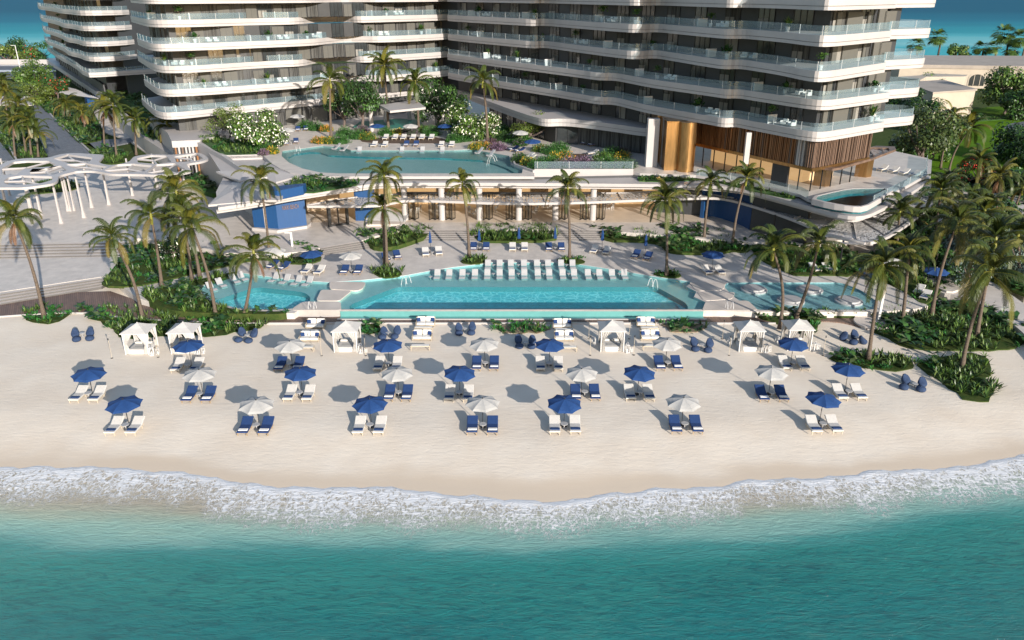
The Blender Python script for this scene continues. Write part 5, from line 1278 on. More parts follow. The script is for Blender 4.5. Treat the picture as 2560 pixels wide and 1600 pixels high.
GR = [('first', [(r1(558, 242), 0), (r1(510, 300), 1), (r1(500, 365), 0), (r1(455, 455), 1)]), ('second', [(r1(1600, 222), 0), (r1(1583, 265), 1), (r1(1568, 352), 0), (r1(1552, 440), 1)]),
      ('third', [(r2(478, 242), 0), (r2(490, 285), 1), (r2(495, 360), 0), (r2(525, 455), 1)]), ('fourth', [(r2(1270, 225), 0), (r2(1300, 268), 1), (r2(1312, 352), 0), (r2(1330, 440), 1)])]
for nm, its in GR:
    for j, ((x, y), kd) in enumerate(its):
        p = P(x, y); pos_ = 'rear' if j < 2 else 'front'
        if kd == 0: place(SF, (p.x, p.y + .42, 0), rad(R.uniform(-2, 2)), 'white cushioned two-seat sofa with blue pillows, ' + pos_ + ' one of the ' + nm + ' group from left', 'sofas on the sand')
        else: place(BN, (p.x, p.y + .25, 0), rad(R.uniform(-2, 2)), 'low pale wooden table before the ' + pos_ + ' sofa of the ' + nm + ' group from left', 'low tables on the sand')

# bean bags
def make_bag():
    root = empty('bean_bag', (0, -60, 0), 0, 'bag', 'bean bag')
    b_ = MB(); n = 20; vs = []; prof = []
    for j in range(11):
        t = j / 10; z = .95 * t; r_ = .44 * math.sin(math.pi * min(1, .2 + .62 * t)) ** .8 * (1 - .45 * max(0, t - .45)) if t < 1 else .03
        for k in range(n):
            a = 2 * math.pi * k / n; q = r_ * (1 + .05 * math.sin(3 * a + 4 * t))
            y = q * math.sin(a); x = q * math.cos(a)
            if y < 0 and t > .42: y *= (1 - .75 * min(1, (t - .42) * 3))
            vs.append((x, y + .34 * t * t, z * (1 - .03 * math.cos(a))))
    fs = [(j * n + k, j * n + (k + 1) % n, (j + 1) * n + (k + 1) % n, (j + 1) * n + k) for j in range(10) for k in range(n)] + [tuple(range(n))[::-1], tuple(10 * n + k for k in range(n))]
    b_.add(vs, fs); b_.build('bag', 'beanbag_blue', root, smooth=True)
    s_ = MB(); s_.tube([(0, .36 * t * t + .0, .955 * t + .01) for t in (.86, .93, 1.0)], [.07, .05, .02], 8); s_.build('top_seam', 'beanbag_blue', root)
    return root
def make_pouf():
    root = empty('pouf', (0, -60, 0), 0, 'pouf', 'pouf'); b_ = MB()
    b_.lathe([(.25, 0), (.36, .08), (.40, .2), (.36, .33), (.22, .42), (.06, .44), (0, .45)], 20); b_.build('cushion', 'beanbag_blue', root, smooth=True)
    s_ = MB(); s_.lathe([(.06, .43), (.06, .47), (0, .48)], 8); s_.build('button', 'beanbag_blue', root)
    return root
BG, PF = make_bag(), make_pouf()
BAGS = [('first', [(r0(715, 315), 10), (r0(855, 305), -10)], [r0(717, 360), r0(842, 350)], r0(782, 305)), ('second', [(r0(2290, 300), 20), (r0(2400, 310), -40)], [r0(2250, 365), r0(2345, 372)], r0(2338, 325)),
        ('third', [(r1(1212, 295), 10), (r1(1335, 285), -10)], [r1(1192, 338), r1(1308, 332)], r1(1250, 300)), ('fourth', [(r1(1918, 260), 8), (r1(2043, 250), -8)], [r1(1918, 300), r1(2033, 297)], r1(1973, 262)),
        ('fifth', [(r2(60, 370), 8), (r2(190, 378), -8)], [r2(70, 425), r2(185, 428)], r2(127, 395)), ('sixth', [(r2(1720, 395), 10), (r2(1865, 408), -12)], [r2(1735, 452), r2(1855, 463)], r2(1793, 415)),
        ('seventh', [(r3(705, 340), -60), (r3(815, 325), 0), (r3(900, 375), 70)], [r3(812, 388)], r3(835, 350)), ('eighth', [(r3(1300, 755), 8), (r3(1452, 785), -10)], [r3(1290, 815), r3(1452, 835)], r3(1383, 790))]
for nm, bags, poufs, tb in BAGS:
    for i, (px, a_) in enumerate(bags): p = P(*px); place(BG, p, rad(a_), 'blue upright bean bag, ' + ORD[i] + ' from left in the ' + nm + ' cluster from left', 'bean bags on the sand', .84)
    for i, px in enumerate(poufs): p = P(*px); place(PF, (p.x, p.y + .2, 0), R.random() * 6, 'round blue pouf, ' + (ORD[i] + ' from left ' if len(poufs) > 1 else '') + 'in the ' + nm + ' bean bag cluster from left', 'poufs on the sand')
    p = P(*tb); place(TB, p, 0, 'small round table in the ' + nm + ' bean bag cluster from left', 'tables among the bean bags', .85)

# torches
def make_torch():
    root = empty('garden_torch', (0, -60, 0), 0, 'torch', 'torch')
    b_ = MB(); b_.tube([(0, 0, 0), (0, 0, 1.75)], .018, 6); b_.build('pole', 'pale_wood', root)
    b_ = MB(); b_.lathe([(.03, 0), (.05, .06), (.05, .16), (.03, .2), (0, .2)], 10, c=(0, 0, 1.73)); b_.build('burner', 'black_metal', root)
    b_ = MB(); b_.lathe([(.11, 0), (.11, .02), (0, .03)], 12); b_.build('base', 'black_metal', root)
    return root
TO = make_torch()
for (x, y), tx_ in ((r0(1058, 512), 'left of the first cabana'), (r0(1495, 503), 'between the first and second cabanas'), (r1(620, 490), 'left of the third cabana'), (r1(1037, 488), 'right of the third cabana'), (r2(738, 485), 'left of the fourth cabana'), (r2(725, 330), 'behind and left of the fourth cabana'),
                   (r2(1150, 482), 'right of the fourth cabana'), (r2(1107, 330), 'behind and right of the fourth cabana'), (r2(2050, 487), 'left of the fifth cabana'), (r2(1988, 330), 'behind and left of the fifth cabana'), (r3(520, 487), 'right of the rightmost cabana')):
    place(TO, P(x, y), 0, 'thin pole torch standing in the sand ' + tx_, 'torches on the sand')
# hand rails at the pools
def handrail(px, z, txt, s=1.0, ang=0):
    p = P(px[0], px[1], z); root = empty('pool_handrail', p, rad(ang), txt, 'handrail', 'looped white pool handrails')
    for x in (-.28, .28):
        b_ = MB(); b_.tube([(x, -.55 * s + 1.1 * s * t, 1.25 * s * math.sin(math.pi * min(1, .12 + t * .88)) ** .7 - .3) for t in [k / 10 for k in range(11)]], .028, 6); b_.build('rail', 'white_paint', root)
handrail(q6(1420, 1185), ZD, 'looped white handrail at the left rear corner of the main pool', 1.1, 40)
handrail(q7(1330, 1210), ZD, 'looped white handrail at the right rear corner of the main pool', 1.1, -40)
handrail(q6(535, 1420), ZD, 'looped white handrail on the left pool steps', 1.0, 0)
handrail(q7(2050, 1420), ZD, 'looped white handrail on the right pool steps', 1.0, 0)
handrail(t2(395, 1450), ZU, 'looped white handrail in the upper pool at left', 1.1, 30)
handrail(e6(250, 560), ZU, 'large looped white handrail in the upper pool at right', 1.3, 60)
# slim signs / showers
for (x, y, z, h_), tx_ in (((q6(350, 870)[0], q6(350, 870)[1], ZD, 2.5), 'slim white shower post beside the left planting'), ((r3(1045, 150)[0], r3(1045, 150)[1], .3, 3.0), 'slim white shower post on the round paved disc')):
    p = P(x, y, z); root = empty('shower_post', p, 0, tx_, 'shower'); b_ = MB(); b_.rbox(-.12, -.1, 0, .12, .1, h_, .03); b_.build('post', 'white_paint', root); b_ = MB(); b_.box(-.75, -.08, h_ - .12, -.1, .08, h_); b_.build('arm', 'white_paint', root)
# curved white seat by the pavilion
p = P(*q6(1230, 590), ZT); root = empty('folded_seat', p, 0, 'large folded white sculptural seat in front of the pavilion, left', 'seat')
b_ = MB(); b_.add([(-3.0, .8, .1), (2.6, -.4, .1), (3.0, .9, .9), (1.0, 2.6, .8), (-1.6, 3.2, 2.3), (-3.0, .8, .35), (2.6, -.4, .35)], [(0, 1, 6, 5), (5, 6, 2, 3, 4), (1, 2, 6), (0, 5, 4)]); b_.build('shell', 'shell_white', root)
b_ = MB(); b_.rbox(-2.4, -2.2, 0, 2.6, -.6, .35, .2); b_.build('bench', 'stone', root)
# cafe tables and chairs in the pavilion
def make_cafe_table():
    root = empty('cafe_table', (0, -60, 0), 0, 'cafe table', 'table'); b_ = MB(); b_.lathe([(.45, .70), (.45, .74), (0, .74)], 20); b_.build('table_top', 'white_paint', root)
    b_ = MB(); b_.lathe([(.25, 0), (.24, .03), (.03, .06), (.03, .70)], 12); b_.build('pedestal', 'white_paint', root); return root
def make_chair(m_='white_paint'):
    root = empty('cafe_chair', (0, -60, 0), 0, 'chair', 'chair'); b_ = MB(); b_.rbox(-.24, -.24, .40, .24, .22, .46, .04); b_.build('seat', m_, root)
    b_ = slabcurve([(.20, .46), (.27, .65), (.31, .88)], -.23, .23, .03); b_.build('backrest', m_, root)
    for x in (-.22, .18):
        for y in (-.22, .18): l_ = MB(); l_.box(x, y, 0, x + .04, y + .04, .40); l_.build('leg', m_, root)
    return root
CT, CH = make_cafe_table(), make_chair()
for i, (x, y) in enumerate((q6(1500, 490), q6(1700, 470), q6(2050, 505), q6(2230, 480), q7(190, 490), q7(330, 450), q7(700, 460), q7(910, 460))):
    p = P(x, y, ZT + .01); p.y = min(p.y, yc + 7.5); place(CT, p, 0, 'round white table inside the open pavilion, ' + ORD[i] + ' from left', 'tables inside the pavilion')
    for k in range(4):
        a = k * math.pi / 2 + .6; place(CH, (p.x + .7 * math.cos(a), p.y + .7 * math.sin(a), p.z), a - math.pi / 2, 'white chair at the ' + ORD[i] + ' pavilion table from left', 'chairs at the ' + ORD[i] + ' pavilion table')

# balcony furniture and potted plants
def leafy(mb, c, n, r_, h_, L_, w_, rg_, cols, up=.5):
    for i in range(n):
        az = rg_.uniform(0, 6.283); q = Vector((c[0] + rg_.gauss(0, r_ * .4), c[1] + rg_.gauss(0, r_ * .4), c[2] + rg_.uniform(0, h_)))
        mb.blade(q, az, L_ * rg_.uniform(.7, 1.2), w_ * rg_.uniform(.7, 1.2), rg_.uniform(.2, 1.2) * up * 2, rg_.uniform(.1, .35), rg_.choice(cols))
GREENS = [(.04, .10, .02), (.06, .14, .025), (.025, .07, .018), (.09, .17, .03)]
def make_pot(kind):
    root = empty('potted_plant', (0, -60, 0), 0, 'pot', 'potted plant')
    b_ = MB(); b_.lathe([(.16, 0), (.24, .42), (.25, .45), (.21, .45), (.20, .40), (0, .40)], 14); b_.build('pot', 'white_paint', root)
    f = MB(); rg_ = random.Random(kind)
    if kind == 0: leafy(f, (0, 0, .45), 46, .15, .25, 1.15, .13, rg_, GREENS + [(.14, .17, .03)], .62)
    elif kind == 1:
        f.tube([(0, 0, .4), (.02, .02, 1.1)], .03, 6, 0, (.1, .07, .04)); leafy(f, (0, 0, 1.0), 110, .55, .55, .30, .15, rg_, GREENS, .5)
    else: leafy(f, (0, 0, .45), 60, .35, .5, .55, .22, rg_, [(.03, .09, .02), (.02, .06, .015), (.05, .12, .03)], .5)
    f.build('foliage', 'leaf', root); return root
PT = [make_pot(i) for i in range(3)]
def make_balcony_chair():
    root = empty('lounge_chair', (0, -60, 0), 0, 'chair', 'chair'); b_ = MB(); b_.rbox(-.35, -.35, .15, .35, .3, .42, .08); b_.build('seat', 'sofa_cushion', root)
    b_ = MB(); b_.rbox(-.35, .25, .2, .35, .42, .8, .08); b_.build('backrest', 'sofa_cushion', root)
    for x in (-.42, .34): b_ = MB(); b_.rbox(x, -.3, .15, x + .08, .35, .58, .04); b_.build('armrest', 'white_paint', root)
    return root
BC = make_balcony_chair()
FLN = ['ground', 'first', 'second', 'third', 'fourth', 'fifth', 'sixth']
def balcony_items(edge, k, seed, bname, ss, start=0):
    rg_ = random.Random(seed); z = zb(k) + 1.115
    for i, s in enumerate(ss):
        ln = offset(edge, 1.1 + rg_.uniform(-.2, .3)); p, d = along(ln, s); pr = PT[rg_.randrange(3)]
        place(pr, (p.x, p.y, z), rg_.uniform(0, 6), ORD[i] + ' potted plant from left on the ' + FLN[k] + ' balcony level of the ' + bname, 'potted plants on the balconies', rg_.uniform(1.0, 1.45))
        if rg_.random() < .75:
            for j, s2 in enumerate((s + 2.2, s + 3.4)):
                p, d = along(ln, s2); place(BC, (p.x, p.y, z), math.atan2(d.y, d.x) + rg_.uniform(-.3, .3), 'pale balcony armchair, ' + ('left' if j == 0 else 'right') + ' one beside the ' + ORD[i] + ' plant, ' + FLN[k] + ' level of the ' + bname, 'armchairs on the balconies')
for k in range(1, 6):
    rg_ = random.Random(40 + k)
    balcony_items(smooth(EA if k in (1, 2) else EB, 2), k, 20 + k, 'right block', sorted(rg_.uniform(6 + j * 17, 18 + j * 17) for j in range(6)))
    balcony_items(smooth(ED if k % 2 == 0 else EC, 2), k, 30 + k, 'middle block', sorted(rg_.uniform(20 + j * 12, 29 + j * 12) for j in range(5)))
    balcony_items(smooth(EE, 1), k, 60 + k, 'left block', [58 + rg_.uniform(0, 4)])
# ================================================================== PLANTS
# ---- coconut palms: leaf crowns made of fronds with leaflets
def frond(mb, p0, az, el, L_, col, rg_, droop=.55, half=.68, n=34, mi=0):
    """arching rachis with two rows of drooping leaflets"""
    d = Vector((math.cos(az), math.sin(az), 0)); side = Vector((-d.y, d.x, 0)); pts = []; p = Vector(p0); e_ = el; st = L_ / 10
    tw = rg_.uniform(-.25, .25)
    for i in range(11):
        pts.append(p.copy()); p = p + (d * math.cos(e_) + Vector((0, 0, math.sin(e_))) + side * tw * i * .03) * st; e_ = max(-1.42, e_ - droop * (.16 + .035 * i))
    mb.tube(pts, [.035 * (1 - i / 12) for i in range(11)], 4, mi, (col[0] * 1.3 + .03, col[1] * 1.15 + .02, col[2]), cap=False)
    up = Vector((0, 0, 1)); vs, fs = [], []
    for j in range(n):
        t = .10 + .88 * j / (n - 1); f = t * 10; i = min(9, int(f)); q = pts[i].lerp(pts[i + 1], f - i); tan = (pts[i + 1] - pts[i]).normalized()
        nrm = side.cross(tan) * -1; nrm = nrm if nrm.z > 0 else -nrm
        ll = half * (math.sin(math.pi * (t * .86 + .10)) ** .6) * rg_.uniform(.85, 1.1)
        for sg in (-1, 1):
            dirr = (side * sg * 1.0 + tan * (.55 + .5 * t) - up * .30 + nrm * .12).normalized()
            m_ = q + dirr * ll * .5; tip_ = q + dirr * ll * .95 - up * ll * (.28 + .2 * rg_.random()); w_ = tan * .048
            o = len(vs); vs += [q - w_ * .8, q + w_ * .8, m_ + w_ * 1.3, m_ - w_ * .8, tip_]; fs += [(o, o + 1, o + 2, o + 3), (o + 3, o + 2, o + 4)]
    k = rg_.uniform(.8, 1.2); mb.add(vs, fs, mi, (col[0] * k, col[1] * k, col[2] * k))

PALMC = [(.058, .072, .011), (.044, .062, .010), (.076, .086, .012), (.034, .052, .009), (.105, .102, .015)]
def crown_mesh(seed, brown=0, n=22, L_=3.8):
    rg_ = random.Random(seed); mb = MB()
    for i in range(n):
        lay = i / n; az = i * 2.39996 + rg_.uniform(-.55, .55)
        el = 1.45 - 1.75 * lay + rg_.uniform(-.28, .28); col = rg_.choice(PALMC)
        if lay > .85 and rg_.random() < .4: col = (.15, .12, .03)
        frond(mb, (0, 0, .25 - .5 * lay), az, el, L_ * rg_.uniform(.72, 1.12) * (.8 + .3 * min(1, lay * 2)), col, rg_, droop=rg_.uniform(.42, .72) + .30 * lay)
    me1 = mb
    b2 = None
    if brown:
        b2 = MB()
        for i in range(brown): frond(b2, (0, 0, -.35), rg_.uniform(0, 6.28), -.75 + rg_.uniform(-.2, .2), 2.3, (.16, .085, .045), rg_, droop=.35, half=.5, n=20)
    return me1, b2
def to_mesh(mb, name, mt):
    o = mb.build(name, mt); me = o.data; COL.objects.unlink(o); bpy.data.objects.remove(o); return me
CROWNS = []
for sd, br, nn in ((11, 0, 20), (12, 4, 22), (13, 0, 17), (14, 0, 24), (15, 5, 20), (16, 2, 18), (17, 0, 21)):
    a_, b_ = crown_mesh(sd, br, nn); CROWNS.append((to_mesh(a_, 'crown', 'palm_leaf'), to_mesh(b_, 'dead_fronds', 'palm_leaf') if b_ else None))
sh_ = MB(); sh_.tube([(0, 0, -1.0), (0, 0, -.6), (0, 0, .1), (0, 0, .5)], [.13, .17, .12, .05], 10, 0, (.20, .20, .03)); SHAFT = to_mesh(sh_, 'crownshaft', 'palm_leaf')

def palm(base, crown, z, label, var=0, sc=1.0, bend=0., group='coconut palms around the pools', rb=.18, lean=0.):
    b_ = P(base[0], base[1], z); c_ = PY(crown[0], crown[1], b_.y + lean)
    root = empty('coconut_palm', b_, 0, label, 'palm tree', group); v = c_ - b_; n = 14; pts = []
    for i in range(n + 1):
        t = i / n; q = v * t; s_ = math.sin(math.pi * t); q.x += bend * s_ - v.x * .22 * s_; q.y += .25 * s_; pts.append(q)
    mb = MB(); rs = [rb * (1.55 if i == 0 else 1.22 if i == 1 else 1) * (1 - .45 * i / n) for i in range(n + 1)]
    mb.tube(pts, rs, 10); mb.build('trunk', 'trunk_bark', root, smooth=True)
    cr_, dead = CROWNS[var if var in (1, 4) else (0, 2, 3, 5, 6)[int(base[0] * 7 + base[1]) % 5]]; sc *= R.uniform(.86, 1.0); rz = R.uniform(0, 6.28)
    for nm, me in (('crown', cr_), ('dead_fronds', dead), ('crownshaft', SHAFT)):
        if me is None: continue
        o = bpy.data.objects.new(nm, me); COL.objects.link(o); o.parent = root; o.location = v; o.rotation_euler = (R.uniform(-.08, .08), R.uniform(-.08, .08), rz); o.scale = (sc, sc, sc)
    return root
PALMS = [
 ((111, 795), (34, 545), .05, 'palm with browned lower fronds standing alone at the left edge of the beach', 1, 1.0), ((357, 797), (280, 594), .1, 'leaning palm right of the plaza steps, above the first cabana', 0, .95),
 ((405, 716), (377, 538), .9, 'palm in the left garden beside the flowering shrub', 2, 1.0), ((541, 797), (479, 567), .1, 'palm leaning over the left tip of the rounded pool', 3, 1.05),
 ((500, 694), (440, 480), .9, 'tallest palm of the left garden cluster', 2, 1.05), ((480, 700), (455, 530), .9, 'palm half hidden inside the left garden cluster', 0, 1.05),
 ((608, 797), (634, 632), .1, 'palm with a curved trunk crossing the rounded pool', 2, 1.0, .5), ((674, 640), (651, 450), ZD, 'palm in front of the blue wall', 3, .95),
 ((968, 668), (960, 440), ZD, 'tall palm beside the pool in front of the pavilion, taller one of a close pair', 0, .92), ((962, 664), (956, 520), ZD, 'shorter palm of the close pair beside the main pool', 3, .85),
 ((1173, 643), (1156, 460), ZD, 'straight slim palm in a small bed behind the main pool', 2, .82), ((1424, 650), (1419, 470), ZD, 'palm with a gently curved trunk right of centre behind the pool', 0, .95),
 ((1666, 690), (1663, 500), ZD, 'straight palm at the right rear edge of the main pool', 3, 1.05), ((1760, 596), (1777, 456), 1.3, 'thin palm before the curved deep blue wall, left one', 0, .9), ((1830, 618), (1867, 446), ZD + .2, 'palm leaning right across the curved blue wall', 2, .95),
 ((1949, 822), (1933, 625), .2, 'big dark palm at the left end of the wading pool', 0, 1.05, .3), ((1990, 796), (2047, 605), .3, 'palm bending right across the wading pool islands', 2, .95, .55),
 ((2171, 897), (2206, 665), .1, 'tall palm with brown hanging fronds, rooted in the small beach bed at right', 1, 1.1), ((2256, 806), (2272, 625), .3, 'palm behind the round paved disc', 3, 1.0),
 ((2329, 786), (2393, 558), .3, 'thick palm leaning right through the right garden', 2, 1.15), ((2404, 921), (2475, 680), .1, 'palm rooted nearest the sea at right, leaning right', 3, 1.2),
 ((2441, 843), (2489, 600), .3, 'palm standing just behind the nearest right palm', 0, 1.2), ((2314, 614), (2285, 545), 1, 'short palm below the corner terrace', 1, .9), ((2333, 624), (2352, 478), 1, 'palm rising beside the corner terrace edge', 2, 1.05),
 ((2480, 600), (2502, 440), 1.3, 'palm with an orange fruit cluster at the upper right', 4, 1.0), ((2470, 660), (2462, 530), 1, 'dense palm in the middle of the right grove', 0, 1.15), ((2360, 560), (2372, 455), 1.3, 'palm in front of the red flowering shrub', 3, 1.0),
 ((2545, 700), (2545, 590), .9, 'palm cut by the right edge of the grove', 2, 1.2), ((2530, 560), (2558, 470), 1.3, 'palm at the right edge above the grove', 0, 1.1), ((2420, 610), (2430, 505), 1.1, 'palm between two taller ones in the right grove', 2, 1.1),
 ((2240, 640), (2250, 530), 1, 'palm beside the stepped lattice canopy', 3, 1.0), ((2351, 420), (2378, 290), 1.5, 'yellow-green palm in front of the lawn, left one', 4, 1.15), ((2372, 428), (2425, 322), 1.5, 'yellow-green palm in front of the lawn, right one', 2, 1.2), ((2440, 480), (2450, 400), 1.5, 'dark palm low on the lawn edge', 1, 1.1)]
for i, p_ in enumerate(PALMS):
    palm(*p_[:4], var=p_[4], sc=p_[5], bend=p_[6] if len(p_) > 6 else 0)
COURT = [((828, 345), (825, 201), ZU, 'courtyard palm standing left behind the upper pool', 0, 1.3), ((971, 325), (961, 165), ZU, 'tallest courtyard palm, in front of the middle block', 2, 1.25), ((1047, 326), (1038, 206), ZU, 'courtyard palm right of the white pergola', 3, 1.15), ((1219, 358), (1207, 203), ZU, 'courtyard palm in front of the gap between two blocks', 0, 1.15)]
for p_ in COURT: palm(*p_[:4], var=p_[4], sc=p_[5], group='palms in the upper courtyard', rb=.24)
LEFTP = [((79, 392), (71, 297), 'palm in the long bed by the drive, middle one'), ((66, 385), (45, 262), 'tall palm in the long bed by the drive'), ((96, 394), (92, 330), 'short palm in the long bed by the drive'), ((40, 345), (16, 232), 'palm at the far left edge of the drive bed'), ((262, 372), (261, 272), 'slim palm right of the driveway, leftmost'), ((292, 396), (283, 262), 'tallest slim palm right of the driveway'),
         ((341, 388), (339, 297), 'palm with yellow fronds beside the podium wall'), ((418, 396), (417, 310), 'thin palm in front of the striped entrance'), ((177, 300), (164, 258), 'low palm in the bed between the drives, rear'), ((212, 320), (203, 280), 'low palm in the bed between the drives, front'), ((20, 300), (8, 205), 'palm cut by the left edge of the picture'), ((38, 392), (33, 305), 'palm between the two grey drives')]
for i, (b_, c_, tx_) in enumerate(LEFTP): palm(b_, c_, 1.6, tx_, var=(0, 2, 3, 1, 4)[i % 5], sc=1.22, group='palms along the drive', rb=.2)

# ---- fan palms far right
def fan_crown(mb, rg_, r_=1.8):
    for i in range(44):
        az = rg_.uniform(0, 6.28); el = rg_.uniform(-.9, 1.3); d = Vector((math.cos(az) * math.cos(el), math.sin(az) * math.cos(el), math.sin(el))); c = d * r_ * .5
        sd = Vector((-math.sin(az), math.cos(az), 0)); col = rg_.choice([(.07, .12, .02), (.05, .10, .02), (.10, .15, .03)])
        for j in range(7):
            t = (j - 3) / 3 * .9; dd_ = (d * math.cos(t) + sd * math.sin(t) - Vector((0, 0, .25))).normalized(); q = c + dd_ * r_ * .6; w_ = sd * .09
            mb.add([c - w_ * .4, c + w_ * .4, c.lerp(q, .6) + w_, c.lerp(q, .6) - w_, q - Vector((0, 0, .25))], [(0, 1, 2, 3), (3, 2, 4)], 0, col)
fm = MB(); fan_crown(fm, random.Random(5)); FAN = to_mesh(fm, 'crown', 'palm_leaf')
for (x, y, yb, s_), tx_ in (((2343, 92, 150, 2.6), 'beside the right block balconies'), ((2290, 112, 150, 2.4), 'half behind the right block balconies'), ((2452, 120, 158, 2.2), 'left of the tall fan palm group'), ((2510, 85, 158, 3.0), 'tallest of the far right group'), ((2552, 95, 160, 2.8), 'at the right edge of the far group'), ((2484, 118, 160, 2.0), 'short, under the tall far group'), ((2530, 125, 160, 2.2), 'low, in front of the far group')):
    b_ = P(x, yb, 1); b_.y = min(b_.y, 380); b_ = Vector((PY(x, yb, b_.y).x, b_.y, 1)); c_ = PY(x, y, b_.y); root = empty('fan_palm', b_, 0, 'round-headed fan palm behind the arched building, ' + tx_, 'palm tree', 'fan palms behind the arched building')
    m_ = MB(); m_.tube([(0, 0, 0), (0, 0, (c_ - b_).z)], [.5, .35], 8); m_.build('trunk', 'trunk_bark', root)
    o = bpy.data.objects.new('crown', FAN); COL.objects.link(o); o.parent = root; o.location = c_ - b_; o.scale = (s_, s_, s_ * .95); o.rotation_euler.z = R.random() * 6

# ---- leafy trees and bushes
def leaf_cloud(mb, c, rx, rz, n, size, cols, rg_, fl=None, flp=0.0, lumps=7):
    """leaves gathered in lumps through the crown's volume, with gaps between the lumps"""
    cs = []
    for i in range(lumps):
        a = rg_.uniform(0, 6.28); u = rg_.uniform(-.55, .8); rr = math.sqrt(max(0, 1 - u * u)) * rg_.uniform(.35, .75)
        cs.append((Vector((c[0] + rx * rr * math.cos(a), c[1] + rx * rr * math.sin(a), c[2] + rz * u * .8)), rg_.uniform(.32, .5), rg_.uniform(.7, 1.25)))
    for i in range(n):
        q0, rr, sh__ = cs[i % lumps]; d = Vector((rg_.gauss(0, 1), rg_.gauss(0, 1), rg_.gauss(0, 1))).normalized(); rad_ = rr * rg_.random() ** .33
        p = q0 + Vector((d.x * rx * rad_, d.y * rx * rad_, d.z * rz * rad_ * .85))
        n_ = (d + Vector((rg_.gauss(0, .5), rg_.gauss(0, .5), .5 + rg_.gauss(0, .4)))).normalized(); a_ = n_.cross(Vector((rg_.gauss(0, 1), rg_.gauss(0, 1), .2))).normalized(); b_ = n_.cross(a_); s_ = size * rg_.uniform(.6, 1.3)
        isf = fl and rad_ > rr * .75 and rg_.random() < flp; cc = rg_.choice(cols) if not isf else fl; k = sh__ * rg_.uniform(.8, 1.2) if not isf else 1
        if isf: p = p + d * .08; s_ = size * .8
        mb.add([p - a_ * s_, p + b_ * s_ * .55, p + a_ * s_, p - b_ * s_ * .55], [(0, 1, 2, 3)], 1 if isf else 0, (cc[0] * k, cc[1] * k, cc[2] * k))
DKG = [(.022, .06, .012), (.035, .085, .016), (.05, .11, .02), (.018, .045, .012)]
LTG = [(.06, .12, .02), (.085, .15, .025), (.045, .10, .02), (.11, .17, .03)]
YLG = [(.10, .14, .02), (.13, .17, .03), (.07, .11, .02)]
SLV = [(.13, .19, .16), (.17, .22, .19), (.09, .14, .12)]
def tree(px, z, h, r_, label, cols, fl=None, flp=0., n=2600, size=.22, group=None, nm='leafy_tree', lumps=9, cat='tree', open_=.9):
    b_ = P(px[0], px[1], z); root = empty(nm, b_, 0, label, cat, group); rg_ = random.Random(int(px[0] * 7 + px[1])); m_ = MB(); ch = h - r_ * open_
    m_.tube([(0, 0, 0), (.08 * r_, 0, ch * .4), (.02, .05, ch * .7)], [.07 * h * .45, .05 * h * .45, .04 * h * .45], 8)
    for i in range(7):
        a = i * 6.283 / 7 + rg_.uniform(-.3, .3); e_ = Vector((math.cos(a) * r_ * .62, math.sin(a) * r_ * .62, ch + r_ * rg_.uniform(-.1, .5))); m_.tube([(.02, .05, ch * rg_.uniform(.3, .65)), e_ * .55 + Vector((0, 0, ch * .12)), e_], [.05 * r_ * .6, .03 * r_ * .6, .012 * r_], 5)
    m_.build('trunk', 'tree_bark', root); c_ = MB(); leaf_cloud(c_, (0, 0, ch), r_, r_ * .85, n, size, cols, rg_, fl, flp, lumps); c_.build('crown', ['leaf', 'petal'], root)
    return root
WHT = (.78, .76, .62); RED = (.55, .03, .015)
tree((655, 372), ZU, 6.8, 4.6, 'large white-flowering tree at the left end of the upper pool', LTG, WHT, .30, 4200, .24, lumps=12)
tree((575, 345), ZU, 6.4, 3.6, 'feathery yellow-green tree beside the large flowering tree', YLG, None, 0, 2200, .16)
tree((905, 330), ZU, 9.5, 4.6, 'dark open-branched tree behind the courtyard flowers, left one', DKG, None, 0, 2600, .24, open_=.75)
tree((860, 318), ZU, 7.5, 4.0, 'dark leafy tree against the middle block wall', DKG, WHT, .03, 2400, .24)
tree((1095, 312), ZU, 9.2, 5.6, 'broad dark tree at the inner corner of the courtyard', DKG, WHT, .04, 4000, .26, lumps=12)
tree((1150, 338), ZU, 6.2, 3.6, 'white-flowering shrub tree right of the courtyard path, rear', LTG, WHT, .2, 2600, .22)
tree((1180, 352), ZU, 5.0, 3.2, 'white-flowering shrub tree at the courtyard pool edge', LTG, WHT, .22, 2400, .22)
tree((1222, 345), ZU, 5.2, 3.4, 'white-flowering shrub tree behind the slim courtyard palm', LTG, WHT, .22, 2400, .22)
tree((1325, 352), ZU, 5.2, 3.9, 'rounded yellow-green tree on the terrace below the right block', YLG, None, 0, 3000, .17)
tree((432, 648), 1, 3.0, 2.0, 'white-flowering frangipani in the left garden', DKG, WHT, .25, 1200, .17)
tree((2290, 440), 1.5, 12.5, 6.0, 'tall loose tree in front of the beige wing wall', [(.06, .09, .025), (.04, .07, .02), (.08, .11, .03)], None, 0, 4200, .26, lumps=16, open_=.8)
tree((2265, 405), 1.5, 7.0, 4.6, 'dark green shrub tree beside the bronze terrace', DKG, None, 0, 3200, .26)
tree((2330, 398), 1.5, 5.0, 3.8, 'light green bushy tree under the tall loose tree', LTG, None, 0, 2400, .24)
tree((2510, 285), 1.5, 11.5, 8.0, 'broad spreading garden tree on the lawn at the upper right', LTG, None, 0, 6000, .36, lumps=16, open_=.7)
tree((2560, 300), 1.5, 9.0, 6.0, 'second spreading tree at the right edge of the lawn', DKG, None, 0, 3500, .34, lumps=12)
tree((2540, 400), 1.5, 7.5, 5.5, 'dark tree overhanging the lawn at the right edge', DKG, None, 0, 3500, .3, lumps=12)
tree((2395, 158), 1, 9, 6.5, 'round green tree behind the arched building', LTG, None, 0, 1800, .55, lumps=10)
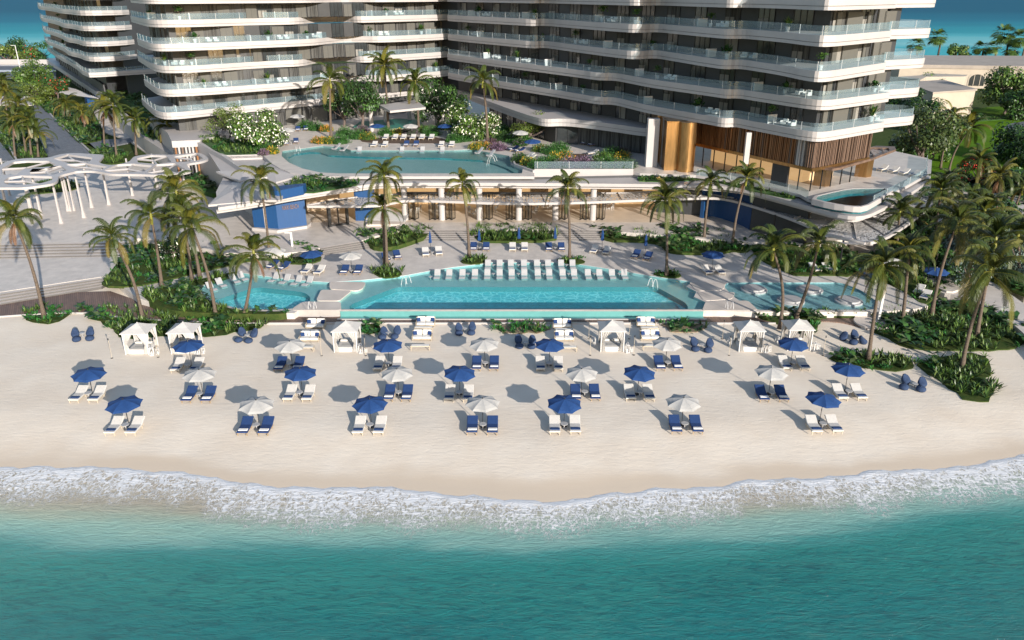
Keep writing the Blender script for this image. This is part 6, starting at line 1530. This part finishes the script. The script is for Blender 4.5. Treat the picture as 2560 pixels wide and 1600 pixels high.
tree((2440, 452), 1.5, 4.2, 3.6, 'bush with bright red flowers among the right palms', DKG, RED, .28, 2600, .22, nm='flowering_bush', cat='bush')
tree((2550, 480), 1.3, 6.0, 4.4, 'dark bush under the palms at the right edge', DKG, None, 0, 2500, .28, nm='bush', cat='bush')
for i, (x, y, h_, r_) in enumerate(((2400, 655, 6.0, 3.6), (2470, 680, 5.4, 3.4), (2530, 655, 6.2, 4.0), (2420, 720, 4.6, 2.8), (2550, 700, 5.2, 3.4))):
    tree((x, y), .8, h_, r_, 'silvery grey-leaved tree in the right grove, ' + ('leftmost at the back', 'in the middle', 'rightmost at the back', 'nearest the path', 'at the right edge')[i], SLV if i != 3 else DKG + SLV, None, 0, 1900, .17, 'silvery trees in the right grove')
for i, (x, y, h_, r_) in enumerate(((2330, 690, 4.5, 3.2), (2290, 640, 4.0, 3.0), (2230, 660, 3.6, 2.6), (2520, 610, 6.5, 4.2), (2400, 600, 5.5, 3.6), (2310, 590, 5.0, 3.2))):
    tree((x, y), .8, h_, r_, 'dark green shrub tree in the right grove, ' + ('left of the parasol', 'behind the parasol', 'beside the garden path', 'deep at the right', 'in the middle behind the palms', 'below the corner terrace')[i], DKG, None, 0, 2200, .24, 'dark shrub trees in the right grove')
tree((42, 150), 1, 12, 9, 'dark bush by the far shore at the upper left edge', DKG, None, 0, 1800, .5); tree((20, 158), 1, 9, 7, 'rounded tree left of the road lamp', YLG, None, 0, 1400, .5)
tree((78, 153), 1, 8, 6, 'tree with red flowers by the road at upper left', LTG, RED, .2, 1400, .42); tree((112, 152), 1, 9, 6, 'dark tree against the far left block', DKG, None, 0, 1200, .5)
tree((92, 235), 1.5, 11, 7, 'bright green tree beside the road at left', LTG, None, 0, 3600, .34, lumps=12); tree((145, 250), 1.5, 7.5, 4.5, 'tree covered in orange-red flowers beside the podium wing', DKG, (.5, .05, .02), .2, 2200, .28)
tree((105, 262), 1.5, 8.5, 5.5, 'loose olive-green tree between drive and road', YLG, None, 0, 2800, .26)

for i, (x, y, h_, r_, c_) in enumerate(((2300, 330, 8, 5, 0), (2265, 300, 9, 5, 0), (2600, 420, 8, 6, 0), (2330, 250, 8, 5, 1))):
    tree((x, y), 1.5, h_, r_, ('dark' if c_ == 0 else 'light') + ' green tree around the lawn, ' + ('beside the corner terrace', 'in front of the side balconies', 'cut by the right edge', 'beside the beige wing wall')[i], DKG if c_ == 0 else LTG, None, 0, 2600, .27, 'trees around the lawn')

def bush(px, z, r_, h_, label, cols, fl=None, flp=0., n=650, size=.13, group='shrubs on the upper terrace', nm='bush'):
    b_ = P(px[0], px[1], z); m_ = MB(); rg_ = random.Random(int(px[0] * 3 + px[1] * 5))
    for i in range(n):
        d = Vector((rg_.gauss(0, 1), rg_.gauss(0, 1), abs(rg_.gauss(0, 1)))).normalized(); rr = (.72 + .3 * rg_.random()) * (1 + .12 * math.sin(5 * math.atan2(d.y, d.x) + r_) ); p = Vector((d.x * r_ * rr, d.y * r_ * rr, .05 + d.z * h_ * rr))
        isf = fl and rg_.random() < flp; cc = fl if isf else rg_.choice(cols); k = rg_.uniform(.7, 1.3)
        up_ = (d + Vector((rg_.gauss(0, .35), rg_.gauss(0, .35), .7))).normalized(); a_ = up_.cross(Vector((rg_.gauss(0, 1), rg_.gauss(0, 1), .3))).normalized(); s_ = size * rg_.uniform(.7, 1.3)
        m_.add([p - a_ * s_ * .35, p + a_ * s_ * .35, p + up_ * s_ * 1.6], [(0, 1, 2)], 1 if isf else 0, (cc[0] * k, cc[1] * k, cc[2] * k))
        if i % 3 == 0:
            b3 = up_.cross(a_); m_.add([p - a_ * s_, p + b3 * s_ * .5, p + a_ * s_, p - b3 * s_ * .5], [(0, 1, 2, 3)], 1 if isf else 0, (cc[0] * k, cc[1] * k, cc[2] * k))
    core = MB(); core.lathe([(r_ * .72, 0), (r_ * .7, h_ * .35), (r_ * .45, h_ * .62), (0, h_ * .72)], 10, 0); m_.add([tuple(v) for v in core.v], core.f, 0, (cols[0][0] * .5, cols[0][1] * .5, cols[0][2] * .5))
    o = m_.build(nm, ['leaf', 'petal'], loc=b_); return tag(o, label, 'bush', group)
YEL, PUR, ORA = (.50, .30, .015), (.17, .10, .16), (.55, .22, .02)
GRB = [(.035, .11, .02), (.05, .14, .025), (.03, .09, .02)]
BUSH = [ # native px (base), radius, height, cols, flower, share, text
 ((640, 372), 2.0, 1.5, GRB, None, 0, 'clipped green bush under the flowering tree, left'), ((665, 380), 2.1, 1.5, GRB, None, 0, 'clipped green bush under the flowering tree, right'), ((610, 362), 1.7, 1.3, GRB, None, 0, 'green bush at the garden steps'), ((681, 384), 1.2, 1.1, LTG, YEL, .4, 'yellow-flowering bush at the upper pool tip'), ((660, 387), 1.0, .9, [(.08, .07, .06)], PUR, .6, 'small purple bush at the upper pool tip'),
 ((800, 357), 1.9, 1.1, YLG, ORA, .5, 'orange-yellow flower mound below the left courtyard palm'), ((822, 358), 1.6, 1.1, LTG, YEL, .45, 'yellow flower mound right of the left courtyard palm'), ((850, 358), 2.1, 1.5, GRB, None, 0, 'round green bush beside the orange flower mound'),
 ((790, 325), 2.2, 1.6, GRB, None, 0, 'green bush behind the blue loungers, left'), ((815, 328), 1.5, 1.2, LTG, ORA, .5, 'orange flowering bush behind the blue loungers'), ((765, 320), 2.0, 1.5, GRB, None, 0, 'green bush by the apartment doors'),
 ((862, 340), 1.9, 1.8, GRB, None, 0, 'dense green bush in the courtyard border, leftmost'), ((893, 346), 2.2, 1.7, GRB, None, 0, 'dense green bush in the courtyard border, second'), ((920, 348), 1.9, 1.3, LTG, YEL, .15, 'yellowish bush in the courtyard border, third'), ((905, 332), 1.6, 1.4, [(.07, .07, .05)], PUR, .5, 'purple-grey bush in the courtyard border'), ((965, 338), 1.8, 1.5, GRB, None, 0, 'green bush behind the left blue parasol'), ((995, 335), 1.9, 1.0, YLG, YEL, .5, 'yellow flower bush behind the timber platform'), ((1025, 336), 1.9, 1.3, [(.06, .08, .05)], PUR, .3, 'lavender bush behind the timber platform'), ((1080, 338), 2.2, 1.8, GRB, None, 0, 'green bush behind the right blue parasol'), ((1062, 330), 1.6, 1.2, LTG, None, 0, 'light green bush beside the court'), ((1112, 322), 2.3, 1.7, GRB, None, 0, 'round bush at the foot of the pergola post'),
 ((1138, 355), 2.0, 1.6, GRB, None, 0, 'green bush at the rear edge of the upper pool, left'), ((1165, 352), 1.8, 1.4, GRB, None, 0, 'green bush at the rear edge of the upper pool, right'), ((1192, 372), 1.8, 1.2, YLG, YEL, .4, 'yellow flower bush beside the slim courtyard palm, left'), ((1215, 372), 1.5, 1.1, LTG, ORA, .4, 'orange flower bush beside the slim courtyard palm, right'), ((1245, 374), 2.2, 1.2, [(.09, .06, .08)], PUR, .6, 'wide lavender bush behind the looped chairs'), ((1228, 366), 1.5, 1.4, [(.07, .04, .04)], PUR, .2, 'dark red-leaved bush behind the lavender'), ((1255, 352), 2.2, 1.8, DKG, None, 0, 'dark bush by the terrace path, left'), ((1285, 356), 1.8, 1.4, GRB, None, 0, 'dark bush by the terrace path, right'), ((1300, 364), 1.6, 1.3, DKG, PUR, .2, 'mixed dark bush behind the blue parasol'), ((1312, 356), 1.6, 1.3, GRB, None, 0, 'small bush under the yellow-green tree'), ((1258, 332), 2.0, 1.7, GRB, None, 0, 'round green bush beside the winding path'),
 ((1350, 378), 1.7, 1.2, LTG, YEL, .15, 'bush behind the flower border, leftmost'), ((1378, 384), 2.2, 1.7, GRB, None, 0, 'bush behind the flower border, second'), ((1400, 378), 1.9, 1.6, GRB, None, 0, 'bush behind the flower border, third'), ((1412, 398), 1.7, 1.4, LTG, ORA, .35, 'orange flower bush left of the brown rug'), ((1300, 405), 1.7, 1.5, DKG, None, 0, 'dark bush at the front border, leftmost'), ((1322, 412), 1.7, 1.2, LTG, YEL, .4, 'yellow flower bush at the front border'), ((1345, 420), 1.9, 1.6, GRB, None, 0, 'green bush at the front border, third'), ((1372, 416), 2.2, 1.8, GRB, None, 0, 'green bush at the front border, fourth'), ((1385, 404), 1.4, 1.5, LTG, YEL, .3, 'yellow-tipped bush at the front border'), ((1402, 424), 1.7, 1.6, [(.06, .08, .05)], PUR, .3, 'grey-purple bush at the front border'),
 ((1425, 422), 2.1, 2.0, [(.10, .07, .09)], PUR, .65, 'large lavender bush at the front border, left'), ((1460, 422), 2.3, 2.0, [(.11, .07, .10)], PUR, .65, 'large lavender bush at the front border, right'), ((1492, 424), 1.8, 1.7, [(.05, .09, .04)], None, 0, 'sage green bush at the front border'), ((1518, 420), 2.1, 2.0, GRB, None, 0, 'bright green bush at the front border, right'), ((1505, 404), 1.9, 1.7, LTG, None, 0, 'light green bush right of the rug loungers'), ((1530, 392), 2.2, 1.7, GRB, None, 0, 'green bush below the shop window, left'), ((1555, 398), 1.7, 1.3, LTG, YEL, .5, 'yellow flower bush below the shop window'), ((1550, 386), 1.8, 1.2, [(.08, .07, .05)], PUR, .3, 'brownish bush below the shop window'), ((1552, 424), 1.7, 1.7, DKG, None, 0, 'dark bush at the right end of the front border'), ((1572, 420), 1.4, 1.4, [(.05, .09, .05)], None, 0, 'grey-green bush closing the front border')]
for px, r_, h_, cols, fl, sh2, tx_ in BUSH: bush(px, ZU, r_ * .82, h_ * .85, tx_, cols, fl, sh2 * .75)

# ---- planted beds: soil sheet plus one mass of leaves each
def inside(p, poly):
    c = False; n = len(poly)
    for i in range(n):
        a, b_ = poly[i], poly[i - 1]
        if (a.y > p.y) != (b_.y > p.y) and p.x < (b_.x - a.x) * (p.y - a.y) / (b_.y - a.y) + a.x: c = not c
    return c
LILY = [(.07, .13, .02), (.10, .17, .03), (.045, .10, .02), (.15, .21, .06), (.03, .07, .018)]
FERN = [(.03, .13, .02), (.02, .10, .02), (.05, .16, .03)]
BROAD = [(.03, .09, .02), (.05, .12, .025), (.02, .06, .02), (.12, .17, .06)]
def bed(pts, z, label, dens=1.3, mix=(.5, .25, .25), base=-.5, soil='soil', seed=1, hs=1.0, sm=1, inset=0., cat='planting'):
    rg_ = random.Random(seed); poly = smooth(PL(pts, z), sm, True)
    s_ = MB(); ep = [q_ + Vector((rg_.gauss(0, .16), rg_.gauss(0, .16))) for q_ in resample(poly + [poly[0]], .9)[:-1]] if z < .5 else poly; s_.prism(ep, z + base, z + (.02 if z < .5 else .05)); struct(s_, 'planting_bed', soil)
    xs_, ys_ = [p.x for p in poly], [p.y for p in poly]; ar = (max(xs_) - min(xs_)) * (max(ys_) - min(ys_)); m_ = MB(); ph_ = rg_.random() * 9
    for i in range(int(ar * dens)):
        p = Vector((rg_.uniform(min(xs_), max(xs_)), rg_.uniform(min(ys_), max(ys_))))
        if not inside(p, poly): continue
        zone = .5 + .5 * math.sin(p.x * .55 + ph_ + 1.4 * math.sin(p.y * .5 + ph_ * 2)); t = (zone * .75 + rg_.random() * .25)
        q = Vector((p.x + rg_.gauss(0, .22), p.y + rg_.gauss(0, .22), z + .02)); k = rg_.uniform(.65, 1.15); hs_ = hs * rg_.uniform(.85, 1.3)
        if t < mix[0]:
            for j in range(rg_.randint(9, 13)):
                c = rg_.choice(LILY); m_.blade(q, rg_.uniform(0, 6.28), rg_.uniform(.55, .95) * hs_, .12, rg_.uniform(.55, 1.35), rg_.uniform(.08, .3), (c[0] * k, c[1] * k, c[2] * k))
        elif t < mix[0] + mix[1]:
            for j in range(rg_.randint(10, 15)):
                c = rg_.choice(FERN); m_.blade(q + Vector((rg_.gauss(0, .15), rg_.gauss(0, .15), .1)), rg_.uniform(0, 6.28), rg_.uniform(.35, .6) * hs_, .16, rg_.uniform(.2, 1.1), .2, (c[0] * k, c[1] * k, c[2] * k))
        else:
            for j in range(rg_.randint(6, 9)):
                c = rg_.choice(BROAD); m_.blade(q + Vector((rg_.gauss(0, .1), rg_.gauss(0, .1), rg_.uniform(.15, .55) * hs_)), rg_.uniform(0, 6.28), rg_.uniform(.55, .9) * hs_, .38 * hs_, rg_.uniform(-.1, .8), .22, (c[0] * k, c[1] * k, c[2] * k))
    o = m_.build('foliage', 'leaf'); return tag(o, label, cat, kind='stuff')
r3p = lambda *a: [r3(*p) for p in a]
bed([(52, 785), (70, 770), (115, 766), (165, 772), (176, 785), (150, 803), (110, 812), (70, 805)], .02, 'low leafy ring round the lone left palm', 2.4, (.5, .4, .1), -.1, seed=1)
bed([(200, 775), (240, 768), (330, 768), (420, 790), (520, 798), (620, 795), (668, 808), (650, 824), (560, 836), (520, 842), (500, 838), (440, 842), (400, 838), (330, 850), (295, 838), (275, 815), (215, 795)], .04, 'dense leafy planting behind the two left cabanas', 2.6, (.6, .25, .15), -.15, seed=2)
bed([(250, 715), (268, 690), (296, 655), (312, 610), (335, 590), (400, 588), (450, 610), (520, 618), (600, 628), (640, 632), (700, 612), (770, 612), (805, 640), (800, 655), (740, 662), (700, 652), (640, 648), (520, 676), (420, 700), (330, 718)], ZD + .1, 'lush garden planting left of the rounded pool', 1.5, (.42, .33, .25), -.2, seed=3)
bed([(350, 728), (390, 722), (470, 705), (520, 694), (585, 680), (592, 684), (540, 702), (497, 716), (490, 724), (526, 757), (595, 777), (676, 780), (716, 778), (716, 786), (640, 787), (450, 781), (400, 768), (360, 747)], ZD - .02, 'spiky leafed planting wrapped round the rounded pool', 2.3, (.72, .1, .18), -.6, seed=4)
bed([(873, 585), (905, 577), (960, 588), (1010, 574), (1060, 566), (1074, 574), (1072, 588), (1030, 604), (985, 618), (940, 621), (915, 607)], 1.2, 'planting between the two flights of steps', 2.4, (.6, .1, .3), -.5, seed=5)
bed([(1169, 575), (1185, 568), (1385, 567), (1396, 580), (1390, 602), (1240, 604), (1195, 602)], 1.0, 'long spiky hedge between the central steps', 3.2, (.85, .1, .05), -.3, seed=6, hs=1.2)
bed([(1478, 572), (1500, 578), (1620, 578), (1700, 566), (1770, 570), (1830, 590), (1860, 606), (1850, 622), (1793, 634), (1700, 633), (1668, 628), (1650, 608), (1600, 602), (1510, 602)], 1.0, 'broad-leaved planting right of the central steps', 1.9, (.25, .35, .4), -.3, seed=7, hs=1.15)
bed([(1800, 616), (1840, 600), (1880, 620), (1866, 634), (1810, 626)], ZD + .05, 'dark planting at the foot of the right leaning palm', 2.4, (.3, .3, .4), -.1, seed=8)
bed([(1862, 600), (1960, 602), (2060, 612), (2140, 630), (2170, 660), (2130, 692), (2085, 687), (1990, 690), (1965, 680), (1900, 650), (1880, 625)], ZD + .1, 'dark garden planting behind the wading pool', 1.7, (.3, .35, .35), -.2, seed=9, hs=1.1)
bed([(1890, 792), (1925, 778), (2000, 779), (2190, 780), (2196, 788), (2150, 794), (2060, 786), (2045, 812), (2035, 832), (2000, 832), (1975, 812), (1920, 800)], .3, 'planting between wading pool and beach', 2.0, (.4, .4, .2), -.35, seed=10)
bed(r3p((1060, 80), (1200, 30), (1390, 30), (1650, -10), (1900, 0), (2050, 20), (2300, 110), (2390, 200), (2420, 330), (2330, 420), (2100, 440), (1750, 440), (1640, 430), (1300, 430), (1150, 330), (1050, 290), (940, 220), (1090, 190)), .12, 'wide glossy-leaved planting beside the paved disc at right', 2.1, (.62, .15, .23), -.4, seed=11, hs=1.15)
bed(r3p((590, 540), (640, 450), (820, 435), (930, 480), (1180, 500), (1360, 510), (1400, 600), (1230, 640), (1010, 625), (850, 590), (700, 580)), .04, 'long beach planting at the foot of the tall right palm', 2.6, (.6, .3, .1), -.15, seed=12)
bed(r3p((1400, 560), (1700, 490), (1960, 455), (2090, 520), (2080, 640), (2060, 720), (2190, 830), (2040, 925), (1900, 920), (1780, 850), (1640, 740), (1560, 680), (1430, 620)), .04, 'broad leafy planting nearest the sea at right', 2.6, (.55, .2, .25), -.15, seed=13, hs=1.1)
bed([(2150, 640), (2230, 632), (2300, 640), (2380, 700), (2330, 750), (2310, 764), (2270, 735), (2200, 700), (2150, 680)], .75, 'garden planting round the blue parasol at right', 1.7, (.4, .3, .3), -.2, seed=14)
bed([(2360, 640), (2440, 600), (2600, 590), (2640, 760), (2560, 740), (2460, 690), (2400, 660)], .9, 'ground cover under the silvery trees', 1.0, (.3, .4, .3), -.2, seed=15)
bed([(2180, 585), (2230, 520), (2330, 440), (2470, 470), (2640, 470), (2640, 600), (2440, 600), (2330, 620), (2240, 600)], 1.4, 'undergrowth beneath the right grove', .8, (.3, .35, .35), -.3, seed=16)
bed([(903, 812), (930, 808), (954, 812), (952, 828), (925, 836), (905, 832)], .03, 'small grey-green shrub patch right of the third cabana', 3, (.1, .8, .1), -.1, seed=17)
bed([(1225, 824), (1262, 812), (1290, 808), (1368, 810), (1372, 826), (1340, 834), (1285, 833), (1235, 834)], .03, 'low green shrub strip in the middle of the beach', 3, (.1, .7, .2), -.1, 'sandy_soil', seed=18)
bed([(1650, 812), (1665, 802), (1750, 805), (1772, 822), (1740, 833), (1680, 832)], .03, 'spiky plants on the beach right of the fourth sofas', 2.2, (.6, .3, .1), -.1, 'sandy_soil', seed=19)
for j, (pts, tx_) in enumerate((([(930, 682), (945, 668), (985, 668), (1008, 684), (995, 692), (955, 696)], 'round the close pair of palms'), ([(1147, 657), (1165, 643), (1205, 644), (1222, 652), (1190, 662)], 'round the straight slim palm'), ([(1382, 651), (1420, 644), (1450, 647), (1467, 656), (1440, 661)], 'round the curved central palm'), ([(1628, 684), (1655, 679), (1700, 684), (1704, 692), (1680, 696), (1650, 691)], 'round the palm at the right pool edge'))):
    bed(pts, ZD + .06, 'small leafy bed ' + tx_, 3.2, (.4, .35, .25), -.1, seed=30 + j)
Z0 = 1.6
bed([(127, 285), (180, 272), (235, 290), (268, 348), (205, 360), (190, 352)], Z0 + .1, 'planting strip between the two drives', .9, (.7, .15, .15), -.2, seed=40, hs=1.4)
bed([(-60, 300), (20, 300), (60, 325), (112, 385), (118, 400), (40, 400), (0, 338), (-60, 338)], Z0 + .1, 'planting strip left of the grey drive', .9, (.7, .15, .15), -.2, seed=41, hs=1.4)
bed([(224, 376), (290, 366), (330, 392), (300, 410), (240, 410)], Z0 + .1, 'planting island right of the grey drive', 1.1, (.7, .15, .15), -.2, seed=42, hs=1.4)
bed([(70, 458), (130, 450), (200, 456), (196, 474), (120, 482), (75, 486)], ZT + .1, 'planting under the hexagonal canopy', 1.3, (.7, .1, .2), -.2, seed=43)
bed([(98, 262), (110, 248), (150, 247), (135, 283), (120, 284)], Z0 + .1, 'small bed beside the road', .8, (.6, .2, .2), -.2, seed=44, hs=1.4)
bed([(706, 476), (740, 446), (837, 450), (905, 461), (860, 470), (760, 486)], ZR + .03, 'roof garden below the curved pool wall', 2, (.55, .25, .2), -.05, 'lawn', seed=45)
bed([(492, 343), (540, 340), (600, 362), (648, 380), (652, 386), (560, 388), (525, 370)], ZU + .1, 'sloping roof garden at the left of the upper pool', 1.6, (.6, .25, .15), -.1, 'lawn', seed=46, hs=1.1)
bed([(450, 425), (480, 430), (545, 470), (562, 482), (520, 486), (470, 455)], ZT + .6, 'green bank under the podium wall', 1.5, (.5, .25, .25), -.6, 'lawn', seed=47)
bed([(1590, 444), (1640, 440), (1745, 440), (1760, 450), (1600, 456)], ZR + .05, 'planter strip on the pavilion roof, left', 2.4, (.7, .2, .1), -.05, 'lawn', seed=48, hs=.8)
bed([(1770, 450), (1850, 456), (1920, 470), (1992, 492), (1985, 500), (1900, 482), (1800, 458)], ZR + .05, 'planter strip on the pavilion roof, right', 2.4, (.7, .2, .1), -.05, 'lawn', seed=49, hs=.8)
bed([(330, 300), (360, 310), (395, 345), (385, 350), (345, 330)], 4.5, 'dark hedge along the podium parapet', 1.2, (.2, .5, .3), -.1, 'lawn', seed=50, hs=1.4)
bed([(255, 215), (300, 212), (330, 222), (400, 270), (385, 285), (330, 262)], 5, 'dark roof garden between the left blocks', .6, (.2, .5, .3), -3, 'lawn', seed=51, hs=1.8)
bed([(2380, 305), (2450, 292), (2640, 285), (2640, 294), (2450, 302), (2390, 312)], 1.55, 'low hedge along the lawn', 1.0, (.2, .5, .3), -.1, 'lawn', seed=52, hs=1.3)

# street lamps at the far left and right
for (x, y, yt), tx_ in (((53, 182, 114), 'tall white street lamp by the road at upper left'), ((2440, 158, 140), 'slim white lamp post behind the arched building')):
    b_ = P(x, y, 1.5); t_ = PY(x - 10, yt, b_.y); root = empty('street_lamp', b_, 0, tx_, 'street lamp'); h_ = (t_ - b_).z
    m_ = MB(); m_.tube([(0, 0, 0), (0, 0, h_)], [.22, .12], 8); m_.build('post', 'white_paint', root)
    m_ = MB(); m_.box(-1.6, -.15, h_, .1, .15, h_ + .15); m_.build('lamp_head', 'white_paint', root)
# ================================================================== LIGHT, CAMERA
SUN_EL = rad(17.2); SUN_AZ = math.atan2(-.87, .50)
w = bpy.data.worlds.new('World'); S.world = w; w.use_nodes = True; nt = w.node_tree
bg = nt.nodes['Background']; sk = nt.nodes.new('ShaderNodeTexSky'); sk.sky_type = 'NISHITA'; sk.sun_disc = False
sk.sun_elevation = SUN_EL; sk.sun_rotation = math.pi / 2 - SUN_AZ; sk.air_density = 1.0; sk.dust_density = .6; sk.ozone_density = 1.2
nt.links.new(sk.outputs[0], bg.inputs['Color']); bg.inputs['Strength'].default_value = .125
ld = bpy.data.lights.new('sun', 'SUN'); ld.energy = 5.0; ld.angle = rad(.5); ld.color = (1, .93, .84)
so = bpy.data.objects.new('sun', ld); COL.objects.link(so)
dv = Vector((math.cos(SUN_AZ) * math.cos(SUN_EL), math.sin(SUN_AZ) * math.cos(SUN_EL), math.sin(SUN_EL)))
so.rotation_euler = dv.to_track_quat('Z', 'Y').to_euler(); so.location = (60, -60, 80)
cd = bpy.data.cameras.new('camera'); co = bpy.data.objects.new('camera', cd); COL.objects.link(co)
co.location = (0, 0, H); co.rotation_euler = (math.pi / 2 - PIT, 0, 0)
cd.sensor_width = 36; cd.lens = F / 2560 * 36; cd.clip_end = 30000; cd.clip_start = 1
S.camera = co
S.view_settings.view_transform = 'Standard'; S.view_settings.look = 'None'; S.view_settings.gamma = 1
S.view_settings.exposure = .64
S.render.engine = 'CYCLES'; S.cycles.max_bounces = 5; S.cycles.transparent_max_bounces = 10; S.cycles.diffuse_bounces = 3
S.cycles.use_adaptive_sampling = True
